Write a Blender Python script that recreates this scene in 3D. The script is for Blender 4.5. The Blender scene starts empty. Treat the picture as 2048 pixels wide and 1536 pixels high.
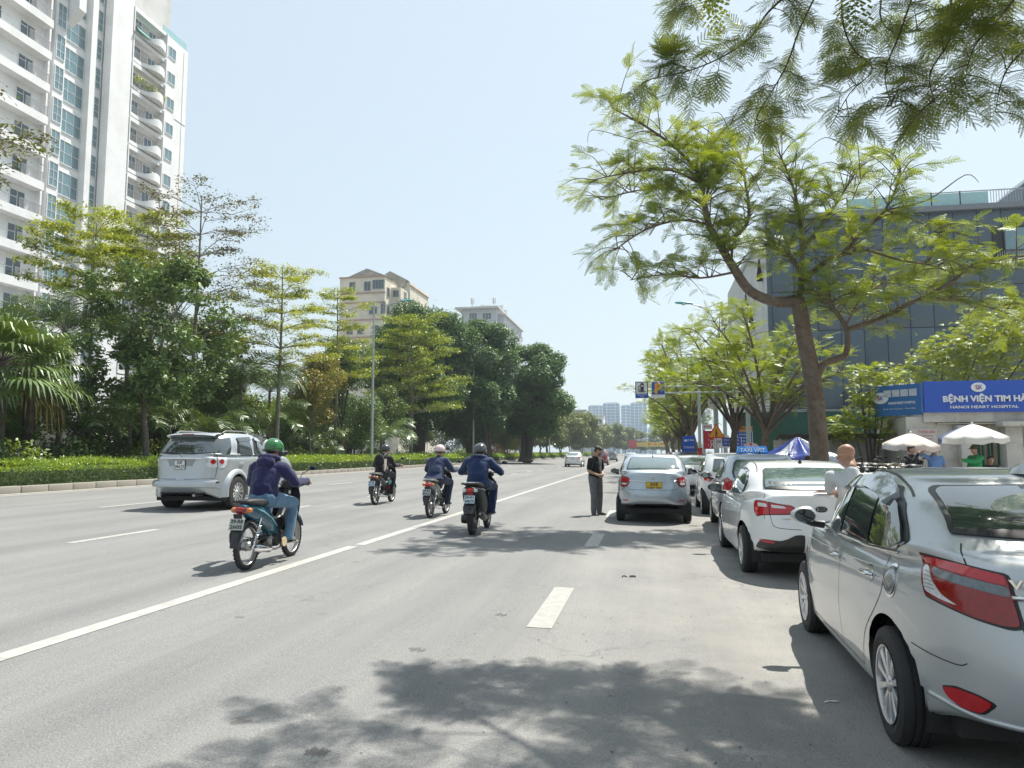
import bpy, bmesh, math, random
import numpy as np
from mathutils import Vector, Matrix, Euler, noise
from mathutils.bvhtree import BVHTree
from mathutils.geometry import delaunay_2d_cdt
SC = bpy.context.scene
COL = SC.collection
PI = math.pi
R = math.radians
rnd = random.Random(7)
nrg = np.random.default_rng(11)
# ---------------------------------------------------------------- camera, sky, sun, exposure
cam_d = bpy.data.cameras.new('camera')
cam = bpy.data.objects.new('camera', cam_d)
COL.objects.link(cam)
cam.location = (0,0,1.53)
cam.rotation_euler = (R(90 + 5.29),0, R(10.6))
cam_d.sensor_width = 36
cam_d.lens = 1480 / 2048 * 36
cam_d.clip_start = 0.05
cam_d.clip_end = 12000
SC.camera = cam
SUN_DIR = Vector((.30,.48,1.0)).normalized()      # towards the sun
elev = math.asin(SUN_DIR.z)
azim = math.atan2(SUN_DIR.x, SUN_DIR.y)             # clockwise from +Y
W = bpy.data.worlds.new('World')
SC.world = W
W.use_nodes = True
wn = W.node_tree.nodes
sky = wn.new('ShaderNodeTexSky')
sky.sky_type = 'NISHITA'
sky.sun_disc = False
sky.sun_elevation = elev
sky.sun_rotation = azim
sky.air_density = 1.6
sky.dust_density = 1.3
sky.ozone_density = 1.0
wn['Background'].inputs[1].default_value = 0.098
hzm = wn.new('ShaderNodeMixRGB')                       # even white haze over the whole sky
hzm.inputs[0].default_value = .85; hzm.inputs[2].default_value = (2.66,3.10,3.44,1)
W.node_tree.links.new(sky.outputs[0], hzm.inputs[1]); W.node_tree.links.new(hzm.outputs[0], wn['Background'].inputs[0])
sd = bpy.data.lights.new('sun', 'SUN')
sun = bpy.data.objects.new('sun', sd)
COL.objects.link(sun)
sd.energy = 3.4
sd.angle = R(0.5)
sd.color = (1.0,.955,.87)
sun.rotation_euler = SUN_DIR.to_track_quat('Z', 'Y').to_euler()
SC.view_settings.view_transform = 'Standard'
SC.view_settings.look = 'None'
SC.view_settings.gamma = 1
SC.view_settings.exposure = 1.30
SC.view_settings.use_curve_mapping = False
SC.render.engine = 'CYCLES'
SC.cycles.max_bounces = 6
SC.cycles.diffuse_bounces = 3
SC.cycles.glossy_bounces = 3
SC.cycles.transparent_max_bounces = 8
SC.cycles.volume_bounces = 0
SC.cycles.use_denoising = True
SC.cycles.sample_clamp_indirect = 6
# ---------------------------------------------------------------- materials
MATS = {}
def M_(name, col, rough=.6, metal=0, var=.12, scale=8, bump=0, bscale=None, coat=0, spec=.5, col2=None, mixlo=.4, mixhi=.6,
  emit=None, estr=0, detail=4, coord='Object', dirt=None, dirt_amt=.3, dscale=3, alpha=1):
 if name in MATS: return MATS[name]
 m = bpy.data.materials.new(name)
 m.use_nodes = True
 nt = m.node_tree; n = nt.nodes; l = nt.links
 b = n['Principled BSDF']
 b.inputs['Roughness'].default_value = rough
 b.inputs['Metallic'].default_value = metal
 b.inputs['Specular IOR Level'].default_value = spec
 b.inputs['Coat Weight'].default_value = coat
 b.inputs['Coat Roughness'].default_value = .03
 tc = n.new('ShaderNodeTexCoord')
 nz = n.new('ShaderNodeTexNoise')
 nz.inputs['Scale'].default_value = scale
 nz.inputs['Detail'].default_value = detail
 nz.inputs['Roughness'].default_value = .6
 l.new(tc.outputs[coord], nz.inputs['Vector'])
 cr = n.new('ShaderNodeValToRGB')
 c1 = tuple(max(0, c * (1 - var)) for c in col)
 c2 = col2 if col2 else tuple(min(1, c * (1 + var)) for c in col)
 cr.color_ramp.elements[0].position = mixlo - .15 * (col2 is None)
 cr.color_ramp.elements[1].position = mixhi + .15 * (col2 is None)
 cr.color_ramp.elements[0].color = (*c1,1)
 cr.color_ramp.elements[1].color = (*c2,1)
 l.new(nz.outputs['Fac'], cr.inputs[0])
 out = cr.outputs[0]
 if dirt:
  n2 = n.new('ShaderNodeTexNoise'); n2.inputs['Scale'].default_value = dscale; n2.inputs['Detail'].default_value = 8
  n2.inputs['Roughness'].default_value = .7
  l.new(tc.outputs[coord], n2.inputs['Vector'])
  r2 = n.new('ShaderNodeValToRGB')
  r2.color_ramp.elements[0].position = .45; r2.color_ramp.elements[0].color = (0,0,0,1)
  r2.color_ramp.elements[1].position = .75; r2.color_ramp.elements[1].color = (dirt_amt,) * 3 + (1,)
  l.new(n2.outputs['Fac'], r2.inputs[0])
  mx = n.new('ShaderNodeMixRGB')
  l.new(r2.outputs[0], mx.inputs[0]); l.new(out, mx.inputs[1]); mx.inputs[2].default_value = (*dirt,1)
  out = mx.outputs[0]
 l.new(out, b.inputs['Base Color'])
 if bump:
  nb = n.new('ShaderNodeTexNoise'); nb.inputs['Scale'].default_value = bscale or scale * 4; nb.inputs['Detail'].default_value = 5
  l.new(tc.outputs[coord], nb.inputs['Vector'])
  bp = n.new('ShaderNodeBump'); bp.inputs['Strength'].default_value = bump; bp.inputs['Distance'].default_value = .02
  l.new(nb.outputs['Fac'], bp.inputs['Height']); l.new(bp.outputs[0], b.inputs['Normal'])
 if emit:
  b.inputs['Emission Color'].default_value = (*emit,1); b.inputs['Emission Strength'].default_value = estr
 if alpha < 1:
  b.inputs['Alpha'].default_value = alpha
 MATS[name] = m
 return m
def leafmat(name, a, b, trans=.35, scale=1.2, rough=.45, gloss=.06, c3=None):
 """leaf: diffuse + translucent + a little gloss, colour wandering between a and b from clump to clump"""
 if name in MATS: return MATS[name]
 m = bpy.data.materials.new(name); m.use_nodes = True
 nt = m.node_tree; n = nt.nodes; l = nt.links
 n.remove(n['Principled BSDF'])
 o = n['Material Output']
 tc = n.new('ShaderNodeTexCoord')
 z = n.new('ShaderNodeTexNoise'); z.inputs['Scale'].default_value = scale; z.inputs['Detail'].default_value = 6; z.inputs['Roughness'].default_value = .75
 l.new(tc.outputs['Object'], z.inputs['Vector'])
 cr = n.new('ShaderNodeValToRGB')
 cr.color_ramp.elements[0].position = .36; cr.color_ramp.elements[0].color = (*a,1)
 cr.color_ramp.elements[1].position = .64; cr.color_ramp.elements[1].color = (*b,1)
 if c3:
  e = cr.color_ramp.elements.new(.72); e.color = (*c3,1)
 l.new(z.outputs['Fac'], cr.inputs[0])
 d = n.new('ShaderNodeBsdfDiffuse'); t = n.new('ShaderNodeBsdfTranslucent')
 g = n.new('ShaderNodeBsdfGlossy'); g.inputs['Roughness'].default_value = rough; g.inputs['Color'].default_value = (.9,.95,.9,1)
 l.new(cr.outputs[0], d.inputs[0])
 hs = n.new('ShaderNodeMixRGB'); hs.blend_type = 'MULTIPLY'; hs.inputs[0].default_value = 1; hs.inputs[2].default_value = (1.35,1.15,.45,1)
 l.new(cr.outputs[0], hs.inputs[1]); l.new(hs.outputs[0], t.inputs[0])
 m1 = n.new('ShaderNodeMixShader'); m1.inputs[0].default_value = trans
 l.new(d.outputs[0], m1.inputs[1]); l.new(t.outputs[0], m1.inputs[2])
 m2 = n.new('ShaderNodeMixShader'); m2.inputs[0].default_value = gloss
 l.new(m1.outputs[0], m2.inputs[1]); l.new(g.outputs[0], m2.inputs[2])
 l.new(m2.outputs[0], o.inputs['Surface'])
 MATS[name] = m
 return m
# ---------------------------------------------------------------- objects
def tag(o, label=None, cat=None, group=None, kind=None):
 if label: o['label'] = label
 if cat: o['category'] = cat
 if group: o['group'] = group
 if kind: o['kind'] = kind
 return o
def thing(name, label, cat, loc=(0,0,0), rz=0, group=None, parent=None):
 o = bpy.data.objects.new(name, None); COL.objects.link(o)
 o.location = loc; o.rotation_euler = (0,0, rz)
 o.empty_display_size = .1
 return tag(o, label, cat, group)
def empty_part(name, parent, loc=(0,0,0), rot=(0,0,0)):
 o = bpy.data.objects.new(name, None); COL.objects.link(o); o.parent = parent
 o.location = loc; o.rotation_euler = rot; o.empty_display_size = .05
 return o
def link(name, me, parent=None, loc=(0,0,0), rot=(0,0,0), scale=(1,1,1)):
 o = bpy.data.objects.new(name, me); COL.objects.link(o)
 if parent: o.parent = parent
 o.location = loc; o.rotation_euler = rot; o.scale = scale
 return o
def copy_tree(o, parent=None):
 c = o.copy(); COL.objects.link(c)
 c.parent = parent
 for ch in list(o.children): copy_tree(ch, c)
 return c
def gz(x):
 """road surface height: crossfall rises towards the median"""
 return -.018 * x
class MB:
 """collects simple shapes; build() links them as one mesh object"""
 def __init__(s): s.v = []; s.f = []; s.m = []; s.sm = []; s.mats = []
 def mi(s, m):
  if m is None: return 0
  if m not in s.mats: s.mats.append(m)
  return s.mats.index(m)
 def add(s, vs, fs, m=None, smooth=False):
  b = len(s.v); s.v.extend([tuple(p) for p in vs]); i = s.mi(m)
  for f in fs: s.f.append(tuple(b + k for k in f)); s.m.append(i); s.sm.append(smooth)
  return s
 def box(s, c, d, m=None, rz=0, rot=None, bev=0):
  hx, hy, hz = d[0] / 2, d[1] / 2, d[2] / 2
  mt = (rot.to_3x3() if isinstance(rot, Matrix) else Euler(rot).to_matrix()) if rot is not None else Matrix.Rotation(rz,3, 'Z')
  c = Vector(c)
  if not bev:
   P = [(sx * hx, sy * hy, sz * hz) for sz in (-1,1) for sx, sy in ((-1,-1),(1,-1),(1,1),(-1,1))]
   P = [c + mt @ Vector(p) for p in P]
   return s.add(P,[(3,2,1,0),(4,5,6,7),(0,1,5,4),(1,2,6,5),(2,3,7,6),(3,0,4,7)], m)
  rings = []
  b = min(bev, hx * .95, hy * .95, hz * .95)
  def rr(ex, z):
   o = []
   for sx, sy in ((1,1),(-1,1),(-1,-1),(1,-1)):
    cx, cy = sx * (hx - b), sy * (hy - b)
    a0 = math.atan2(sy, sx) - PI / 4
    for k in range(3):
     a = a0 + k * PI / 4
     o.append(c + mt @ Vector((cx + math.cos(a) * (b - ex), cy + math.sin(a) * (b - ex), z)))
   return o
  for ex, z in ((b * .98,-hz),(b * .3,-hz + b * .3),(0,-hz + b),(0, hz - b),(b * .3, hz - b * .3),(b * .98, hz)): rings.append(rr(ex, z))
  return s.rings(rings, m, True, True, True)
 def rings(s, rings, m=None, cap0=False, cap1=False, smooth=True, closed=True):
  n = len(rings[0]); vs = [p for r in rings for p in r]; fs = []
  for i in range(len(rings) - 1):
   for j in range(n if closed else n - 1):
    a, b2 = i * n + j, i * n + (j + 1) % n
    fs.append((a, b2, b2 + n, a + n))
  if cap0: fs.append(tuple(reversed(range(n))))
  if cap1: fs.append(tuple((len(rings) - 1) * n + k for k in range(n)))
  return s.add(vs, fs, m, smooth)
 def tube(s, pts, r, m=None, seg=8, cap=True, smooth=True, flat=1.0, closed=False):
  pts = [Vector(p) for p in pts]; n = len(pts)
  rs = r if isinstance(r,(list, tuple)) else [r] * n
  rings = []; up = None
  for i, p in enumerate(pts):
   if closed: d = pts[(i + 1) % n] - pts[i - 1]
   else: d = (pts[min(i + 1, n - 1)] - pts[max(i - 1,0)])
   d = d.normalized() if d.length > 1e-9 else Vector((0,0,1))
   if up is None:
    up = Vector((0,0,1)) if abs(d.z) < .9 else Vector((0,1,0))
   x = d.cross(up)
   if x.length < 1e-6: x = d.orthogonal()
   x.normalize(); y = x.cross(d).normalized(); up = y
   rings.append([p + (x * math.cos(2 * PI * k / seg) + y * math.sin(2 * PI * k / seg) * flat) * rs[i] for k in range(seg)])
  if closed: rings.append(rings[0]); cap = False
  return s.rings(rings, m, cap, cap, smooth)
 def lathe(s, prof, m=None, c=(0,0,0), axis='z', seg=16, cap=False, smooth=True, rot=None):
  rings = []; c = Vector(c)
  for r, h in prof:
   ring = []
   for k in range(seg):
    a = 2 * PI * k / seg; x, y = r * math.cos(a), r * math.sin(a)
    v = Vector((x, y, h)) if axis == 'z' else (Vector((h, x, y)) if axis == 'x' else Vector((y, h, x)))
    if rot is not None: v = rot @ v
    ring.append(c + v)
   rings.append(ring)
  return s.rings(rings, m, cap, cap, smooth)
 def prism(s, poly, z0, z1, m=None, T=None, smooth=False):
  """poly in the xy plane, extruded z0..z1, then moved by T"""
  T = T or Matrix.Identity(4); n = len(poly)
  a = [T @ Vector((x, y, z0)) for x, y in poly]; b = [T @ Vector((x, y, z1)) for x, y in poly]
  fs = [tuple(reversed(range(n))), tuple(range(n,2 * n))] + [(i,(i + 1) % n, n + (i + 1) % n, n + i) for i in range(n)]
  return s.add(a + b, fs, m, smooth)
 def ell(s, c, r, m=None, seg=14, rn=9, rot=None, smooth=True, z0=-1, z1=1):
  c = Vector(c); r = (r, r, r) if isinstance(r,(int, float)) else r
  rot = Euler(rot).to_matrix() if rot is not None else Matrix.Identity(3)
  rings = []
  a0, a1 = math.asin(max(-1, z0)), math.asin(min(1, z1))
  for i in range(rn + 1):
   a = a0 + (a1 - a0) * i / rn
   rings.append([c + rot @ Vector((r[0] * math.cos(a) * math.cos(2 * PI * k / seg), r[1] * math.cos(a) * math.sin(2 * PI * k / seg), r[2] * math.sin(a))) for k in range(seg)])
  return s.rings(rings, m, True, True, smooth)
 def quad(s, a, b, c, d, m=None): return s.add([a, b, c, d],[(0,1,2,3)], m)
 def mesh(s, name, mat=None):
  me = bpy.data.meshes.new(name); me.from_pydata([tuple(p) for p in s.v],[], s.f)
  ms = s.mats if s.mats else ([mat] if mat else [])
  for m in ms: me.materials.append(m)
  if s.mats: me.polygons.foreach_set('material_index', s.m)
  me.polygons.foreach_set('use_smooth', s.sm)
  me.update()
  return me
 def build(s, name, mat=None, parent=None, loc=(0,0,0), rot=(0,0,0), sharp=35):
  me = s.mesh(name, mat)
  if sharp and any(s.sm):
   try: me.set_sharp_from_angle(angle=R(sharp))
   except Exception: pass
  return link(name, me, parent, loc, rot)
def np_mesh(name, V, F, mat, midx=None, smooth=False):
 """fast mesh from numpy arrays: V (n,3), F (m,k) with k = 3 or 4"""
 me = bpy.data.meshes.new(name)
 V = np.asarray(V, np.float32); F = np.asarray(F, np.int32); k = F.shape[1]
 me.vertices.add(len(V)); me.vertices.foreach_set('co', V.ravel())
 me.loops.add(F.size); me.loops.foreach_set('vertex_index', F.ravel())
 me.polygons.add(len(F)); me.polygons.foreach_set('loop_start', np.arange(0, F.size, k, dtype=np.int32))
 try: me.polygons.foreach_set('loop_total', np.full(len(F), k, np.int32))
 except Exception: pass
 for m in (mat if isinstance(mat,(list, tuple)) else [mat]): me.materials.append(m)
 if midx is not None: me.polygons.foreach_set('material_index', np.asarray(midx, np.int32))
 if smooth: me.polygons.foreach_set('use_smooth', np.ones(len(F), bool))
 me.update(calc_edges=True)
 return me
def text(body, size, mat, parent, name='lettering', loc=(0,0,0), rot=(PI / 2,0,0), ext=.004, sx=1, width=None, bold=0, align='CENTER', spacing=1.0):
 cu = bpy.data.curves.new('lettering', 'FONT'); cu.body = body; cu.size = size; cu.extrude = ext
 cu.align_x = align; cu.align_y = 'CENTER'; cu.offset = bold; cu.resolution_u = 2; cu.space_character = spacing
 o = bpy.data.objects.new('tmp', cu); COL.objects.link(o)
 bpy.context.view_layer.update()
 dg = bpy.context.evaluated_depsgraph_get()
 me = bpy.data.meshes.new_from_object(o.evaluated_get(dg))
 bpy.data.objects.remove(o)
 me.materials.clear(); me.materials.append(mat)
 if width:
  xs = [v.co.x for v in me.vertices]
  if xs: sx = width / (max(xs) - min(xs))
 o = link(name, me, parent, loc, rot,(sx,1,1))
 return o
# ---------------------------------------------------------------- shared materials
def asphalt():
 m = bpy.data.materials.new('asphalt'); m.use_nodes = True
 nt = m.node_tree; n = nt.nodes; l = nt.links; b = n['Principled BSDF']
 tc = n.new('ShaderNodeTexCoord')
 def noise_(sc, det, vec=None, rough=.6):
  z = n.new('ShaderNodeTexNoise'); z.inputs['Scale'].default_value = sc; z.inputs['Detail'].default_value = det; z.inputs['Roughness'].default_value = rough
  l.new(vec or tc.outputs['Object'], z.inputs['Vector']); return z.outputs['Fac']
 def ramp(f, p0, c0, p1, c1):
  r = n.new('ShaderNodeValToRGB'); r.color_ramp.elements[0].position = p0; r.color_ramp.elements[1].position = p1
  r.color_ramp.elements[0].color = (*c0,1); r.color_ramp.elements[1].color = (*c1,1); l.new(f, r.inputs[0]); return r.outputs[0]
 def mix(f, a, c, mode='MIX'):
  x = n.new('ShaderNodeMixRGB'); x.blend_type = mode
  if isinstance(f, float): x.inputs[0].default_value = f
  else: l.new(f, x.inputs[0])
  l.new(a, x.inputs[1])
  if isinstance(c, tuple): x.inputs[2].default_value = (*c,1)
  else: l.new(c, x.inputs[2])
  return x.outputs[0]
 mp = n.new('ShaderNodeMapping'); mp.inputs['Scale'].default_value = (1,.06,1); l.new(tc.outputs['Object'], mp.inputs['Vector'])
 big = noise_(.35,5)
 streak = noise_(1.3,5, mp.outputs[0],.7)
 base = ramp(big,.3,(.200,.202,.201),.7,(.232,.233,.229))
 st = ramp(streak,.38,(.86,.86,.87),.66,(1.06,1.06,1.05))
 c = mix(1.0, base, st, 'MULTIPLY')
 g = ramp(noise_(95,2, rough=.8),.30,(.62,.62,.62),.72,(1.28,1.27,1.24))
 c = mix(1.0, c, g, 'MULTIPLY')
 v = n.new('ShaderNodeTexVoronoi'); v.inputs['Scale'].default_value = 70; l.new(tc.outputs['Object'], v.inputs['Vector'])
 sx = n.new('ShaderNodeSeparateXYZ'); l.new(tc.outputs['Object'], sx.inputs[0])
 mr = n.new('ShaderNodeMapRange'); mr.inputs['From Min'].default_value = -1.6; mr.inputs['From Max'].default_value = 1.0; l.new(sx.outputs['X'], mr.inputs['Value'])
 dn = ramp(noise_(.9,7, rough=.7),.3,(0,0,0),.75,(1,1,1))
 mm = n.new('ShaderNodeMath'); mm.operation = 'MULTIPLY'; l.new(mr.outputs[0], mm.inputs[0]); l.new(dn, mm.inputs[1])
 m2 = n.new('ShaderNodeMath'); m2.operation = 'MULTIPLY'; m2.inputs[1].default_value = .55; l.new(mm.outputs[0], m2.inputs[0])
 c = mix(m2.outputs[0], c,(.39,.36,.315))
 sp = ramp(noise_(2.2,3, rough=.5),.70,(1,1,1),.80,(.72,.72,.72))
 c = mix(1.0, c, sp, 'MULTIPLY')
 vc = n.new('ShaderNodeTexVoronoi'); vc.feature = 'DISTANCE_TO_EDGE'; vc.inputs['Scale'].default_value = .5
 wz = n.new('ShaderNodeTexNoise'); wz.inputs['Scale'].default_value = 2.2; wz.inputs['Detail'].default_value = 6; l.new(tc.outputs['Object'], wz.inputs['Vector'])
 va = n.new('ShaderNodeVectorMath'); va.operation = 'MULTIPLY_ADD'; l.new(wz.outputs['Color'], va.inputs[0]); va.inputs[1].default_value = (.9,.9,0); l.new(tc.outputs['Object'], va.inputs[2]); l.new(va.outputs[0], vc.inputs['Vector'])
 ck_ = ramp(vc.outputs['Distance'],.0,(1,1,1),.009,(0,0,0)); mk = ramp(noise_(.30,3),.48,(0,0,0),.60,(.42,.42,.42))
 cm_ = n.new('ShaderNodeMath'); cm_.operation = 'MULTIPLY'; l.new(ck_, cm_.inputs[0]); l.new(mk, cm_.inputs[1]); c = mix(cm_.outputs[0], c,(.07,.07,.07))
 wv = n.new('ShaderNodeMath'); wv.operation = 'MULTIPLY'; wv.inputs[1].default_value = 3.35; l.new(sx.outputs['X'], wv.inputs[0])
 ws = n.new('ShaderNodeMath'); ws.operation = 'SINE'; l.new(wv.outputs[0], ws.inputs[0]); wr_ = ramp(ws.outputs[0],.2,(1,1,1),1.0,(.93,.93,.935)); c = mix(1.0, c, wr_, 'MULTIPLY')
 pt_ = ramp(noise_(.16,1, rough=.3),.60,(1,1,1),.62,(.93,.93,.935)); c = mix(1.0, c, pt_, 'MULTIPLY')
 l.new(c, b.inputs['Base Color'])
 b.inputs['Roughness'].default_value = .85; b.inputs['Specular IOR Level'].default_value = .35
 bp = n.new('ShaderNodeBump'); bp.inputs['Strength'].default_value = .55; bp.inputs['Distance'].default_value = .006
 l.new(v.outputs['Distance'], bp.inputs['Height']); l.new(bp.outputs[0], b.inputs['Normal'])
 return m
ASPH = asphalt()
PAINT = M_('road_paint',(.39,.385,.36),.7, var=.05, scale=12, dirt=(.24,.235,.225), dirt_amt=1, dscale=9, bump=.15)
PAINT_OLD = M_('worn_road_paint',(.335,.33,.31),.75, var=.08, scale=14, dirt=(.27,.26,.24), dirt_amt=1, dscale=9, bump=.15)
KERB = M_('kerb_concrete',(.27,.25,.215),.85, var=.18, scale=3, bump=.3, dirt=(.2,.185,.16), dirt_amt=.7)
CONC = M_('concrete',(.38,.37,.34),.85, var=.12, scale=1.5, bump=.2, dirt=(.2,.19,.17), dirt_amt=.6, dscale=.8)
PAVE = M_('paving',(.34,.31,.27),.85, var=.15, scale=2.5, bump=.25, dirt=(.22,.2,.17), dirt_amt=.6)
SOIL = M_('soil',(.09,.07,.05),.95, var=.3, scale=2, bump=.5)
BLK = M_('black_rubber',(.022,.022,.023),.75, var=.2, scale=20, bump=.2)
BLKP = M_('black_plastic',(.018,.018,.02),.38, var=.1, scale=20)
DARKGAP = M_('dark_gap',(.012,.012,.013),.8, var=0)
CHROME = M_('chrome',(.75,.75,.76),.12,1, var=.04)
STEEL = M_('dull_steel',(.35,.34,.33),.4,1, var=.15, scale=15)
ALLOY = M_('alloy',(.62,.62,.63),.28,.85, var=.05, dirt=(.25,.23,.2), dirt_amt=.3)
REDL = M_('red_lens',(.44,.006,.012),.12, var=.1, scale=30, coat=.6)
REDD = M_('deep_red_lens',(.24,.004,.006),.15, var=.25, scale=25, coat=.6)
CLRL = M_('clear_lens',(.62,.62,.63),.1, var=.15, scale=60, coat=1)
ORNG = M_('amber_lens',(.55,.16,.02),.12, var=.1, coat=1)
SMOKE = M_('smoked_lens',(.10,.13,.15),.1, var=.3, scale=40, coat=1)
WHITEP = M_('white_plastic',(.72,.72,.70),.4, var=.04)
POLE = M_('galvanised_grey_green',(.36,.42,.42),.5,.3, var=.1, dirt=(.3,.27,.22), dirt_amt=.4)
TEAL = M_('teal_paint',(.06,.33,.40),.4, var=.06)
SKIN = M_('skin',(.42,.24,.16),.5, var=.08, scale=25)
SKIND = M_('tanned_skin',(.33,.175,.11),.48, var=.1, scale=25)
HAIR = M_('black_hair',(.012,.011,.011),.45, var=.3, scale=60, bump=.6, bscale=200)
def glass_m(name, tint, rough=.03):
 m = M_(name, tint, rough,0, var=.25, scale=1.6, coat=1, spec=1.0)
 m.node_tree.nodes['Principled BSDF'].inputs['IOR'].default_value = 1.7
 return m
GLASS = glass_m('tinted_car_glass',(.018,.03,.03))
GLASSB = glass_m('clear_car_glass',(.10,.15,.15))
WINB = glass_m('building_window_glass',(.06,.12,.14),.05)
def carpaint(name, col, metal=.0, rough=.3, coat=1, dust=(.42,.40,.36), dust_amt=.14):
 m = M_(name, col, rough, metal, var=.03, scale=2, coat=coat, dirt=dust, dirt_amt=dust_amt, dscale=1.2)
 m.node_tree.nodes['Principled BSDF'].inputs['Coat Roughness'].default_value = .04
 return m
SILVER = carpaint('silver_car_paint',(.47,.49,.50),.55,.40)
SILVERW = carpaint('warm_silver_paint',(.52,.54,.56),.7,.36)
SILVERB = carpaint('pale_blue_silver_paint',(.43,.48,.53),.55,.38)
WHITEC = carpaint('white_car_paint',(.70,.71,.71),0,.35)
# ---------------------------------------------------------------- ground and roads
XK, XR = -18.3,3.35         # left kerb face and right kerb face
def sheet(name, x0, x1, y0, y1, z0, z1, mat, kind='structure', nx=1, ny=1):
 mb = MB(); xs = np.linspace(x0, x1, nx + 1); ys = np.linspace(y0, y1, ny + 1)
 vs = [(x, y, z0 + (z1 - z0) * (x - x0) / (x1 - x0)) for y in ys for x in xs]
 fs = [(j * (nx + 1) + i, j * (nx + 1) + i + 1,(j + 1) * (nx + 1) + i + 1,(j + 1) * (nx + 1) + i) for j in range(ny) for i in range(nx)]
 mb.add(vs, fs, mat); o = mb.build(name); tag(o, kind=kind); return o
EARTH = M_('dry_earth',(.2,.19,.15),.95, var=.2, scale=.05)
sheet('ground',-5000,5000,-5000,5000,-.45,-.45, EARTH)
sheet('road', XK, XR,-45,900, gz(XK), gz(XR), ASPH, nx=4, ny=40)
sheet('park_soil',-46, XK - .18,-45,900,.50,.50, SOIL)
sheet('opposite_road',-66,-46,-45,900,.42,.42, ASPH)
sheet('pavement', XR + .2,60,-45,900,.09,.09, PAVE)
def strip(x, w, y0, y1, mat, name='lane_marking', skew=0):
 mb = MB(); h = w / 2
 n = max(1, int((y1 - y0) / 4))
 for i in range(n):
  a, b = y0 + (y1 - y0) * i / n, y0 + (y1 - y0) * (i + 1) / n
  za, zb = .004,.004
  mb.add([(x - h, a, gz(x - h) + za),(x + h, a, gz(x + h) + za),(x + h, b, gz(x + h) + zb),(x - h, b, gz(x - h) + zb)],[(0,1,2,3)], mat)
 o = mb.build(name); return tag(o, kind='structure')
strip(-4.56,.17,-20,11.0, PAINT, 'solid_lane_line')
strip(-4.53,.17,11.18,420, PAINT, 'solid_lane_line')
strip(-17.75,.17,-20,600, PAINT, 'edge_line')
for k in range(-2,26):
 y = 6.5 + k * 5.65
 strip(-.98,.22, y, y + 1.95, PAINT_OLD if k < 1 else PAINT, 'lane_dash')
for k in range(-1,22):
 strip(-8.72,.14,10.0 + k * 6.05,12.05 + k * 6.05, PAINT, 'lane_dash')
for k in range(-2,20):
 strip(-12.85,.14,15.6 + k * 6.4,17.9 + k * 6.4, PAINT, 'lane_dash')
def kerb(name, x, zb, y0, y1, L=1.0, w=.2, h=.2, cap=290):
 root = bpy.data.objects.new(name, None); COL.objects.link(root); tag(root, kind='structure')
 metas = []
 for v in range(4):
  mb = MB(); mb.box((0,0, h / 2 - .02),(w, L - .014, h + .04), KERB, bev=.022)
  metas.append(mb.mesh('kerb_stone'))
 n = min(cap, int((y1 - y0) / L))
 for i in range(n):
  o = link('kerb_stone', metas[i % 4], root,(x + rnd.uniform(-.006,.006), y0 + (i + .5) * L, zb + rnd.uniform(-.008,.006)),(rnd.uniform(-.004,.004),0, rnd.uniform(-.006,.006)))
 if y0 + n * L < y1:
  mb = MB(); mb.box((x,(y0 + n * L + y1) / 2, zb + h / 2 - .02),(w, y1 - y0 - n * L, h + .04), KERB); o = mb.build('far_kerb', None, root); o['kind'] = 'stuff'
 return root
kerb('median_kerb', XK - .09, gz(XK),4,600,1.0,.2,.22,200)
kerb('pavement_kerb', XR + .11, gz(XR),-3,500,1.0,.22,.15,140)
gut = MB(); gut.add([(XK,-20, gz(XK) + .006),(XK + .28,-20, gz(XK + .28) + .006),(XK + .28,600, gz(XK + .28) + .006),(XK,600, gz(XK) + .006)],[(0,1,2,3)], M_('gutter_dust',(.36,.34,.3),.9, var=.12, scale=4))
tag(gut.build('gutter'), kind='structure')
pav = bpy.data.objects.new('pavement_slabs', None); COL.objects.link(pav); tag(pav, kind='structure')
slab = MB(); slab.box((0,0,0),(.785,.785,.05), PAVE, bev=.008); slabm = slab.mesh('paving_slab')
for i in range(5):
 for j in range(40):
  link('paving_slab', slabm, pav,(XR + .62 + i * .8,12.4 + j * .8,.079 + rnd.uniform(-.003,.004)))
hz = MB(); hz.box((0,1200,55),(3600,3400,113))
hm = bpy.data.materials.new('haze'); hm.use_nodes = True; hn = hm.node_tree
hn.nodes.remove(hn.nodes['Principled BSDF'])
pv = hn.nodes.new('ShaderNodeVolumePrincipled'); pv.inputs['Density'].default_value = .00042
pv.inputs['Color'].default_value = (.78,.90,.99,1); pv.inputs['Anisotropy'].default_value = .35
hn.links.new(pv.outputs[0], hn.nodes['Material Output'].inputs['Volume'])
ho = hz.build('haze', hm); tag(ho, kind='stuff')
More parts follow.
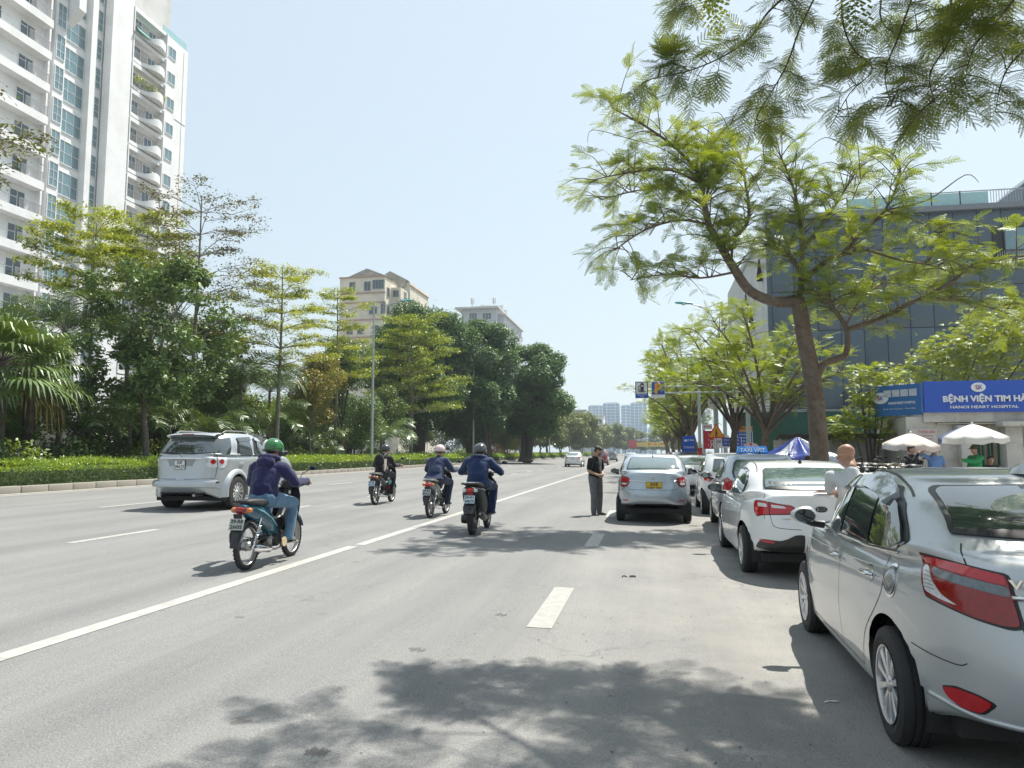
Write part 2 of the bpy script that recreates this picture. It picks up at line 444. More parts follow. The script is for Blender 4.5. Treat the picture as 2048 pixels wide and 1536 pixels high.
# ================================================================= car builder
def spl(pts, x):
 """smooth monotone-ish interpolation through (x, value) points"""
 if isinstance(pts,(int, float)): return pts
 if x <= pts[0][0]: return pts[0][1]
 if x >= pts[-1][0]: return pts[-1][1]
 for i in range(len(pts) - 1):
  if pts[i][0] <= x <= pts[i + 1][0]:
   x0, y0 = pts[i]; x1, y1 = pts[i + 1]
   d = (y1 - y0) / (x1 - x0)
   dm = (y0 - pts[i - 1][1]) / (x0 - pts[i - 1][0]) if i > 0 else d
   dp = (pts[i + 2][1] - y1) / (pts[i + 2][0] - x1) if i + 2 < len(pts) else d
   m0 = (d + dm) / 2 if d * dm > 0 else 0; m1 = (d + dp) / 2 if d * dp > 0 else 0
   if i == 0: m0 = d
   if i + 2 >= len(pts): m1 = d
   t = (x - x0) / (x1 - x0); h = x1 - x0
   return (2 * t**3 - 3 * t**2 + 1) * y0 + (t**3 - 2 * t**2 + t) * h * m0 + (-2 * t**3 + 3 * t**2) * y1 + (t**3 - t**2) * h * m1
 return pts[-1][1]
def ring_pts(xr, xf, w, nr, nf, wx=None, cnt=(12,34,12)):
 """half plan outline from rear centre round the +y side to front centre"""
 xc = (xr + xf) / 2; A = (xf - xr) / 2; N = 360
 P = []
 for i in range(N + 1):
  a = PI * i / N; c, s = math.cos(a), math.sin(a)
  e = 2 / (nr if c > 0 else nf)
  x = xc - A * math.copysign(abs(c) ** e, c); y = w * abs(s) ** e
  P.append((x, y))
 def cut(i0, i1, n, last):
  seg = P[i0:i1 + 1]; L = [0]
  for k in range(1, len(seg)): L.append(L[-1] + math.dist(seg[k], seg[k - 1]))
  o = []
  for k in range(n + (1 if last else 0)):
   t = L[-1] * k / n; j = 0
   while j < len(L) - 2 and L[j + 1] < t: j += 1
   u = (t - L[j]) / max(1e-9, L[j + 1] - L[j])
   o.append((seg[j][0] + (seg[j + 1][0] - seg[j][0]) * u, seg[j][1] + (seg[j + 1][1] - seg[j][1]) * u))
  return o
 q = N // 4
 pts = cut(0, q, cnt[0], False) + cut(q,3 * q, cnt[1], False) + cut(3 * q, N, cnt[2], True)
 if wx: pts = [(x, y * spl(wx, x)) for x, y in pts]
 return pts
class Car:
 def __init__(s, name, label, cat, group, spec, paint, loc, rz):
  """car coordinates: x forward from the rear bumper, y to the left, z up"""
  s.sp = spec; s.paint = paint
  s.root = thing(name, label, cat, loc, rz, group)
  s.fit()
 def fit(s):
  sp = s.sp; cnt = sp.get('cnt',(12,44,12)); sub = sp.get('sub',3)
  rows = []
  for r in sp['rings']:
   pts = ring_pts(r['xr'], r['xf'], r['w'], r.get('nr',4.5), r.get('nf',4), r.get('wx', sp.get('wx')), cnt)
   rows.append([Vector((x, y, spl(r['z'], x) + (r.get('zc',0) * (1 - (y / max(r['w'],1e-6)) ** 2)))) for x, y in pts])
  n = len(rows[0]); dense = []
  K = len(rows)
  def cr(p0, p1, p2, p3, t):
   return (p1 * 2 + (p2 - p0) * t + (p0 * 2 - p1 * 5 + p2 * 4 - p3) * t * t + (p1 * 3 - p0 - p2 * 3 + p3) * t**3) * .5
  sharp = sp.get('sharp',())
  for k in range(K - 1):
   for q in range(sub):
    t = q / sub
    row = []
    for j in range(n):
     p1, p2 = rows[k][j], rows[k + 1][j]
     p0 = rows[k - 1][j] if k > 0 and k not in sharp else p1 * 2 - p2
     p3 = rows[k + 2][j] if k + 2 < K and (k + 1) not in sharp else p2 * 2 - p1
     d1 = (p2 - p1).length;
     if (p1 - p0).length > 2.5 * d1: p0 = p1 + (p0 - p1).normalized() * 2.5 * d1
     if (p3 - p2).length > 2.5 * d1: p3 = p2 + (p3 - p2).normalized() * 2.5 * d1
     row.append(cr(p0, p1, p2, p3, t))
    dense.append(row)
  dense.append(rows[-1])
  m = 2 * (n - 1); V = []; F = []
  for row in dense:
   for j in range(n): V.append(row[j])
   for j in range(n - 2,0,-1): V.append(Vector((row[j].x,-row[j].y, row[j].z)))
  nr = len(dense)
  for i in range(nr - 1):
   for j in range(m):
    a, b = i * m + j, i * m + (j + 1) % m
    F.append((a, a + m, b + m, b))
  base = (nr - 1) * m
  for j in range(n - 1):
   a, b = base + j, base + j + 1
   c, d = base + (m - j - 1 if j + 1 < n - 1 else n - 1), base + (m - j) % m
   f = [a, b]
   cc = base + ((m - (j + 1)) % m); dd = base + ((m - j) % m)
   for q in (cc, dd):
    if q not in f: f.append(q)
   if len(f) >= 3: F.append(tuple(reversed(f)))
  Vf = [tuple(v) for v in V]
  s.bvh = BVHTree.FromPolygons(Vf, F)
  keep = []; ra = sp['arch']; used = set()
  ctr = [(sp['ax'][0], sp['wr'] + sp.get('adz',.01)),(sp['ax'][1], sp['wr'] + sp.get('adz',.01))]
  for f in F:
   cx = sum(V[k].x for k in f) / len(f); cy = sum(abs(V[k].y) for k in f) / len(f); cz = sum(V[k].z for k in f) / len(f)
   out = False
   for ax, az in ctr:
    if cy > sp['hw'] * .62 and math.hypot(cx - ax, cz - az) < ra: out = True
   (used.update(f) if out else keep.append(f))
  kept = set(k for f in keep for k in f)
  for k in used & kept:
   for ax, az in ctr:
    d = math.hypot(V[k].x - ax, V[k].z - az)
    if d < ra * 1.28 and d > 1e-6 and V[k].z > az - ra * .8:
     V[k].x = ax + (V[k].x - ax) * ra / d; V[k].z = az + (V[k].z - az) * ra / d
  me = bpy.data.meshes.new('body'); me.from_pydata([tuple(v) for v in V],[], keep)
  me.materials.append(s.paint)
  me.polygons.foreach_set('use_smooth',[True] * len(keep)); me.update()
  bm = bmesh.new(); bm.from_mesh(me); bmesh.ops.delete(bm, geom=[v for v in bm.verts if not v.link_faces], context='VERTS')
  bmesh.ops.recalc_face_normals(bm, faces=bm.faces); bm.to_mesh(me); bm.free()
  s.body = link('body', me, s.root)
  mb = MB()
  for ax, az in ctr:
   for sy in (-1,1):
    y0, y1 = sy * (sp['hw'] - sp.get('lin',.07)), sy * (sp['hw'] - .32)
    ring0 = [(ax + math.cos(a) * (ra + .012), y0, az + math.sin(a) * (ra + .012)) for a in [PI * (-.12 + 1.24 * k / 20) for k in range(21)]]
    ring1 = [(x, y1, z) for x, y, z in ring0]
    mb.rings([ring0, ring1], BLK, closed=False)
    ce = [(ax, y1, az)] + ring1
    mb.add(ce,[(0, k, k + 1) for k in range(1,21)], BLK)
    if sp.get('lip'):
     mb.tube([(ax + math.cos(a) * (ra + .004), sy * (s.hity(ax + math.cos(a) * (ra + .02), az + math.sin(a) * (ra + .02)) - .004), az + math.sin(a) * (ra + .004)) for a in [PI * (-.02 + 1.04 * k / 18) for k in range(19)]],.008, BLK,5)
  mb.box(((sp['ax'][0] + sp['ax'][1]) / 2,0,.26),(sp['L'] * .80, sp['hw'] * 1.5,.10), BLK)
  mb.build('underbody', None, s.root)
 def hity(s, x, z):
  h = s.bvh.ray_cast(Vector((x,3, z)), Vector((0,-1,0)))
  return h[0].y if h[0] is not None else s.sp['hw']
 def proj(s, kind, side=1, piv=(.9,0)):
  b = s.bvh
  if kind == 'side': f = lambda u, v: (Vector((u,3 * side, v)), Vector((0,-side,0)))
  elif kind == 'rear': f = lambda u, v: (Vector((-3, u, v)), Vector((1,0,0)))
  elif kind == 'front': f = lambda u, v: (Vector((9, u, v)), Vector((-1,0,0)))
  elif kind == 'top': f = lambda u, v: (Vector((u, v,4)), Vector((0,0,-1)))
  elif kind == 'wrap':
   def f(u, v):
    a = R(u); d = Vector((math.cos(a),-side * math.sin(a),0))
    return Vector((piv[0], side * piv[1], v)) - d * 4, d
  elif kind == 'wrapf':
   def f(u, v):
    a = R(u); d = Vector((-math.cos(a),-side * math.sin(a),0))
    return Vector((piv[0], side * piv[1], v)) - d * 4, d
  def g(u, v):
   o, d = f(u, v); h = b.ray_cast(o, d)
   if h[0] is None: return None
   nn = h[1]
   if nn.dot(d) > 0: nn = -nn
   return h[0], nn
  return g
 def patch(s, name, poly, kind='side', mat=None, off=.004, side=1, piv=(.9,0), step=.06, parent=None, skirt=.012, smooth_out=True, bulge=0, dens=.035, fit=0):
  """a lamp, pane or trim whose outline is laid on the body, standing proud by off, with an edge that goes back into it"""
  g = s.proj(kind, side, piv)
  sc = .016 if kind.startswith('wrap') else 1.0
  P = [Vector((u * sc, v)) for u, v in poly]
  if smooth_out: # round the corners a little
   Q = []
   for i in range(len(P)):
    a, b, c = P[i - 1], P[i], P[(i + 1) % len(P)]
    ra = min(.022,(a - b).length * .3); rc = min(.022,(c - b).length * .3)
    p0 = b + (a - b).normalized() * ra; p2 = b + (c - b).normalized() * rc
    Q += [p0, p0 * .25 + b * .5 + p2 * .25, p2]
   P = Q
  D = []
  for i in range(len(P)):
   a, b = P[i], P[(i + 1) % len(P)]; n = max(1, int((b - a).length / dens))
   D += [a + (b - a) * k / n for k in range(n)]
  xs = [p.x for p in D]; ys = [p.y for p in D]
  nb = len(D)
  pts = list(D)
  def inside(p):
   c = False
   for i in range(nb):
    a, b = D[i], D[i - 1]
    if (a.y > p.y) != (b.y > p.y) and p.x < (b.x - a.x) * (p.y - a.y) / (b.y - a.y) + a.x: c = not c
   return c
  x = min(xs) + step / 2
  while x < max(xs):
   y = min(ys) + step / 2
   while y < max(ys):
    p = Vector((x, y))
    if inside(p) and min((p - q).length for q in D) > step * .35: pts.append(p)
    y += step
   x += step
  vs, _, fs, _, _, _ = delaunay_2d_cdt(pts,[],[tuple(range(nb))],1,1e-6)
  V = []; N = []; nd = []
  for p in vs:
   h = g(p.x / sc, p.y)
   if h is None: V.append(None); N.append(None); continue
   V.append(h[0]); N.append(h[1])
  if all(v is None for v in V): return None
  if fit:
   ax_ = {'side': 1, 'rear': 0, 'front': 0}[kind]
   K = [k for k in range(len(vs)) if V[k] is not None]
   def bas(p):
    a, b_ = p.x, p.y - 1.2
    o = [1, a, b_, a * a, a * b_, b_ * b_]
    if fit > 2: o += [a**3, a * a * b_, a * b_ * b_, a**4]
    return o
   Am = np.array([bas(vs[k]) for k in K]); Y_ = np.array([V[k][ax_] for k in K])
   co = np.linalg.lstsq(Am, Y_, rcond=None)[0]
   sg = side if kind == 'side' else (-1 if kind == 'rear' else 1)
   push = float(np.clip(np.max((Y_ - Am @ co) * sg),0,.05 if fit > 2 else .016))
   for k in K:
    v = V[k].copy(); v[ax_] = float(np.dot(bas(vs[k]), co)) + push * sg; V[k] = v
    a, b_ = vs[k].x, vs[k].y - 1.2; e = 1e-3
    gx = (float(np.dot(bas(Vector((vs[k].x + e, vs[k].y))), co)) - float(np.dot(bas(vs[k]), co))) / e
    gy_ = (float(np.dot(bas(Vector((vs[k].x, vs[k].y + e))), co)) - float(np.dot(bas(vs[k]), co))) / e
    N[k] = (Vector((-gx,1,-gy_)) * sg if ax_ == 1 else Vector((1,-gx,-gy_)) * sg).normalized()
  for i, p in enumerate(vs):
   if V[i] is None:
    j = min((k for k in range(len(vs)) if V[k] is not None), key=lambda k: (vs[k] - p).length); V[i] = V[j]; N[i] = N[j]
  acc = [Vector(x) for x in N]
  for f in fs:
   for a in f:
    for b in f: acc[a] += N[b]
  N = [a.normalized() for a in acc]
  if bulge:
   cx, cy = sum(xs) / len(xs), sum(ys) / len(ys); rx, ry = max(xs) - min(xs), max(ys) - min(ys)
  O = [V[i] + N[i] * (off + (bulge * max(0,1 - (2 * (vs[i].x - cx) / rx)**2) * max(0,1 - (2 * (vs[i].y - cy) / ry)**2) if bulge else 0)) for i in range(len(vs))]
  me_v = [tuple(o) for o in O]; F = [tuple(f) for f in fs]
  cntE = {}
  for f in F:
   for k in range(len(f)):
    e = (f[k], f[(k + 1) % len(f)])
    cntE[e] = 1
  bd = [e for e in cntE if (e[1], e[0]) not in cntE]
  mp = {}
  for a, b in bd:
   for q in (a, b):
    if q not in mp: mp[q] = len(me_v); me_v.append(tuple(O[q] - N[q] * (off + skirt)))
  for a, b in bd: F.append((b, a, mp[a], mp[b]))
  me = bpy.data.meshes.new(name); me.from_pydata(me_v,[], F); me.materials.append(mat)
  nf = len(fs)
  me.polygons.foreach_set('use_smooth',[True] * nf + [False] * (len(F) - nf))
  bm = bmesh.new(); bm.from_mesh(me); bmesh.ops.recalc_face_normals(bm, faces=bm.faces)
  c0 = sum((Vector(v) for v in me_v[:len(vs)]), Vector()) / len(vs)
  bm.faces.ensure_lookup_table()
  if nf and bm.faces[0].normal.dot(N[F[0][0]]) < 0: bmesh.ops.reverse_faces(bm, faces=bm.faces)
  bm.to_mesh(me); bm.free()
  try: me.set_sharp_from_angle(angle=R(50))
  except Exception: pass
  return link(name, me, parent or s.root)
 def line(s, name, pts, kind='side', w=.005, mat=None, off=.0015, side=1, piv=(.9,0), parent=None, dens=.03, thick=0, closed=False):
  """a seam or bead that follows the body"""
  g = s.proj(kind, side, piv); D = []
  pp = [Vector(p) for p in pts]
  if closed: pp.append(pp[0])
  sc = .016 if kind.startswith('wrap') else 1.0
  for i in range(len(pp) - 1):
   a, b = pp[i], pp[i + 1]; n = max(1, int(Vector(((b - a).x * sc,(b - a).y)).length / dens))
   D += [a + (b - a) * k / n for k in range(n)]
  D.append(pp[-1])
  H = [g(p.x, p.y) for p in D]; H = [h for h in H if h]
  if len(H) < 2: return None
  mb = MB()
  if thick:
   mb.tube([h[0] + h[1] * off for h in H], thick, mat or DARKGAP,6)
  else:
   A = []; B = []
   for i,(p, nn) in enumerate(H):
    t = H[min(i + 1, len(H) - 1)][0] - H[max(i - 1,0)][0]
    if t.length < 1e-7: t = Vector((1,0,0))
    q = nn.cross(t.normalized()).normalized() * w / 2
    A.append(p + q + nn * off); B.append(p - q + nn * off)
   mb.rings([A, B], mat or DARKGAP, closed=False, smooth=True)
  return mb.build(name, None, parent or s.root, sharp=0)
def smooth_poly(pts, n=4):
 """open Catmull-Rom through points"""
 P = [Vector(p) for p in pts]; o = []
 for i in range(len(P) - 1):
  p0 = P[max(i - 1,0)]; p1 = P[i]; p2 = P[i + 1]; p3 = P[min(i + 2, len(P) - 1)]
  for k in range(n):
   t = k / n
   o.append((p1 * 2 + (p2 - p0) * t + (p0 * 2 - p1 * 5 + p2 * 4 - p3) * t * t + (p1 * 3 - p0 - p2 * 3 + p3) * t**3) * .5)
 o.append(P[-1]); return o
WHEELS = {}
def wheel(parent, loc, side, R_=.30, rim=.2, w=.19, style='ten', mat=None, hub=None):
 """side = +1: outer face to +y.  wheel > tyre, rim"""
 key = (R_, rim, w, style)
 if key not in WHEELS:
  t = MB()
  prof = [(rim * .97,-w * .36),(rim + .004,-w * .46),(rim + (R_ - rim) * .45,-w * .52),(R_ - .012,-w * .46),(R_,-w * .36),(R_ + .001,-w * .2)]
  grooves = []
  for gx in (-.2,0,.2):
   grooves += [(R_ + .001, w * gx - .006),(R_ - .007, w * gx - .004),(R_ - .007, w * gx + .004),(R_ + .001, w * gx + .006)]
  prof = prof[:-1] + grooves + [(R_, w * .36),(R_ - .012, w * .46),(rim + (R_ - rim) * .45, w * .52),(rim + .004, w * .46),(rim * .97, w * .36)]
  t.lathe(prof, BLK, axis='y', seg=40)
  tm = t.mesh('tyre'); tm.set_sharp_from_angle(angle=R(30))
  r = MB(); mt = mat or ALLOY
  r.lathe([(rim * .99, w * .46),(rim * 1.0, w * .50),(rim * .955, w * .485),(rim * .93, w * .36),(rim * .90,-w * .4),(rim * .99,-w * .46)], mt, axis='y', seg=40)
  r.lathe([(rim * .88,-w * .12),(.001,-w * .16)], BLK, axis='y', seg=24)      # brake disc shadow side
  r.lathe([(rim * .62,0.0),(rim * .62,.006),(.03,.006)], STEEL, axis='y', seg=24)
  ns = {'ten': 10, 'five': 5, 'six': 6, 'steel': 8, 'twelve': 12}[style]
  for k in range(ns):
   a = 2 * PI * k / ns
   offs = (-.10,.10) if style in ('five',) else (0,)
   for o in offs:
    aa = a + o
    wd0, wd1 = (rim * .10, rim * .12) if style != 'steel' else (rim * .13, rim * .2)
    if style == 'ten': wd0, wd1 = rim * .075, rim * .125
    ca, sa = math.cos(a), math.sin(a)
    def P(rad, tan, y):
     c, s_ = math.cos(a), math.sin(a)
     return (rad * c - tan * s_, y, rad * s_ + tan * c)
    t0 = o * rim * .35; t1 = o * rim * 1.6
    ring = []
    for rad, tt, wd, y in ((rim * .15, t0, wd0, w * .40),(rim * .55,(t0 + t1) / 2, wd0 * 1.05, w * .44),(rim * .95, t1, wd1, w * .46)):
     ring.append([P(rad, tt - wd, y - .012), P(rad, tt - wd * .8, y), P(rad, tt + wd * .8, y), P(rad, tt + wd, y - .012), P(rad, tt + wd * .8, y - .035), P(rad, tt - wd * .8, y - .035)])
    r.rings(ring, mt, True, True, smooth=False)
  r.lathe([(.001, w * .47),(rim * .13, w * .465),(rim * .2, w * .43),(rim * .23, w * .38),(rim * .23,0)], mt, axis='y', seg=20)
  for k in range(5):
   a = 2 * PI * k / 5 + .3
   r.lathe([(.009, w * .42),(.009, w * .445),(.001, w * .447)], STEEL, c=(rim * .17 * math.cos(a),0, rim * .17 * math.sin(a)), axis='y', seg=6)
  WHEELS[key] = (tm, r.mesh('rim'))
  WHEELS[key][1].set_sharp_from_angle(angle=R(35))
 e = empty_part('wheel', parent, loc,(0, rnd.uniform(0,6),0 if side > 0 else PI))
 link('tyre', WHEELS[key][0], e); link('rim', WHEELS[key][1], e)
 return e
def add_wheels(c, rimstyle='ten', rim=.2, w=.185, inset=.012, steer=0):
 sp = c.sp
 for i, ax in enumerate(sp['ax']):
  for sy in (1,-1):
   e = wheel(c.root,(ax, sy * (sp['hw'] - w / 2 - inset), sp['wr']), sy, sp['wr'], rim, w, rimstyle)
   if i == 1 and steer: e.rotation_euler.z += steer
def mirror_part(c, x, y, z, side, mat, w=.2, h=.13, gl=True):
 e = empty_part('wing_mirror', c.root)
 mb = MB()
 prof = []
 for i in range(9):
  t = i / 8; sc = math.sin(PI * (.12 + .86 * t)) ** .5 if 0 < t < 1 else .35
  cy = y + side * w * t
  ring = []
  for k in range(12):
   a = 2 * PI * k / 12
   ring.append((x + (.055 * math.cos(a)) * sc + .02 * (1 - t), cy, z + h / 2 * math.sin(a) * sc * (1 - .15 * t)))
  prof.append(ring)
 mb.rings(prof, mat, True, True)
 mb.build('mirror_shell', None, e, sharp=60)
 m2 = MB(); m2.tube([(x + .03, y - side * .06, z - h * .5),(x + .02, y + side * .03, z - h * .42),(x, y + side * .08, z - h * .25)],[.03,.026,.03], BLKP,8); m2.build('mirror_foot', None, e)
 if gl:
  g = MB()
  pts = [(x - .058, y + side * (w * .5 + w * .40 * math.cos(a)), z + h * .36 * math.sin(a)) for a in [2 * PI * k / 14 for k in range(14)]]
  g.add(pts + [(p[0] + .012, p[1], p[2]) for p in pts],[tuple(range(14)), tuple(range(27,13,-1))] + [(i,(i + 1) % 14,14 + (i + 1) % 14,14 + i) for i in range(14)], M_('mirror_glass',(.10,.115,.12),.05,1, var=.05))  # dark reflection put into the colour of the mirror glass
  g.build('mirror_glass', None, e)
 return e
def plate(c, txt, y, z, w, h, bg, fg, proj='rear', kindname='number_plate', tsize=None, dx=0):
 g = c.proj('rear')(y, z); x = g[0].x - .012 + dx
 e = MB(); e.box((x, y, z),(.008, w, h), bg, bev=.003)
 e.box((x - .0005, y, z),(.0085, w - .02, h - .02), bg)
 o = e.build(kindname, None, c.root)
 fr = MB()
 for a in ((y, z + h / 2, w,.006),(y, z - h / 2, w,.006)): fr.box((x - .002, a[0], a[1]),(.01, a[2] + .006, a[3]), BLKP)
 for yy in (y - w / 2, y + w / 2): fr.box((x - .002, yy, z),(.01,.006, h), BLKP)
 fr.build('plate_frame', None, o)
 lines = txt.split('\n')
 for i, t in enumerate(lines):
  zz = z + h * (.5 - (i + .5) / len(lines)) * .92
  text(t, h / len(lines) * 1.02, fg, o, 'plate_number',(x - .006, y, zz),(PI / 2,0,-PI / 2), ext=.001, width=w * (.52 if (len(t) < 5 and len(lines) > 1) else .86), bold=.002)
 return o
# ================================================================= parked silver sedan, nearest
PLW = M_('plate_white',(.66,.67,.66),.45, var=.03)
PLY = M_('plate_yellow',(.62,.40,.03),.45, var=.03)
PLB = M_('plate_blue_white',(.50,.62,.70),.45, var=.05)
PLG = M_('plate_black',(.02,.02,.02),.5, var=0)
GPARK = 'cars parked nose to tail along the right kerb'
def sedan_spec(L=4.41, hw=.85, H=1.47, ax=(.99,3.54), wr=.305, arch=.362, deck=1.03, belt=.93, hoodz=.80, bl0=.42, bl1=1.12, ws0=1.18, ws1=2.05, roofw=.585, cnt=(12,44,12), sub=3, belt_w=.79, nose=.72, lowr=.30):
 B = belt
 return dict(L=L, hw=hw, ax=ax, wr=wr, arch=arch, cnt=cnt, sub=sub, lin=.10,
  wx=[(0,.90),(.35,.965),(.95,1.0),(L - 1.3,1.0),(L - .5,.965),(L,.90)], sharp=(),
  rings=[
   dict(xr=.16, xf=L - .14, w=hw * .93, z=[(0, lowr),(.45, lowr - .02),(.62, lowr - .07),(.95,.20),(L - .9,.20),(L,.22)]),
   dict(xr=.075, xf=L - .04, w=hw * .965, z=[(0, lowr + .03),(.45, lowr + .01),(.62, lowr - .04),(.95,.235),(L - .9,.235),(L,.25)], nr=4.2),
   dict(xr=.02, xf=L - .005, w=hw * .985, z=[(0, lowr + .10),(.6, lowr + .06),(1.1,.36),(L,.36)], nr=3.8),
   dict(xr=.0, xf=L, w=hw, z=[(0, lowr + .22),(1.1,.52),(L,.52)], nr=3.6),
   dict(xr=.035, xf=L - .03, w=hw * .998, z=[(0, lowr + .34),(1.1,.64),(L,.64)], nr=3.8),
   dict(xr=.10, xf=L - .12, w=hw * .985, z=[(0, deck - .20),(1.2, belt - .15),(L - 1,.74),(L, nose - .05)], nr=4.0),
   dict(xr=.115, xf=L - .24, w=hw * .955, z=[(0, deck - .055),(1.2, B - .06),(L - 1.3, B - .05),(L - .7, hoodz + .01),(L - .25, nose)], nr=4.0, zc=0),
   dict(xr=.135, xf=L - .34, w=hw * .90, z=[(0, deck - .005),(1.1, B + .01),(L - 1.3, B + .01),(L - .7, hoodz + .055),(L - .25, nose + .05)], nr=4.0, zc=.012),
   dict(xr=bl0 - .06, xf=L - ws0 + .08, w=belt_w * 1.045, z=[(0, deck + .01),(bl0 + .3, deck - .005),(bl0 + .9, B + .035),(L - ws0 - .4, B + .03),(L - ws0 + .1, B + .045)], nr=4.2, nf=2.8, zc=.012),
   dict(xr=bl0, xf=L - ws0, w=belt_w, z=[(0, deck + .045),(bl0 + .3, deck + .03),(bl0 + .9, B + .085),(L - ws0 - .4, B + .08),(L - ws0, B + .10)], nr=4.6, nf=2.7),
   dict(xr=bl0 + (bl1 - bl0) * .5, xf=L - ws0 - (ws1 - ws0) * .5, w=(belt_w + roofw) / 2 + .028, z=[(0,(deck + H) / 2 + .04),(2,(B + H) / 2 + .055),(L,(B + H) / 2 + .06)], nr=4.6, nf=2.9),
   dict(xr=bl1, xf=L - ws1, w=roofw, z=[(0, H - .085),(bl1 + .1, H - .08),(1.9, H - .045),(L - ws1, H - .075)], nr=4.2, nf=3.0),
   dict(xr=bl1 + .075, xf=L - ws1 - .1, w=roofw - .055, z=[(bl1, H - .052),(1.9, H - .018),(L - ws1, H - .05)], nr=3.8, nf=3.0, zc=.008),
   dict(xr=bl1 + .38, xf=L - ws1 - .4, w=roofw * .55, z=[(bl1, H - .018),(1.9, H - .004),(L - ws1, H - .02)], nr=3, nf=3.0, zc=.004),
   dict(xr=bl1 + .66, xf=L - ws1 - .66, w=.06, z=[(bl1, H - .006),(1.9, H),(L - ws1, H - .006)], nr=3, nf=3),
  ])
def side_glass(c, outline, splits, side, visor=None, trim=True, gmat=None, belt_mat=None):
 """black surround, then one pane per door window, then pillar strips between"""
 c.patch('window_surround', outline, 'side', BLKP,.0025, side, skirt=.02)
 n = 0
 for poly in splits:
  c.patch('window_glass', poly, 'side', gmat or GLASS,.006, side, skirt=.004)
 if trim:
  zb = [p for p in outline]
 return
cn = Car('parked_car', 'silver sedan parked closest to the camera at right, big wedge shaped red tail lamps', 'car', GPARK,
   sedan_spec(cnt=(16,64,16), sub=4, deck=1.085, belt=.985, roofw=.63, belt_w=.80, bl0=.46, bl1=1.12, lowr=.345), SILVER,(2.06,3.49, gz(2.06)), R(90 - 1.3))
add_wheels(cn, 'ten',.205,.195)
L_ = 4.41
for sd in (1,-1):
 surround = [(3.02,1.035),(2.50,1.30),(2.12,1.375),(1.62,1.395),(1.22,1.365),(1.00,1.29),(.86,1.18),(.76,1.09),(.92,1.035),(1.9,1.01),(2.85,1.00)]
 cn.patch('window_surround', surround, 'side', BLKP,.007, sd, skirt=.03)
 cn.patch('window_glass',[(2.86,1.03),(2.48,1.265),(2.18,1.335),(1.95,1.352),(2.0,1.025)], 'side', GLASS,.011, sd, skirt=.004, fit=2)
 cn.patch('window_glass',[(1.89,1.356),(1.62,1.366),(1.36,1.348),(1.25,1.035),(1.94,1.025)], 'side', GLASS,.011, sd, skirt=.004, fit=2)
 cn.patch('quarter_glass',[(1.315,1.345),(1.04,1.285),(.89,1.18),(.80,1.09),(.93,1.048),(1.21,1.035)], 'side', GLASS,.011, sd, skirt=.004, fit=2)
 cn.line('belt_trim',[(2.90,1.003),(1.9,1.008),(.92,1.028)], 'side', mat=CHROME, off=.006, side=sd, thick=.007)
 VIS = M_('smoked_visor',(.34,.38,.40),.08, var=.1, coat=1)
 cn.patch('rain_visor', smooth_poly([(2.84,1.125),(2.48,1.31),(2.14,1.385),(1.92,1.395)]) + smooth_poly([(1.92,1.325),(2.14,1.315),(2.46,1.24),(2.78,1.08)]), 'side', VIS,.034, sd, skirt=.010, smooth_out=False, step=.05, fit=2)
 cn.patch('rain_visor', smooth_poly([(1.88,1.398),(1.60,1.404),(1.28,1.37),(1.10,1.315)]) + smooth_poly([(1.17,1.262),(1.34,1.30),(1.62,1.33),(1.88,1.328)]), 'side', VIS,.034, sd, skirt=.010, smooth_out=False, step=.05, fit=2)
 cn.line('door_seam', smooth_poly([(1.98,1.0),(2.02,.85),(2.04,.55),(2.04,.40),(2.04,.27)]), 'side', side=sd)
 cn.line('door_seam', smooth_poly([(2.95,.99),(3.10,.85),(3.12,.60),(3.06,.42),(3.05,.27)]), 'side', side=sd)
 cn.line('door_seam', smooth_poly([(1.14,1.02),(1.05,.92),(1.06,.80),(1.17,.68),(1.36,.52),(1.45,.40),(1.50,.27)]), 'side', side=sd)
 cn.line('sill_seam',[(1.50,.275),(3.05,.275)], 'side', side=sd)
 cn.line('bumper_seam', smooth_poly([(.70,.60),(.55,.585),(.38,.58),(.33,.60)]), 'side', side=sd)
 cn.line('roof_ditch', smooth_poly([(1.02,.64),(1.3,.60),(2.0,.59),(2.5,.60)]) if sd > 0 else smooth_poly([(1.02,-.64),(1.3,-.60),(2.0,-.59),(2.5,-.60)]), 'top', w=.016, mat=BLKP)
 cn.line('crease', smooth_poly([(3.55,.85),(2.5,.87),(1.5,.90),(.5,.95)]), 'side', side=sd, mat=SILVER, off=.0, thick=.0045)
 for hx in (2.12,1.28):
  cn.patch('handle_cup',[(hx - .075 + .075 * math.cos(a) + .075,.855 + .052 * math.sin(a)) for a in [2 * PI * k / 14 for k in range(14)]], 'side', CHROME,.0035, sd, skirt=.01, smooth_out=False, step=.03)
  g = cn.proj('side', sd)
  P = [g(hx + d,.858)[0] + g(hx + d,.858)[1] * o for d, o in ((-.075,.006),(-.055,.033),(0,.040),(.06,.034),(.09,.01))]
  h = MB(); h.tube(P,[.012,.014,.015,.014,.012], CHROME,10, flat=.9); h.build('door_handle', None, cn.root)
 mirror_part(cn,2.74, sd * .85,1.075, sd, SILVER, w=.19, h=.15)
 pv = (1.0,.25)
 cn.patch('lamp_gasket',[(58,1.058),(44,1.05),(26,1.035),(17.8,1.025),(14.8,.80),(18,.785),(26,.80),(38,.83),(49.5,.855)], 'wrap', BLKP,.002,-sd, pv, step=.045)
 tl = cn.patch('tail_lamp',[(56.5,1.05),(44,1.042),(26,1.028),(18.6,1.018),(15.8,.806),(20,.80),(28,.815),(38,.842),(49,.868)], 'wrap', REDD,.009,-sd, pv, step=.04)
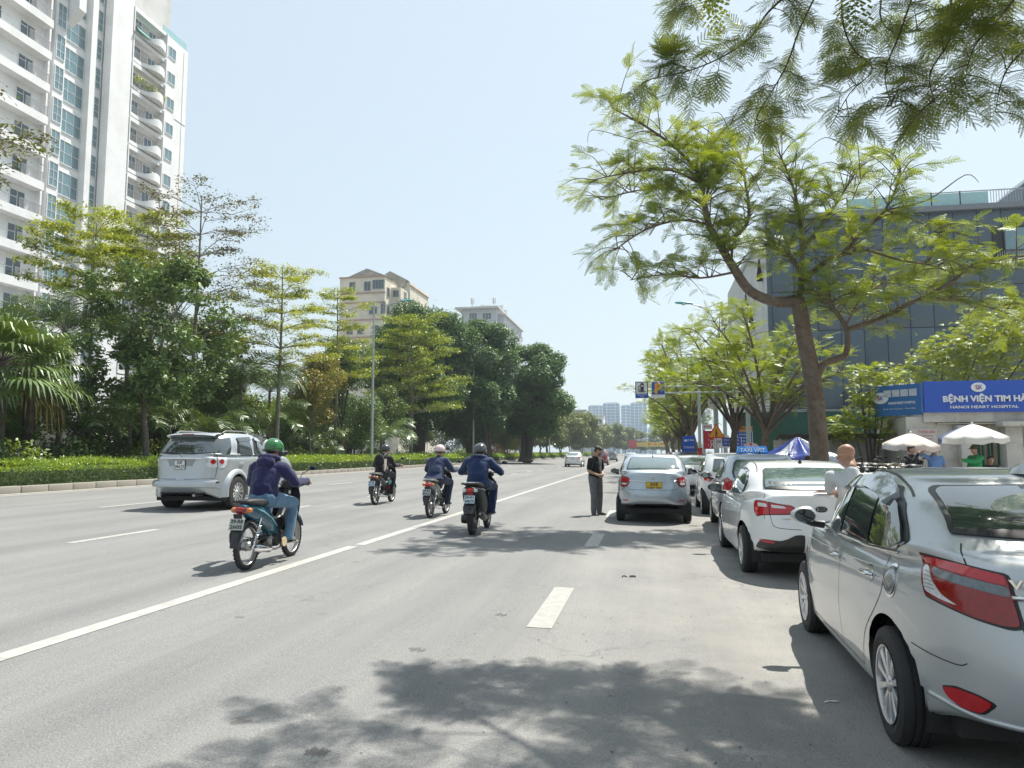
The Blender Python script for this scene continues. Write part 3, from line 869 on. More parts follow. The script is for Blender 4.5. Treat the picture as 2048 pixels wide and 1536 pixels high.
 if tl:
  cn.patch('lamp_band',[(55,1.045),(44,1.038),(26,1.024),(19,1.014),(18.4,.975),(26,.985),(38,.998),(52.5,1.01)], 'wrap', REDL,.013,-sd, pv, step=.04, parent=tl, skirt=.008)
  cn.patch('lamp_strip',[(46,.997),(30,.985),(18.2,.969),(17.6,.925),(30,.945),(44,.96)], 'wrap', SMOKE,.0125,-sd, pv, step=.04, parent=tl, skirt=.008)
  cn.patch('lamp_corner',[(52,1.0),(47.5,.99),(45,.94),(40,.885),(33,.850),(40,.862),(48.5,.885)], 'wrap', CLRL,.0135,-sd, pv, step=.03, parent=tl, skirt=.008)
  for k in range(5):
   zz = .905 + k * .017
   cn.line('lamp_flute',[(49.6, zz),(45.8 - (4 - k) * .7, zz - .004)], 'wrap', mat=STEEL, off=.0145, side=-sd, piv=pv, thick=.002, parent=tl)
 cn.patch('reflector_recess',[(42.5,0.455),(35.5,0.480),(27.5,0.475),(22.5,0.455),(26.5,0.390),(33.5,0.385),(39.5,0.410)], 'wrap', BLKP,.001,-sd, pv, step=.045)
 cn.patch('reflector',[(41.5,0.452),(35.5,0.471),(27.5,0.467),(23.8,0.450),(27.0,0.398),(33.5,0.392),(39.0,0.415)], 'wrap', REDL,.010,-sd, pv, step=.04)
 cn.line('bumper_lip',[(50,.395),(42,.39),(34,.38),(26,.375),(18,.38),(8,.395),(0,.395)], 'wrap', side=-sd, piv=pv, mat=SILVER, off=.004, thick=.012)
 cn.line('deck_seam', smooth_poly([(.54, sd * .58),(.47, sd * .605),(.38, sd * .61),(.30, sd * .595),(.24, sd * .565)]), 'top', w=.007)
 cn.line('deck_seam', smooth_poly([(15.5,.80),(14.5,.77),(11,.752),(0,.75),(-8,.75)]), 'wrap', w=.007, side=-sd, piv=pv)
cn.patch('fuel_flap',[(.94 + .085 * math.cos(a),.87 + .092 * math.sin(a)) for a in [2 * PI * k / 24 for k in range(24)]], 'side', CHROME,.004,1, skirt=.008, smooth_out=False, step=.03)
ff = cn.patch('fuel_cap',[(.94 + .070 * math.cos(a),.87 + .076 * math.sin(a)) for a in [2 * PI * k / 24 for k in range(24)]], 'side', M_('brushed_cap',(.42,.43,.44),.3,.9, var=.4, scale=18),.009,1, skirt=.005, smooth_out=False, step=.03)
for k in range(-3,4):
 cn.line('cap_rib',[(.94 + k * .018 - .012,.87 + .062 * math.sqrt(max(0,1 - (k / 3.9)**2))),(.94 + k * .018 + .012,.87 - .062 * math.sqrt(max(0,1 - (k / 3.9)**2)))], 'side', mat=CHROME, off=.010, side=1, thick=.0022)
rs = [(-.61,1.165),(-.3,1.155),(.3,1.155),(.61,1.165),(.59,1.24),(.56,1.36),(.51,1.382),(0,1.392),(-.51,1.382),(-.56,1.36),(-.59,1.24)]
cn.patch('screen_surround', rs, 'rear', BLKP,.002,1, skirt=.02, fit=3)
rg = cn.patch('rear_screen',[(y * .955,1.255 + (z - 1.255) * .93) for y, z in rs], 'rear', M_('rear_screen_glass',(.035,.055,.05),.03, var=.3, scale=2, coat=1, spec=1),.006,1, skirt=.004, fit=3)
cn.patch('sunshade',[(.36 * math.cos(a),1.275 + .07 * math.sin(a)) for a in [2 * PI * k / 30 for k in range(30)]], 'rear', M_('foil_sunshade',(.30,.33,.24),.5,.0, var=.5, scale=45, bump=.8, bscale=80),.0125,1, skirt=.002, smooth_out=False, parent=rg, fit=3)
cn.patch('windscreen',[(-.66,1.06),(.66,1.06),(.60,1.25),(.52,1.38),(0,1.385),(-.52,1.38),(-.60,1.25)], 'front', GLASS,.005,1)
for sd in (1,-1):
 cn.patch('headlamp',[(8,.70),(30,.74),(52,.80),(50,.72),(30,.64),(10,.62)], 'wrapf', CLRL,.01, sd,(3.4,.25))
cn.patch('grille',[(-.45,.50),(.45,.50),(.50,.62),(.40,.67),(-.40,.67),(-.50,.62)], 'front', BLKP,.008)
cn.line('boot_trim', smooth_poly([(-.50,.925),(-.3,.94),(0,.945),(.3,.94),(.50,.925)]), 'rear', mat=CHROME, off=.008, thick=.013)
gp = cn.proj('rear')(.44,1.0)[0]
text('Vios',.058, CHROME, cn.root, 'badge',(gp.x - .006,.45,.985),(PI / 2,0,-PI / 2), ext=.004, width=.15, bold=.001)
plate(cn, '30A\n714.28',0,.84,.33,.165, PLW, PLG)
fin = MB()
prof = [(1.36,.0,.028),(1.30,.03,.026),(1.24,.055,.018),(1.20,.062,.010),(1.185,.0,.012)]
b0 = [(1.42,0,0)]
ring0 = [(1.30 + .11 * math.cos(a),.036 * math.sin(a),1.445) for a in [2 * PI * k / 14 for k in range(14)]]
ring1 = [(1.285 + .085 * math.cos(a),.026 * math.sin(a),1.475 + .012 * -math.cos(a)) for a in [2 * PI * k / 14 for k in range(14)]]
ring2 = [(1.245 + .035 * math.cos(a),.008 * math.sin(a),1.505 + .004 * -math.cos(a)) for a in [2 * PI * k / 14 for k in range(14)]]
fin.rings([ring0, ring1, ring2], SILVER, True, True); fin.build('aerial_fin', None, cn.root, sharp=60)
ex = MB(); ex.tube([(.5,-.45,.22),(.06,-.45,.215)],.025, STEEL,12); ex.build('exhaust', None, cn.root)
# ================================================================= the other cars
def arc_lamp(c, kind, poly, mat, side, off=.012, name='tail_lamp', piv=(1.0,.25), parent=None, step=.05, skirt=.012):
 return c.patch(name, poly, kind, mat, off, side, piv, step=step, parent=parent, skirt=skirt)
def antenna(c, x, kind='fin', mat=BLKP, y=0):
 h = c.proj('top')(x, y)[0]; mb = MB()
 if kind == 'fin':
  R0 = [(x + .07 * math.cos(a), y + .028 * math.sin(a), h.z - .01) for a in [2 * PI * k / 10 for k in range(10)]]
  R1 = [(x - .02 + .03 * math.cos(a), y + .012 * math.sin(a), h.z + .045) for a in [2 * PI * k / 10 for k in range(10)]]
  R2 = [(x - .035 + .01 * math.cos(a), y + .003 * math.sin(a), h.z + .07) for a in [2 * PI * k / 10 for k in range(10)]]
  mb.rings([R0, R1, R2], mat, True, True)
 else:
  mb.lathe([(.02,-.005),(.016,.012),(.008,.02)], mat, c=h, seg=10, cap=True)
  mb.tube([h, h + Vector((-.03,0,.17))],[.004,.0035], mat,6)
 mb.build('aerial', None, c.root)
# ---- white saloon behind the bald man
ck = Car('parked_car', 'white sedan with red block tail lamps and an oval badge, second in the parked row', 'car', GPARK,
   sedan_spec(L=4.37, hw=.86, H=1.455, ax=(.90,3.47), wr=.305, deck=1.06, belt=.95, roofw=.60, belt_w=.78, bl0=.36, bl1=1.10, lowr=.36, cnt=(14,50,14), sub=3), WHITEC,(2.00,9.42, gz(2.0)), R(90 + .8))
add_wheels(ck, 'six',.20,.19)
for sd in (1,-1):
 ck.patch('window_surround',[(3.02,1.0),(2.50,1.26),(2.1,1.345),(1.60,1.36),(1.22,1.32),(1.00,1.24),(.93,1.15),(.98,1.06),(1.10,1.00),(1.9,.98),(2.85,.97)], 'side', BLKP,.002, sd, skirt=.02)
 ck.patch('window_glass',[(2.86,1.0),(2.48,1.23),(2.18,1.305),(1.97,1.32),(2.0,.995)], 'side', GLASSB,.006, sd, skirt=.004, fit=2)
 ck.patch('window_glass',[(1.90,1.325),(1.60,1.332),(1.25,1.295),(1.05,1.225),(.98,1.14),(1.03,1.06),(1.13,1.02),(1.93,.998)], 'side', GLASSB,.006, sd, skirt=.004, fit=2)
 ck.line('belt_trim',[(2.90,.972),(1.9,.977),(1.05,1.0)], 'side', mat=CHROME, off=.006, side=sd, thick=.006)
 ck.line('door_seam', smooth_poly([(1.96,.97),(2.0,.82),(2.02,.5),(2.02,.27)]), 'side', side=sd)
 ck.line('door_seam', smooth_poly([(1.14,.99),(1.00,.88),(1.02,.76),(1.14,.62),(1.34,.42),(1.42,.27)]), 'side', side=sd)
 ck.line('door_seam', smooth_poly([(2.95,.97),(3.06,.8),(3.0,.45),(3.0,.27)]), 'side', side=sd)
 for hx in (2.12,1.28):
  g = ck.proj('side', sd)
  P = [g(hx + d,.83)[0] + g(hx + d,.83)[1] * o for d, o in ((-.08,.004),(-.06,.03),(0,.036),(.06,.03),(.09,.008))]
  h = MB(); h.tube(P,[.010,.012,.013,.012,.010], CHROME,8); h.build('door_handle', None, ck.root)
 mirror_part(ck,2.86, sd * .86,1.02, sd, BLKP, w=.22, h=.16)
 pv = (1.0,.25)
 gk = ck.patch('lamp_gasket',[(44,.965),(33,.968),(22,.955),(12,.935),(5.5,.925),(3.0,.90),(3.6,.845),(6.5,.815),(18,.805),(30,.79),(38,.765),(43,.83)], 'wrap', M_('dark_red_gasket',(.10,.005,.008),.3),.003,-sd, pv, step=.045)
 tl = ck.patch('tail_lamp',[(43,.955),(33,.958),(22,.945),(12,.927),(6,.917),(4.0,.90),(4.6,.85),(7,.825),(18,.815),(30,.80),(37.5,.78),(42,.84)], 'wrap', REDL,.012,-sd, pv, step=.035)
 ck.patch('lamp_reflector',[(36.5,.94),(26,.934),(24.5,.895),(35.5,.890)], 'wrap', CLRL,.016,-sd, pv, step=.03, parent=tl, skirt=.006)
 ck.patch('lamp_reflector',[(21.5,.928),(11,.912),(9,.885),(20.5,.888)], 'wrap', CLRL,.016,-sd, pv, step=.03, parent=tl, skirt=.006)
 ck.line('lamp_split',[(23.4,.955),(22.5,.80)], 'wrap', w=.007, side=-sd, piv=pv, off=.0165, parent=tl)
 ck.patch('bumper_insert',[(41,.385),(36,.46),(30,.50),(14,.50),(9,.53),(4,.58),(0,.585),(-2,.58),(-2,.36),(20,.36)], 'wrap', BLKP,.006,-sd, pv, step=.045)
 ck.patch('reflector',[(35,.495),(18,.488),(19,.462),(31,.465)], 'wrap', REDL,.011,-sd, pv, step=.03)
 ck.line('deck_seam', smooth_poly([(22.5,.80),(20.5,.70),(17.5,.66),(10,.648),(0,.645)]), 'wrap', w=.007, side=-sd, piv=pv)
 ck.line('deck_seam', smooth_poly([(.40, sd * .60),(.32, sd * .63),(.2, sd * .61),(.15, sd * .60)]), 'top', w=.007)
 ck.line('roof_ditch', smooth_poly([(.98, sd * .60),(1.3, sd * .56),(2.0, sd * .55),(2.5, sd * .56)]), 'top', w=.014, mat=BLKP)
rs = [(-.60,1.115),(-.3,1.105),(.3,1.105),(.60,1.115),(.575,1.22),(.53,1.335),(.48,1.36),(0,1.37),(-.48,1.36),(-.53,1.335),(-.575,1.22)]
ck.patch('screen_surround', rs, 'rear', BLKP,.003,1, skirt=.02, fit=3)
ck.patch('rear_screen',[(y * .96,1.235 + (z - 1.235) * .93) for y, z in rs], 'rear', GLASSB,.007,1, skirt=.004, fit=3)
ck.patch('windscreen',[(-.64,1.04),(.64,1.04),(.58,1.25),(.50,1.36),(0,1.37),(-.50,1.36),(-.58,1.25)], 'front', GLASS,.005,1)
bd = ck.patch('badge',[(.075 * math.cos(a),.885 + .036 * math.sin(a)) for a in [2 * PI * k / 24 for k in range(24)]], 'rear', BLKP,.008,1, smooth_out=False, step=.03)
gp = ck.proj('rear')(0,.885)[0]
text('KIA',.055, CHROME, bd, 'badge_letters',(gp.x - .010,0,.883),(PI / 2,0,-PI / 2), ext=.002, width=.105, bold=.001)
rgm = MB(); rgm.tube([(gp.x - .010,.075 * math.cos(a),.885 + .036 * math.sin(a)) for a in [2 * PI * k / 24 for k in range(24)]],.003, CHROME,5, closed=True); rgm.build('badge_rim', None, bd)
gp = ck.proj('rear')(.36,.77)[0]
text('Cerato',.034, STEEL, ck.root, 'badge',(gp.x - .004,.40,.765),(PI / 2,0,-PI / 2), ext=.001, width=.12)
plate(ck, '30A\n582.16',-.08,.50,.33,.165, PLW, PLG)
antenna(ck,1.24)
antenna(ck,1.32, y=-.02) if False else None
# ---- silver saloon standing in the lane, yellow plate
ci = Car('parked_car', 'silver sedan with a yellow number plate standing beside the man in black', 'car', None,
   sedan_spec(L=3.995, hw=.83, H=1.505, ax=(.80,3.22), wr=.29, arch=.335, deck=1.11, belt=.97, roofw=.57, belt_w=.735, bl0=.30, bl1=.92, ws0=1.05, ws1=1.85, lowr=.40, cnt=(14,46,14), sub=3), SILVERB,(.03,16.25, gz(0)), R(90 - .3))
add_wheels(ci, 'five',.18,.175)
for sd in (1,-1):
 pv = (1.0,.0)
 ci.patch('window_surround',[(2.9,1.02),(2.3,1.33),(1.9,1.39),(1.4,1.39),(1.05,1.33),(.82,1.15),(.95,1.02),(1.8,1.0)], 'side', BLKP,.002, sd)
 ci.patch('window_glass',[(2.72,1.03),(2.28,1.29),(1.85,1.35),(1.87,1.02)], 'side', GLASSB,.006, sd, skirt=.004, fit=2)
 ci.patch('window_glass',[(1.78,1.355),(1.4,1.355),(1.1,1.30),(.90,1.15),(1.0,1.045),(1.80,1.02)], 'side', GLASSB,.006, sd, skirt=.004, fit=2)
 ci.line('door_seam', smooth_poly([(1.83,1.0),(1.86,.6),(1.84,.3)]), 'side', side=sd)
 mirror_part(ci,2.62, sd * .84,1.075, sd, BLKP, w=.21, h=.15)
 tl = ci.patch('tail_lamp',[(51,1.0),(44,1.01),(35,.995),(31.5,.95),(32.5,.86),(35,.80),(43,.775),(52,.80)], 'wrap', REDD,.012,-sd, pv, step=.035)
 ci.patch('lamp_ring',[(49.5,.985),(44,.995),(36,.98),(33.5,.94),(34.5,.89),(48,.90)], 'wrap', REDL,.018,-sd, pv, step=.03, parent=tl, skirt=.006)
 ci.patch('lamp_reflector',[(48,.872),(36,.868),(37,.825),(47,.83)], 'wrap', CLRL,.018,-sd, pv, step=.03, parent=tl, skirt=.006)
 ci.patch('reflector',[(47,.505),(33,.515),(33,.488),(43,.478)], 'wrap', REDL,.01,-sd, pv, step=.03)
 ci.line('deck_seam', smooth_poly([(34.5,.79),(31,.745),(26,.73),(0,.728)]), 'wrap', w=.008, side=-sd, piv=pv)
 ci.line('bumper_seam', smooth_poly([(38,.79),(45,.74),(60,.70),(70,.69)]), 'wrap', w=.006, side=-sd, piv=pv)
 ci.patch('bumper_insert',[(33,.36),(28,.405),(22,.43),(0,.43),(-2,.43),(-2,.33),(20,.33)], 'wrap', BLKP,.006,-sd, pv, step=.05)
rs = [(-.58,1.165),(.58,1.165),(.54,1.29),(.50,1.40),(.45,1.42),(0,1.43),(-.45,1.42),(-.50,1.40),(-.54,1.29)]
ci.patch('screen_surround', rs, 'rear', BLKP,.003,1, fit=3)
ci.patch('rear_screen',[(y * .95,1.29 + (z - 1.29) * .92) for y, z in rs], 'rear', GLASSB,.007,1, skirt=.004, fit=3)
ci.patch('windscreen',[(-.58,1.06),(.58,1.06),(.50,1.39),(-.50,1.39)], 'front', GLASS,.005)
ci.line('boot_trim', smooth_poly([(-.53,.925),(-.3,.905),(0,.90),(.3,.905),(.53,.925)]), 'rear', mat=CHROME, off=.006, thick=.010)
gp = ci.proj('rear')(0,.98)[0]
bm_ = MB(); bm_.tube([(gp.x - .008,.05 * math.cos(a),.985 + .026 * math.sin(a)) for a in [2 * PI * k / 20 for k in range(20)]],.005, CHROME,6, closed=True)
bm_.tube([(gp.x - .009,-.02 + .004,.965),(gp.x - .009,-.012,1.004)],.004, CHROME,6); bm_.tube([(gp.x - .009,.016,.965),(gp.x - .009,.024,1.004)],.004, CHROME,6); bm_.tube([(gp.x - .009,-.016,.982),(gp.x - .009,.02,.988)],.004, CHROME,6)
bm_.build('badge', None, ci.root)
gp = ci.proj('rear')(.45,1.0)[0]
text('GRAND i10',.03, STEEL, ci.root, 'badge',(gp.x - .004,.47,1.0),(PI / 2,0,-PI / 2), ext=.001, width=.10)
plate(ci, '30E\n590.05',-.02,.80,.335,.20, PLY, PLG)
antenna(ci,.95, 'rod')
# ---- boxy hatchback / people carrier shape
def hatch_spec(L=4.0, hw=.84, H=1.60, ax=(.75,3.2), wr=.31, arch=.355, belt=1.0, roofw=.60, belt_w=.79, rear_lean=.30, ws0=.95, ws1=1.65, lowr=.36, cnt=(14,44,12), sub=3, hoodz=1.0, nose=.86, nr=6.0, gl=.22):
 B = belt
 return dict(L=L, hw=hw, ax=ax, wr=wr, arch=arch, cnt=cnt, sub=sub,
  wx=[(0,.94),(.3,.985),(.8,1.0),(L - 1.2,1.0),(L - .4,.96),(L,.90)],
  rings=[
   dict(xr=.14, xf=L - .12, w=hw * .93, z=[(0, lowr),(.7,.24),(L,.24)]),
   dict(xr=.06, xf=L - .04, w=hw * .965, z=[(0, lowr + .03),(.7,.27),(L,.27)], nr=4.2),
   dict(xr=.01, xf=L, w=hw * .985, z=[(0, lowr + .09),(.9,.38),(L,.38)], nr=4.2),
   dict(xr=.0, xf=L, w=hw, z=[(0, lowr + .22),(1.1,.55),(L,.55)], nr=4.2),
   dict(xr=.04, xf=L - .03, w=hw * .998, z=.70, nr=4.6),
   dict(xr=.07, xf=L - .10, w=hw * .985, z=[(0, B - .10),(1.2, B - .15),(L, nose - .06)], nr=5),
   dict(xr=.085, xf=L - .20, w=hw * .965, z=[(0, B),(1.2, B - .04),(L - 1.3, B - .04),(L - .7, hoodz - .02),(L - .2, nose)], nr=5.5),
   dict(xr=.10, xf=L - .30, w=hw * .93, z=[(0, B + .05),(1.1, B + .03),(L - 1.3, B + .02),(L - .7, hoodz + .03),(L - .2, nose + .04)], nr=nr, zc=.01),
   dict(xr=.115, xf=L - ws0 + .06, w=belt_w * 1.03, z=[(0, B + .08),(2, B + .06),(L - ws0, B + .08)], nr=nr, nf=2.8),
   dict(xr=.13, xf=L - ws0, w=belt_w, z=[(0, B + .12),(2, B + .10),(L - ws0, B + .12)], nr=nr, nf=2.7),
   dict(xr=.13 + rear_lean * .45, xf=L - ws0 - (ws1 - ws0) * .5, w=(belt_w + roofw) / 2 + .02, z=[(0,(B + H) / 2 + .03),(2,(B + H) / 2 + .04),(L,(B + H) / 2 + .05)], nr=nr, nf=2.9),
   dict(xr=.13 + rear_lean, xf=L - ws1, w=roofw, z=[(0, H - .07),(1.5, H - .045),(L - ws1, H - .08)], nr=nr * .9, nf=3.0),
   dict(xr=.13 + rear_lean - .02, xf=L - ws1 - .1, w=roofw - .05, z=[(0, H - .035),(1.5, H - .015),(L - ws1, H - .05)], nr=4.6, nf=3.0, zc=.01),
   dict(xr=.13 + rear_lean + .35, xf=L - ws1 - .4, w=roofw * .55, z=[(0, H - .012),(1.5, H - .002),(L - ws1, H - .02)], nr=3, nf=3.0),
   dict(xr=.13 + rear_lean + .8, xf=L - ws1 - .66, w=.06, z=[(0, H),(1.5, H + .003),(L - ws1, H - .006)], nr=3, nf=3),
  ])
# ---- white hatchback taxi (third) carrying the roof sign
ct = Car('parked_car', 'pale silver hatchback taxi with a lit blue roof sign, third in the parked row', 'car', GPARK,
   hatch_spec(L=3.65, hw=.80, H=1.54, ax=(.6,3.0), wr=.285, arch=.325, belt=.97, roofw=.57, belt_w=.75, rear_lean=.42, lowr=.36), WHITEC if False else SILVERB,(2.08,14.35, gz(2.08)), R(90))
add_wheels(ct, 'steel',.18,.17)
for sd in (1,-1):
 ct.patch('window_surround',[(2.62,1.04),(2.2,1.34),(1.5,1.43),(.95,1.38),(.66,1.22),(.72,1.05),(1.6,1.01)], 'side', BLKP,.002, sd)
 ct.patch('window_glass',[(2.50,1.05),(2.14,1.30),(1.68,1.39),(1.70,1.04)], 'side', GLASSB,.006, sd, skirt=.004, fit=2)
 ct.patch('window_glass',[(1.61,1.39),(1.45,1.39),(.98,1.34),(.78,1.2),(.82,1.07),(1.63,1.04)], 'side', GLASSB,.006, sd, skirt=.004, fit=2)
 mirror_part(ct,2.45, sd * .81,1.08, sd, BLKP, w=.2, h=.15)
 ct.patch('tail_lamp',[(52,1.06),(42,1.10),(36,1.04),(36,.86),(42,.80),(52,.86)], 'wrap', REDL,.012,-sd,(1.0,0), step=.04)
 ct.line('door_seam', smooth_poly([(1.66,1.0),(1.7,.6),(1.68,.3)]), 'side', side=sd)
rs = [(-.56,1.08),(.56,1.08),(.58,1.2),(.52,1.38),(.46,1.43),(-.46,1.43),(-.52,1.38),(-.58,1.2)]
ct.patch('screen_surround', rs, 'rear', BLKP,.003, fit=3); ct.patch('rear_screen',[(y * .95,1.25 + (z - 1.25) * .9) for y, z in rs], 'rear', GLASSB,.008, skirt=.004, fit=3)
ct.patch('windscreen',[(-.56,1.08),(.56,1.08),(.48,1.42),(-.48,1.42)], 'front', GLASS,.005)
plate(ct, '30A\n246.81',0,.78,.33,.165, PLW, PLG)
antenna(ct,.80)
TXB = M_('taxi_sign_blue',(.03,.22,.62),.25, var=.1, scale=4, coat=.5, emit=(.02,.15,.5), estr=.15)
TXW = M_('taxi_sign_white',(.75,.78,.8),.4)
sg = MB()
sg.rings([[(x, y, z) for x, y in ((-.09,-hw_),(.09,-hw_),(.09, hw_),(-.09, hw_))] for hw_, z in ((.345,1.60),(.34,1.63),(.31,1.735),(.30,1.74))], TXB, True, True, smooth=False)
sgo = sg.build('roof_sign', None, ct.root,(1.9,0,-.04)); sgo.scale = (.9,.9,1.0); sgo['label'] = 'blue taxi roof sign with white capitals'
b = MB(); b.box((0,0,1.595),(.2,.70,.02), M_('sign_base_blue',(.015,.04,.16),.4)); b.box((0,.25,1.56),(.12,.05,.06), BLKP); b.box((0,-.25,1.56),(.12,.05,.06), BLKP); b.build('sign_base', None, sgo)
text('TAXI VIET',.105, TXW, sgo, 'sign_letters',(-.094,0,1.658),(PI / 2,0,-PI / 2), ext=.003, width=.56, bold=.003)
text('LIEN MINH',.045, TXW, sgo, 'sign_letters',(-.094,0,1.718),(PI / 2,0,-PI / 2), ext=.003, width=.30)
fan = MB(); fan.prism([(.17 * math.cos(a),.075 * math.sin(a)) for a in [PI * k / 16 for k in range(17)]],-.01,.01, M_('pale_orange',(.62,.33,.22),.5), Matrix.Translation((0,.02,1.735)) @ Matrix.Rotation(PI / 2,4, 'Z') @ Matrix.Rotation(PI / 2,4, 'X'))
fan.ell((-.012,.02,1.775),(.004,.035,.03), M_('red_emblem',(.5,.03,.02),.4),10,6)
for k in range(5):
 a = PI * (k + .5) / 5; fan.tube([(-.012,.02,1.742),(-.012,.02 + .15 * math.cos(a),1.742 + .065 * math.sin(a))],.003, TXW,4)
fan.build('sign_emblem', None, sgo)
# ---- white SUV-ish hatch (fourth), further on
cm = Car('parked_car', 'white hatchback with a black door mirror, fourth in the parked row', 'car', GPARK,
   hatch_spec(L=3.9, hw=.84, H=1.56, ax=(.65,3.15), belt=.98, roofw=.60, belt_w=.78, rear_lean=.4), WHITEC,(2.06,19.0, gz(2.06)), R(90))
def plain_glaze(c, L, z0=1.05, z1=1.41, wmat=GLASS, lampz=(.84,1.06), pl='30A\n135.79', plc=PLW, mirrors=True, mz=1.08, mirm=None, rs_=None, rel=.4, style='six'):
 add_wheels(c, style, c.sp['wr'] * .64,.18)
 zm = (z0 + z1) / 2
 for sd in (1,-1):
  x0, x1 = .13 + rel + .25, L - 1.35
  c.patch('window_surround',[(x1 + .30, z0 - .02),(x1 - .2, z1 - .03),((x0 + x1) / 2, z1 + .02),(x0 + .15, z1 - .03),(x0 - .1, zm),(x0 - .05, z0 - .02)], 'side', BLKP,.002, sd, step=.1)
  xm = (x0 + x1) / 2 + .05
  c.patch('window_glass',[(x1 + .15, z0),(x1 - .22, z1 - .06),(xm + .04, z1 - .015),(xm + .04, z0)], 'side', wmat,.006, sd, skirt=.004, step=.1, fit=2)
  c.patch('window_glass',[(xm - .04, z1 - .015),(x0 + .18, z1 - .06),(x0 - .02, zm),(x0, z0),(xm - .04, z0)], 'side', wmat,.006, sd, skirt=.004, step=.1, fit=2)
  if mirrors: mirror_part(c, x1 + .1, sd * c.sp['hw'], mz, sd, mirm or BLKP, w=.2, h=.15)
  c.patch('tail_lamp',[(52, lampz[1]),(38, lampz[1] + .01),(33,(lampz[0] + lampz[1]) / 2),(36, lampz[0]),(52, lampz[0] + .03)], 'wrap', REDL,.012,-sd,(1.0,0), step=.07)
  c.patch('headlamp',[(52,.76),(38,.78),(22,.72),(24,.64),(50,.66)], 'wrapf', CLRL,.012, sd,(L - 1.0,0), step=.07)
  c.line('door_seam', smooth_poly([(xm, z0 - .03),(xm + .03,.6),(xm,.3)]), 'side', side=sd, dens=.08)
 rs = rs_ or [(-.57, z0 + .03),(.57, z0 + .03),(.50, z1),(-.50, z1)]
 c.patch('rear_screen', rs, 'rear', wmat,.006, step=.1, fit=3)
 c.patch('windscreen',[(-.58, z0 + .02),(.58, z0 + .02),(.48, z1 - .01),(-.48, z1 - .01)], 'front', wmat,.005, step=.1)
 if pl:
  g = c.proj('rear')(0,.78)[0]
  b = MB(); b.box((g.x - .01,0,.78),(.01,.34,.17), plc); po = b.build('number_plate', None, c.root)
  for i, t in enumerate(pl.split('\n')): text(t, .08, PLG, po, 'plate_number',(g.x - .017,0,.78 + .04 - i * .08),(PI / 2,0,-PI / 2), ext=.001, width=.16 if len(t) < 4 else .27)
plain_glaze(cm,3.9)
# ---- small white saloon beyond, and cars out on the road
cb = Car('parked_car', 'white sedan parked beyond the yellow plated car near the sign poles', 'car', None,
   sedan_spec(cnt=(9,26,9), sub=2, lowr=.38), WHITEC,(1.55,27.5, gz(1.5)), R(90))
plain_glaze(cb,4.41,1.03,1.33, GLASSB,(.84,1.0), rs_=[(-.60,1.12),(.60,1.12),(.52,1.37),(-.52,1.37)], rel=.75)
cb2 = Car('parked_car', 'black car seen only by its roof beyond the white sedans', 'car', None,
   hatch_spec(cnt=(9,26,9), sub=2), carpaint('black_car_paint',(.03,.03,.035),0,.35),(1.9,36.5, gz(1.5)), R(90))
plain_glaze(cb2,4.0)
RED = carpaint('dark_red_car_paint',(.22,.03,.04),.3,.35)
GREY = carpaint('grey_car_paint',(.24,.25,.26),.5,.35)
FAR = [('white sedan driving away, far up the middle lanes of the road', sedan_spec, WHITEC,-7.4,71, True),
  ('dark red car driving away just right of the far white sedan', hatch_spec, RED,-5.6,84, False),
  ('grey people carrier driving away at the far end of the road', hatch_spec, GREY,-6.1,118, False),
  ('silver car behind the silver taxi, far up the right hand lane', sedan_spec, SILVER,-2.6,96, True),
  ('small red car at the far end beside the row of trunks', hatch_spec, RED,2.0,62, False),
  ('white van like car parked far up the right kerb', hatch_spec, WHITEC,2.0,50, False)]
for lab, spf, pm, x, y, sed in FAR:
 c = Car('distant_car', lab, 'car',(x, y,0) if False else None, spf(cnt=(8,20,8), sub=2), pm,(x, y, gz(x)), R(90))
 if sed: plain_glaze(c,4.41,1.03,1.33, GLASSB,(.84,1.0), rs_=[(-.60,1.12),(.60,1.12),(.52,1.37),(-.52,1.37)], rel=.75, mirrors=False)
 else: plain_glaze(c,4.0, mirrors=False)
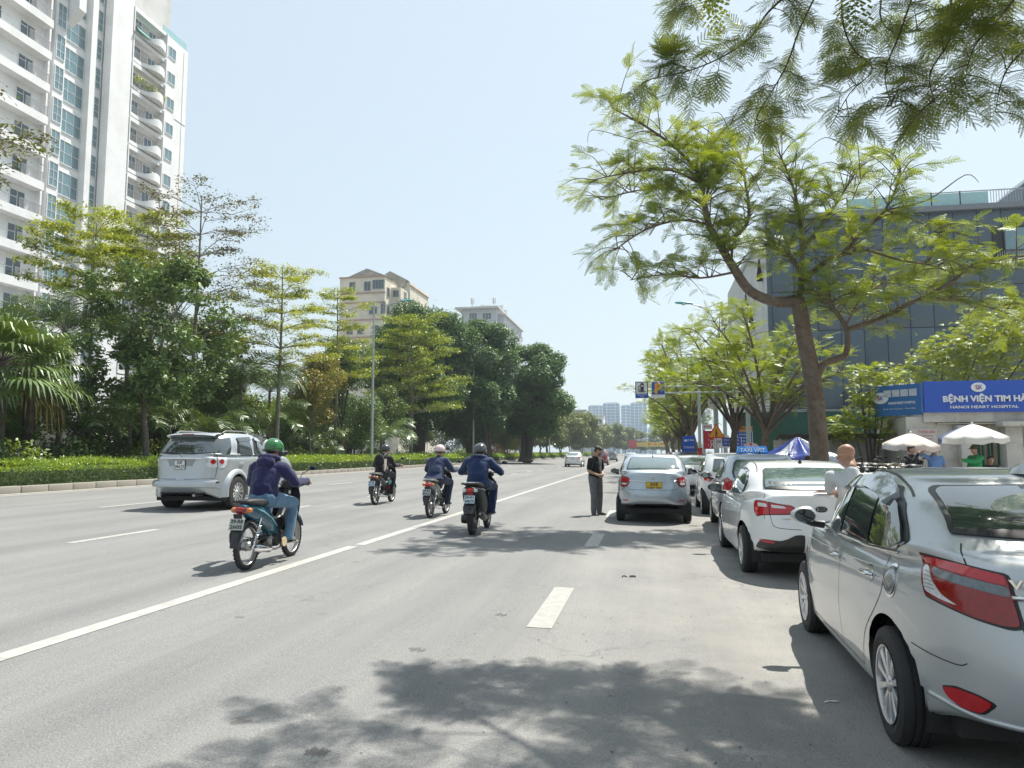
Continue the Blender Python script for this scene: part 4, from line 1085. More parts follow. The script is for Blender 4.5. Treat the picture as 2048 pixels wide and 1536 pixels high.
# ---- the silver SUV on the left lanes
cf = Car('suv', 'silver off-road wagon with roof rails overtaking on the left lanes', 'car', None,
   hatch_spec(L=4.70, hw=.90, H=1.82, ax=(1.02,3.77), wr=.385, arch=.44, belt=1.22, roofw=.66, belt_w=.845, rear_lean=.36, ws0=1.35, ws1=2.05, lowr=.48, hoodz=1.13, nose=1.0, cnt=(16,60,14), sub=4, nr=4.6), carpaint('suv_silver',(.46,.49,.51),.55,.38),(-10.66,15.4, gz(-10.6)), R(90 + 1.5))
add_wheels(cf, 'twelve',.235,.25, inset=-.012)
for sd in (1,-1):
 pv = (1.1,.1)
 for ax in cf.sp['ax']:
  P = []
  for k in range(25):
   a = PI * (-.06 + 1.12 * k / 24); P.append((ax + .485 * math.cos(a),.40 + .485 * math.sin(a)))
  g = cf.proj('side', sd); A, B, C_ = [],[],[]
  for k in range(25):
   a = PI * (-.06 + 1.12 * k / 24); ca, sa = math.cos(a), math.sin(a)
   def pt(r, o):
    h = g(ax + r * ca, max(.30,.395 + r * sa)); return Vector((ax + r * ca, h[0].y + sd * o if h else sd * (.9 + o),.395 + r * sa))
   yy = sd * .925
   A.append(Vector((ax + .435 * ca, yy - sd * .06,.395 + .435 * sa))); B.append(Vector((ax + .44 * ca, yy,.395 + .44 * sa)))
   C_.append(Vector((ax + .50 * ca, yy - sd * .004,.395 + .50 * sa)))
   P[k] = pt(.56,-.004)
  mb = MB(); mb.rings([A, B, C_, P] if sd > 0 else [P, C_, B, A], cf.paint, closed=False); mb.build('wheel_arch_flare', None, cf.root, sharp=50)
 cf.patch('window_surround',[(3.30,1.250),(2.75,1.590),(2.42,1.675),(1.96,1.690),(1.82,1.250)], 'side', BLKP,.002, sd)
 cf.patch('window_surround',[(1.80,1.690),(1.20,1.665),(1.02,1.330),(1.12,1.260),(1.74,1.250)], 'side', BLKP,.002, sd)
 cf.patch('window_glass',[(3.14,1.270),(2.70,1.550),(2.42,1.620),(2.10,1.640),(2.00,1.270)], 'side', GLASS,.007, sd, skirt=.004, fit=2)
 cf.patch('window_glass',[(1.78,1.640),(1.26,1.620),(1.12,1.350),(1.18,1.290),(1.74,1.280)], 'side', GLASS,.007, sd, skirt=.004, fit=2)
 cf.patch('quarter_glass',[(.92,1.690),(.50,1.660),(.33,1.490),(.27,1.280),(.48,1.270),(.72,1.300)], 'side', GLASS,.007, sd, skirt=.004, fit=2)
 for xs in ((1.86,1.24),(.95,1.22)):
  pass
 cf.line('door_seam', smooth_poly([(1.88,1.60),(1.85,1.1),(1.86,.7),(1.86,.40)]), 'side', side=sd)
 cf.line('door_seam', smooth_poly([(1.00,1.58),(.98,1.2),(1.06,.98),(1.3,.86),(1.48,.7),(1.52,.4)]), 'side', side=sd)
 cf.line('door_seam', smooth_poly([(3.26,1.12),(3.24,.9),(3.1,.5),(3.1,.4)]), 'side', side=sd)
 for hx in (2.05,1.2):
  g = cf.proj('side', sd)
  P = [g(hx + d,1.08)[0] + g(hx + d,1.08)[1] * o for d, o in ((-.08,.004),(-.06,.03),(0,.036),(.06,.03),(.09,.008))]
  h = MB(); h.tube(P,.013, CHROME,8); h.build('door_handle', None, cf.root)
 v = cf.patch('rain_visor',[(2.72,1.590),(2.42,1.690),(2.05,1.720),(2.05,1.630),(2.42,1.600),(2.66,1.530)], 'side', M_('smoked_visor',(.34,.38,.40),.08),.028, sd, skirt=.02)
 v = cf.patch('rain_visor',[(1.82,1.720),(1.18,1.690),(1.20,1.590),(1.82,1.630)], 'side', M_('dark_visor',(.05,.055,.06),.15, coat=1),.028, sd, skirt=.02)
 mirror_part(cf,3.12, sd * .90,1.33, sd, BLKP, w=.24, h=.19)
 rl = MB()
 xs = [.55,.62,.9,1.5,2.1,2.6,2.78,2.85]
 P = []
 for i, x in enumerate(xs):
  h = cf.proj('top')(x, sd * .60)[0]; P.append(h + Vector((0,0,.0 if i in (0,7) else .055)))
 rl.tube(P,.017, CHROME if False else STEEL,8)
 for x in (.75,1.7,2.6):
  h = cf.proj('top')(x, sd * .60)[0]; rl.box(h + Vector((0,0,.02)),(.09,.035,.06), BLKP, bev=.01)
 rl.build('roof_rail', None, cf.root)
 cl = cf.patch('tail_lamp',[(56,1.22),(47,1.235),(30.5,1.22),(26.5,1.03),(32,.995),(50,.98),(55,1.05)], 'wrap', CLRL,.010,-sd, pv, step=.04)
 for ua, rr in ((34.5,.068),(46,.066)):
  cf.patch('red_round',[(ua + rr * 60 * math.cos(a),1.125 + rr * math.sin(a)) for a in [2 * PI * k / 18 for k in range(18)]], 'wrap', CHROME,.016,-sd, pv, step=.03, parent=cl, smooth_out=False, skirt=.006)
  cf.patch('red_round',[(ua + rr * 48 * math.cos(a),1.125 + rr * .8 * math.sin(a)) for a in [2 * PI * k / 18 for k in range(18)]], 'wrap', REDL,.022,-sd, pv, step=.03, parent=cl, smooth_out=False, skirt=.006)
 cf.line('lamp_split',[(39.8,1.23),(40.0,.98)], 'wrap', side=-sd, piv=pv, w=.012, off=.018, parent=cl)
 cf.line('tailgate_seam', smooth_poly([(39,1.28),(39.8,1.1),(39.5,.9),(37.5,.78),(34,.74),(0,.73)]), 'wrap', w=.010, side=-sd, piv=pv)
 cf.patch('bumper_slot',[(44,.66),(35,.66),(35,.63),(44,.63)], 'wrap', BLKP,.004,-sd, pv, step=.04)
 mf = MB(); mf.box((.53, sd * .76,.36),(.02,.26,.30), BLK, bev=.005); mf.build('mud_flap', None, cf.root)
 mf = MB(); mf.box((3.3, sd * .76,.36),(.02,.24,.28), BLK, bev=.005); mf.build('mud_flap', None, cf.root)
rs = [(-.74,1.33),(-.3,1.31),(.3,1.31),(.74,1.33),(.70,1.45),(.61,1.66),(.5,1.69),(-.5,1.69),(-.61,1.66),(-.70,1.45)]
cf.patch('screen_surround', rs, 'rear', BLKP,.003, fit=3)
cf.patch('rear_screen',[(y * .94,1.5 + (z - 1.5) * .93) for y, z in rs], 'rear', GLASS,.008, skirt=.004, fit=3)
cf.patch('windscreen',[(-.68,1.310),(.68,1.310),(.56,1.670),(-.56,1.670)], 'front', GLASS,.005)
sp_ = MB()
sp_.rings([[(x + .10 * abs(y / .62)**4, y, z - .03 * abs(y / .62)**3) for y in np.linspace(-.62,.62,13)] for x, z in ((.75,1.80),(.50,1.805),(.34,1.785),(.31,1.755),(.38,1.73),(.6,1.70))], cf.paint, closed=False)
sp_.build('tailgate_spoiler', None, cf.root, sharp=60)
bl = MB(); bl.box((.306,0,1.762),(.012,.30,.022), REDD); bl.build('brake_light', None, cf.root)
gx = cf.proj('rear')(0,1.1)[0].x
gar = MB(); gar.box((gx - .012,0,1.205),(.035,1.05,.045), CHROME, bev=.012); gar.build('tailgate_garnish', None, cf.root)
gar = MB(); gar.rings([[(gx - .004, y, z) for y, z in ((-.34 * s_,1.18),(.34 * s_,1.18),(.24 * s_,.90),(-.24 * s_,.90))] for s_ in (1,.0)], M_('recess_silver',(.30,.32,.33),.45,.6), False, False, smooth=False); gar.build('plate_recess', None, cf.root)
plate(cf, '30F\n094.27',.02,1.055,.27,.21, PLW, PLG, dx=-.006)
wp = MB(); wp.tube([(gx + .0,.02,1.285),(gx - .03,.03,1.31),(gx - .0,-.15,1.36)],[.02,.015,.008], BLKP,8); wp.tube([(.10,.0,1.33),(.11,.50,1.345)],.008, BLKP,6); wp.build('wiper', None, cf.root)
bd2 = MB(); bd2.tube([(gx - .014,.075 * math.cos(a),1.255 + .03 * math.sin(a)) for a in [2 * PI * k / 18 for k in range(18)]],.006, CHROME,6, closed=True); bd2.tube([(gx - .014,.03 * math.cos(a),1.255 + .028 * math.sin(a)) for a in [2 * PI * k / 14 for k in range(14)]],.005, CHROME,6, closed=True); bd2.build('badge', None, cf.root)
bs = MB(); bs.rings([[(x + .22 * abs(y / .8)**5, y, z) for y in np.linspace(-.80,.80,15)] for x, z in ((.14,.70),(.0,.68),(-.03,.62),(-.02,.55),(.2,.50))], cf.paint, closed=False); bs.build('bumper_step', None, cf.root, sharp=50)
un = MB(); un.tube([(.4,-.35,.36),(.06,-.35,.36)],.035, STEEL,10); un.box((1.02,0,.40),(.14,1.3,.14), BLK, bev=.04); un.ell((1.02,.05,.38),(.16,.16,.16), BLK,12,8); un.tube([(.35,0,.45),(.35,0,.44)],.02, BLK,6); un.box((.42,0,.44),(.5,1.1,.10), BLK); un.build('rear_axle', None, cf.root)
# ================================================================= people: joints -> tapered limbs -> one continuous remeshed skin
def remesh(mb, name, voxel, mat, smooth=6, dec=None, factor=.6):
 me = mb.mesh('tmp'); o = bpy.data.objects.new('tmp', me); COL.objects.link(o)
 m = o.modifiers.new('r', 'REMESH'); m.mode = 'VOXEL'; m.voxel_size = voxel; m.use_smooth_shade = True
 s = o.modifiers.new('s', 'SMOOTH'); s.factor = factor; s.iterations = smooth
 if dec:
  d = o.modifiers.new('d', 'DECIMATE'); d.ratio = dec
 bpy.context.view_layer.update()
 dg = bpy.context.evaluated_depsgraph_get()
 out = bpy.data.meshes.new_from_object(o.evaluated_get(dg)); out.name = name
 bpy.data.objects.remove(o)
 out.materials.clear(); out.materials.append(mat)
 out.polygons.foreach_set('use_smooth',[True] * len(out.polygons))
 return out
def wrinkle(me, amp=.006, sc=9, seed=0, zdir=1.0):
 off = Vector((seed * 3.1, seed * 1.7, seed))
 for v in me.vertices:
  p = Vector((v.co.x * sc, v.co.y * sc, v.co.z * sc * zdir)) + off
  n = noise.noise(p) + .5 * noise.noise(p * 2.3)
  r = 1 - abs(noise.noise(p * .8 + Vector((9,9,9)))) * 2.2
  v.co += v.normal * amp * (n * .7 + r * .5)
 me.update()
def limb(mb, pts, rs, seg=12, flat=1.0):
 for i in range(len(pts) - 1):
  a, b = Vector(pts[i]), Vector(pts[i + 1]); n = 4
  mb.tube([a + (b - a) * k / n for k in range(n + 1)],[rs[i] + (rs[i + 1] - rs[i]) * k / n for k in range(n + 1)], None, seg)
 for p, r in zip(pts, rs): mb.ell(p, r, None,10,6)
def hand(mb, w, d, palm_n, side=1, curl=.7, s=1.0):
 """palm, four unequal curled fingers and a thumb; w wrist, d pointing direction, palm_n direction the palm faces"""
 w = Vector(w); d = Vector(d).normalized(); n = Vector(palm_n); n = (n - d * n.dot(d)).normalized(); t = d.cross(n) * side
 c = w + d * .045 * s
 mb.ell(c,(.02 * s,.04 * s,.052 * s), None,10,6, rot=Matrix((n, t, d)).transposed().to_euler())
 for i,(o, L) in enumerate(((-.030,.068),(-.010,.078),(.011,.073),(.030,.058))):
  p0 = w + d * .078 * s + t * o * s; P = [w + d * .05 * s + t * o * .8 * s, p0]; a = 0
  for k in range(3):
   a += curl * (.55 + .25 * k); p0 = p0 + (d * math.cos(a) + n * math.sin(a)) * L * s / 2.6; P.append(p0)
  mb.tube(P,[.0105 * s,.0105 * s,.0095 * s,.009 * s,.008 * s], None,7)
 th = w + d * .025 * s - t * .03 * s
 mb.tube([w + d * .015 * s - t * .01 * s, th, th + (d * .6 - t * .5 + n * .45) * .035 * s, th + (d * .85 - t * .35 + n * .85) * .06 * s],[.014 * s,.013 * s,.0115 * s,.010 * s], None,7)
def headform(mb, c, fwd, up, s=1.0, neck=None, ears=True):
 """skull, jaw, nose, brow, ears; c = middle of the head"""
 c = Vector(c); f = Vector(fwd).normalized(); u = Vector(up); u = (u - f * u.dot(f)).normalized(); r = f.cross(u)
 Mx = Matrix((r, f, u)).transposed(); eu = Mx.to_euler()
 P = lambda x, y, z: c + (r * x + f * y + u * z) * s
 mb.ell(P(0,-.008,.028),(.076 * s,.096 * s,.088 * s), None,18,12, rot=eu)
 mb.ell(P(0,.020,-.038),(.060 * s,.070 * s,.070 * s), None,14,10, rot=eu)
 mb.ell(P(0,.048,-.088),(.032 * s,.032 * s,.024 * s), None,10,8, rot=eu)
 mb.tube([P(0,.086,.012), P(0,.106,-.022), P(0,.098,-.032)],[.009 * s,.015 * s,.012 * s], None,8)
 mb.ell(P(0,.082,.028),(.048 * s,.012 * s,.009 * s), None,10,6, rot=eu)
 mb.ell(P(0,.084,-.060),(.024 * s,.010 * s,.010 * s), None,10,6, rot=eu)
 if ears:
  for e in (-1,1): mb.ell(P(e * .078,-.012,-.012),(.011 * s,.022 * s,.033 * s), None,8,8, rot=eu)
 if neck is not None:
  limb(mb,[P(0,-.022,-.055), neck],[.056 * s,.064 * s])
 return P, eu
def face_bits(parent, P, eu, s=1.0):
 e = MB(); b = MB(); l = MB()
 for k in (-1,1):
  e.ell(P(k * .030,.083,.006),.0105 * s, M_('eye_white',(.55,.53,.5),.3),8,6); e.ell(P(k * .030,.091,.006),.0055 * s, HAIR,6,5)
  b.tube([P(k * .012,.094,.030), P(k * .030,.094,.035), P(k * .048,.082,.028)],.0045 * s, None,6)
 l.tube([P(-.022,.090,-.060), P(0,.098,-.057), P(.022,.090,-.060)],.006 * s, None,6)
 e.build('eyes', None, parent); b.build('eyebrows', HAIR, parent); l.build('lips', M_('lips',(.33,.13,.11),.5), parent)
def helmet(parent, P, eu, col, s=1.0, visor=False, name='helmet', stripe=None, peak=True, full=False):
 h = empty_part(name, parent)
 mb = MB()
 sz = (.128 * s,.150 * s,.128 * s)
 if full: mb.ell(P(0,.005,.0),(.132 * s,.155 * s,.150 * s), col,24,16, rot=eu)
 else: mb.ell(P(0,-.006,.030), sz, col,24,14, rot=eu, z0=-.42)
 mb.build('helmet_shell', None, h, sharp=60)
 r = MB()
 if not full:
  ring = [P(.126 * math.cos(a),-.006 + .148 * math.sin(a),-.022 - .012 * math.sin(a)) for a in [2 * PI * k / 26 for k in range(26)]]
  r.tube(ring,.008 * s, BLKP,7, closed=True)
  if peak:
   r.rings([[P(.10 * math.cos(a),.03 + .115 * math.sin(a),.0) for a in [PI * (.15 + .7 * k / 10) for k in range(11)]],[P(.09 * math.cos(a),.05 + .15 * math.sin(a),-.018) for a in [PI * (.15 + .7 * k / 10) for k in range(11)]]], col, closed=False)
  r.tube([P(-.118,.0,-.03), P(-.085,.03,-.10), P(0,.055,-.128), P(.085,.03,-.10), P(.118,.0,-.03)],.006 * s, BLK,5)
 r.build('helmet_rim', None, h)
 if stripe:
  st = MB()
  for off in (-.03,.0,.03) if stripe == 'three' else (0,):
   st.tube([P(-.02 + off * .4,-.006 - .153 * math.cos(a),.030 + .130 * math.sin(a)) for a in [R(-10 + 60 * k / 8) for k in range(9)]],.006 * s if stripe == 'three' else .02 * s, WHITEP,4, flat=.3)
  st.build('helmet_stripe', None, h)
 if visor:
  v = MB()
  v.rings([[P(.130 * math.cos(a),.0 + .158 * math.sin(a), z) for a in [PI * (.08 + .84 * k / 14) for k in range(15)]] for z in (.035,-.02,-.075)], M_('dark_visor_glass',(.03,.03,.035),.08, coat=1), closed=False)
  v.build('visor', None, h)
 return h
def cloth(name, col, rough=.85, var=.10, scale=14, bump=.35, sheen=.2):
 m = M_(name, col, rough, var=var, scale=scale, bump=bump, bscale=60, spec=.25)
 m.node_tree.nodes['Principled BSDF'].inputs['Sheen Weight'].default_value = sheen
 return m
def figure(name, label, loc, rz, J, top=None, trousers=None, skin=None, sleeve='long', shoes=None, group=None, head_f=(0,1,0), head_u=(0,0,1), voxel=.012, hair=True, bulk=1.0, hands=True, seed=1, hem=None, hcurl=(.9,.9), hdir=None, headgear=None, dec=.6, mask=False, face=True, hairmat=None):
 """J: joint positions (facing +y). A body in skin colour; jacket, trousers and shoes over it."""
 skin = skin or SKIN
 root = thing(name, label, 'person', loc, rz, group)
 V = {k: Vector(v) for k, v in J.items()}
 b = bulk
 mb = MB()
 P, eu = headform(mb, V['head'], head_f, head_u,1.0, V['neck'])
 limb(mb,[V['neck'], V['chest'], V['belly'], V['pelvis']],[.065,.095 * b,.095 * b,.11 * b])
 for s_ in 'lr':
  limb(mb,[V['chest'] + (V['sh' + s_] - V['chest']) * .4, V['sh' + s_], V['el' + s_], V['wr' + s_]],[.06,.047 * b,.038 * b,.027])
  limb(mb,[V['pelvis'] + (V['hip' + s_] - V['pelvis']) * .5, V['hip' + s_], V['kn' + s_], V['an' + s_]],[.10,.078 * b,.052,.036])
  if hands:
   d = V['wr' + s_] - V['el' + s_]
   if hdir and s_ in hdir: dd, nn = hdir[s_]
   else: dd, nn = d, Vector((0,0,-1))
   hand(mb, V['wr' + s_], dd, nn,1 if s_ == 'r' else -1, hcurl[0 if s_ == 'l' else 1])
 body = link('body', remesh(mb, 'body', voxel * .75, skin,2, dec,.45), root)
 if face: face_bits(root, P, eu)
 if trousers:
  mb = MB()
  limb(mb,[V['belly'] + (V['pelvis'] - V['belly']) * .4, V['pelvis']],[.135 * b,.145 * b])
  mb.ell(V['pelvis'] + Vector((0,-.02,-.02)),(.185 * b,.15 * b,.12), None,14,8)
  for s_ in 'lr':
   limb(mb,[V['pelvis'] + (V['hip' + s_] - V['pelvis']) * .6, V['hip' + s_],(V['hip' + s_] + V['kn' + s_]) / 2, V['kn' + s_],(V['kn' + s_] + V['an' + s_]) / 2, V['an' + s_] + (V['an' + s_] - V['kn' + s_]).normalized() * .03],[.115 * b,.108 * b,.092,.077,.070,.064])
  me = remesh(mb, 'trousers', voxel, trousers,5, dec); wrinkle(me,.012,9, seed,.6); link('trousers', me, root)
 if top:
  mb = MB()
  limb(mb,[V['neck'] + (V['chest'] - V['neck']) * .25, V['chest']],[.082,.125 * b])
  ch, be, pe = V['chest'], V['belly'], V['pelvis']
  shd = V['shr'] - V['shl']; yaw_ = math.atan2(shd.y, shd.x)
  for t_ in np.linspace(0,1,7):
   c = ch.lerp(be, t_) ; mb.ell(c,((.185 - .02 * t_) * b,(.128 + .012 * t_) * b,.09), None,16,8, rot=(0,0, yaw_))
  for t_ in np.linspace(0,1 if hem is None else hem,6):
   c = be.lerp(pe, t_); mb.ell(c,((.165 + .02 * t_) * b,(.14 + .012 * t_) * b,.09), None,16,8, rot=(0,0, yaw_))
  for s_ in 'lr':
   pts = [ch + (V['sh' + s_] - ch) * .35 + Vector((0,0,.02)), V['sh' + s_], V['el' + s_], V['wr' + s_] + (V['wr' + s_] - V['el' + s_]).normalized() * (-.005)]
   if sleeve == 'long': limb(mb, pts,[.10 * b,.083 * b,.062,.050])
   else:
    e = V['sh' + s_].lerp(V['el' + s_],.72); limb(mb,[pts[0], pts[1], e],[.088 * b,.068 * b,.064])
  me = remesh(mb, 'top', voxel, top,5, dec); wrinkle(me,.017,8, seed + 5,.7); link('jacket' if sleeve == 'long' else 'shirt', me, root)
 if shoes:
  for s_ in 'lr':
   a = V['an' + s_]; f = Vector(V.get('ft' + s_, a + Vector((0,.18,-.05)))) - a; f.z = 0 if abs(f.z) < .09 else f.z; f.normalize()
   mb = MB(); c = a + Vector((0,0,-.035))
   mb.tube([c - f * .06 + Vector((0,0,-.0)), c - f * .02, c + f * .06 + Vector((0,0,-.012)), c + f * .13 + Vector((0,0,-.024)), c + f * .18 + Vector((0,0,-.030))],[.030,.044,.046,.044,.026], None,12, flat=.85)
   mb.ell(a + Vector((0,0,.0)),.045, None,10,6)
   me = remesh(mb, 'shoe',.011, shoes,3, dec); sh = link('shoe', me, root)
   so = MB(); cz = a.z - .075
   so.tube([Vector((c.x, c.y, cz)) - f * .07, Vector((c.x, c.y, cz)) + f * .05, Vector((c.x, c.y, cz)) + f * .19],[.034,.044,.036], M_('pale_sole',(.35,.32,.28),.7),10, flat=.28); so.build('sole', None, sh)
 if hair:
  mb = MB()
  mb.ell(P(0,-.022,.044),(.083,.098,.083), None,18,10, rot=eu, z0=-.25); mb.ell(P(0,-.05,.0),(.074,.055,.075), None,14,8, rot=eu)
  mb.ell(P(0,.05,.085),(.06,.035,.03), None,12,8, rot=eu)
  me = remesh(mb, 'hair',.009, hairmat or HAIR,2,.5); wrinkle(me,.006,40, seed); link('hair', me, root)
 if mask:
  mb = MB(); mb.ell(P(0,.045,-.045),(.058,.062,.05), None,14,8, rot=eu); link('face_mask', remesh(mb, 'face_mask',.009, M_('mask_cloth',(.45,.56,.62) if mask is True else mask,.8),3,.6), root)
 return root, P, eu, V
NAVY = cloth('navy_cloth',(.028,.036,.085)); NAVY2 = cloth('deep_blue_cloth',(.012,.028,.085)); BLUEJ = cloth('dusty_blue_cloth',(.022,.035,.085))
PURP = cloth('purple_navy_cloth',(.017,.019,.070)); JEAN = cloth('faded_denim',(.10,.19,.29), var=.35, scale=5); JEAND = cloth('dark_denim',(.02,.028,.06), var=.3)
BLKC = cloth('black_cloth',(.012,.012,.015)); GREYT = cloth('grey_trouser_cloth',(.13,.13,.135), var=.2); GREYS = cloth('grey_tee_cloth',(.47,.49,.51), var=.06)
BLUES = cloth('guard_blue_cloth',(.16,.30,.62)); GRNS = cloth('green_cloth',(.02,.26,.09)); BRNC = cloth('brown_black_cloth',(.02,.017,.016))
SHOE = M_('grey_shoe',(.09,.08,.07),.7, var=.2); SHOEB = M_('dark_shoe',(.02,.018,.018),.5)
def rider_pose(lean=.08, kx=.20, seat=.80, hb=(.30,.56,1.02), foot=(.19,.30,.30), wide=0, headz=0, twist=0):
 return dict(head=(twist * .3,.10 + lean * .8, seat + .675 + headz), neck=(0,.02 + lean * .8, seat + .545 + headz * .6), chest=(0,-.02 + lean * .5, seat + .385), belly=(0,-.05, seat + .20), pelvis=(0,-.04, seat + .07),
  shl=(-.19,.02 + lean * .6, seat + .435), shr=(.19,.02 + lean * .6, seat + .435),
  ell=(-.29 - wide,.20, seat + .24), elr=(.29 + wide,.20, seat + .24), wrl=(-hb[0], hb[1] - .10, hb[2] + .01), wrr=(hb[0], hb[1] - .10, hb[2] + .01),
  hipl=(-.10,.0, seat + .04), hipr=(.10,.0, seat + .04), knl=(-kx,.42, seat - .04), knr=(kx,.42, seat - .04),
  anl=(-foot[0], foot[1], foot[2] + .08), anr=(foot[0], foot[1], foot[2] + .08), ftl=(-foot[0] - .03, foot[1] + .2, foot[2] + .06), ftr=(foot[0] + .03, foot[1] + .2, foot[2] + .06))
# ================================================================= motorbikes (bike coordinates: y forward, origin under the middle of the wheelbase)
WM = {}
def bike_wheel(parent, y, Rw=.285, rim=.215, w=.075, spokes=True, hubw=.06, mat=None, disc=False, fat=1.0):
 key = (Rw, rim, w, spokes)
 if key not in WM:
  t = MB(); prof = []
  for k in range(13):
   a = PI * k / 12; prof.append((rim + (Rw - rim) * math.sin(a) ** .7,-w / 2 * math.cos(a)))
  t.lathe(prof, BLK, axis='x', seg=36); tm = t.mesh('tyre')
  for k in range(36):      # tread blocks
   a = 2 * PI * k / 36
   for sx in (-1,1):
    t.box((sx * w * .2,(Rw - .0005) * math.cos(a),(Rw - .0005) * math.sin(a)),(w * .28,.020,.006), BLK, rot=Matrix.Rotation(a - PI / 2,3, 'X').to_4x4())
  tm = t.mesh('tyre')
  r = MB(); r.lathe([(rim + .004,-w * .36),(rim - .006,-w * .38),(rim - .012,-w * .2),(rim - .016,0),(rim - .012, w * .2),(rim - .006, w * .38),(rim + .004, w * .36)], STEEL, axis='x', seg=36)
  r.lathe([(.001,-hubw),(.02,-hubw),(.055,-hubw * .8),(.06,0),(.055, hubw * .8),(.02, hubw),(.001, hubw)], STEEL, axis='x', seg=16)
  if spokes:
   for k in range(32):
    a = 2 * PI * k / 32; a2 = a + (.38 if k % 2 else -.38); sx = (hubw * .7) * (1 if k % 4 < 2 else -1)
    r.tube([(sx,.055 * math.cos(a2),.055 * math.sin(a2)),(0,(rim - .012) * math.cos(a),(rim - .012) * math.sin(a))],.0018, CHROME,4, cap=False)
  else:
   for k in range(5):
    a = 2 * PI * k / 5
    for da in (-.13,.13):
     r.tube([(0,.04 * math.cos(a + da * 2),.04 * math.sin(a + da * 2)),(0,(rim - .01) * math.cos(a + da),(rim - .01) * math.sin(a + da))],[.016,.011], mat or STEEL,6)
  WM[key] = (tm, r.mesh('rim'))
 e = empty_part('wheel', parent,(0, y, Rw),(rnd.uniform(0,6),0,0)); link('tyre', WM[key][0], e); link('rim', WM[key][1], e)
 return e
def bike_common(root, wb, hb, hbw=.32, mirrors=(1,-1), mcol=BLKP, R1=.285):
 f = MB()
 yf = wb / 2
 f.tube([(-hbw, hb[1] - .07, hb[2]),(-hbw * .55, hb[1] - .02, hb[2] + .012),(-.07, hb[1] + .02, hb[2] - .03),(.07, hb[1] + .02, hb[2] - .03),(hbw * .55, hb[1] - .02, hb[2] + .012),(hbw, hb[1] - .07, hb[2])],.011, STEEL,8)
 f.build('handlebar', None, root)
 for s_ in (1,-1):
  g = MB(); g.tube([(s_ * (hbw - .115), hb[1] - .045, hb[2] + .004),(s_ * (hbw + .01), hb[1] - .075, hb[2] - .001)],.017, BLK,10); g.ell((s_ * (hbw + .018), hb[1] - .077, hb[2]),.018, STEEL,8,6); g.build('grip', None, root)
  g = MB(); g.tube([(s_ * (hbw - .15), hb[1] + .0, hb[2] - .0),(s_ * (hbw - .10), hb[1] + .035, hb[2] - .012),(s_ * hbw, hb[1] + .02, hb[2] - .02)],.006, STEEL,6); g.build('brake_lever', None, root)
 for s_ in mirrors:
  m = MB(); p = Vector((s_ * (hbw + .06), hb[1] - .02, hb[2] + .20))
  m.tube([(s_ * (hbw - .15), hb[1] - .02, hb[2] + .01),(s_ * (hbw - .10), hb[1] - .03, hb[2] + .12), p],.005, BLKP,6)
  m.ell(p,(.058,.012,.036), mcol,14,8); m.ell(p + Vector((0,-.010,0)),(.050,.006,.030), M_('mirror_glass',(.10,.115,.12),.05,1),14,8); m.build('wing_mirror', None, root)
def mplate(root, y, z, txt, bg, fg=None, tilt=.35, w=.19, h=.14):
 e = empty_part('number_plate', root,(0, y, z),(tilt,0,0))
 b = MB(); b.box((0,0,0),(w,.004, h), bg, bev=.002); b.build('plate_panel', None, e)
 for i, t in enumerate(txt.split('\n')):
  text(t,.060, fg or PLG, e, 'plate_number',(0,-.004, h * (.24 - .48 * i)),(PI / 2,0,0), ext=.001, width=w * .82, bold=.0016)
def shell_side(mb, prof, halfw, mat, n=5):
 """body fairing: side profile polygon rounded across the width. prof: list of (y, z_low, z_high, halfwidth)"""
 rings = []
 for y, z0, z1, hw in prof:
  ring = []
  for k in range(14):
   a = 2 * PI * k / 14; cx, cz = math.cos(a), math.sin(a)
   ring.append((hw * math.copysign(abs(cx) ** .7, cx), y,(z0 + z1) / 2 + (z1 - z0) / 2 * math.copysign(abs(cz) ** .8, cz)))
  rings.append(ring)
 mb.rings(rings, mat, True, True)
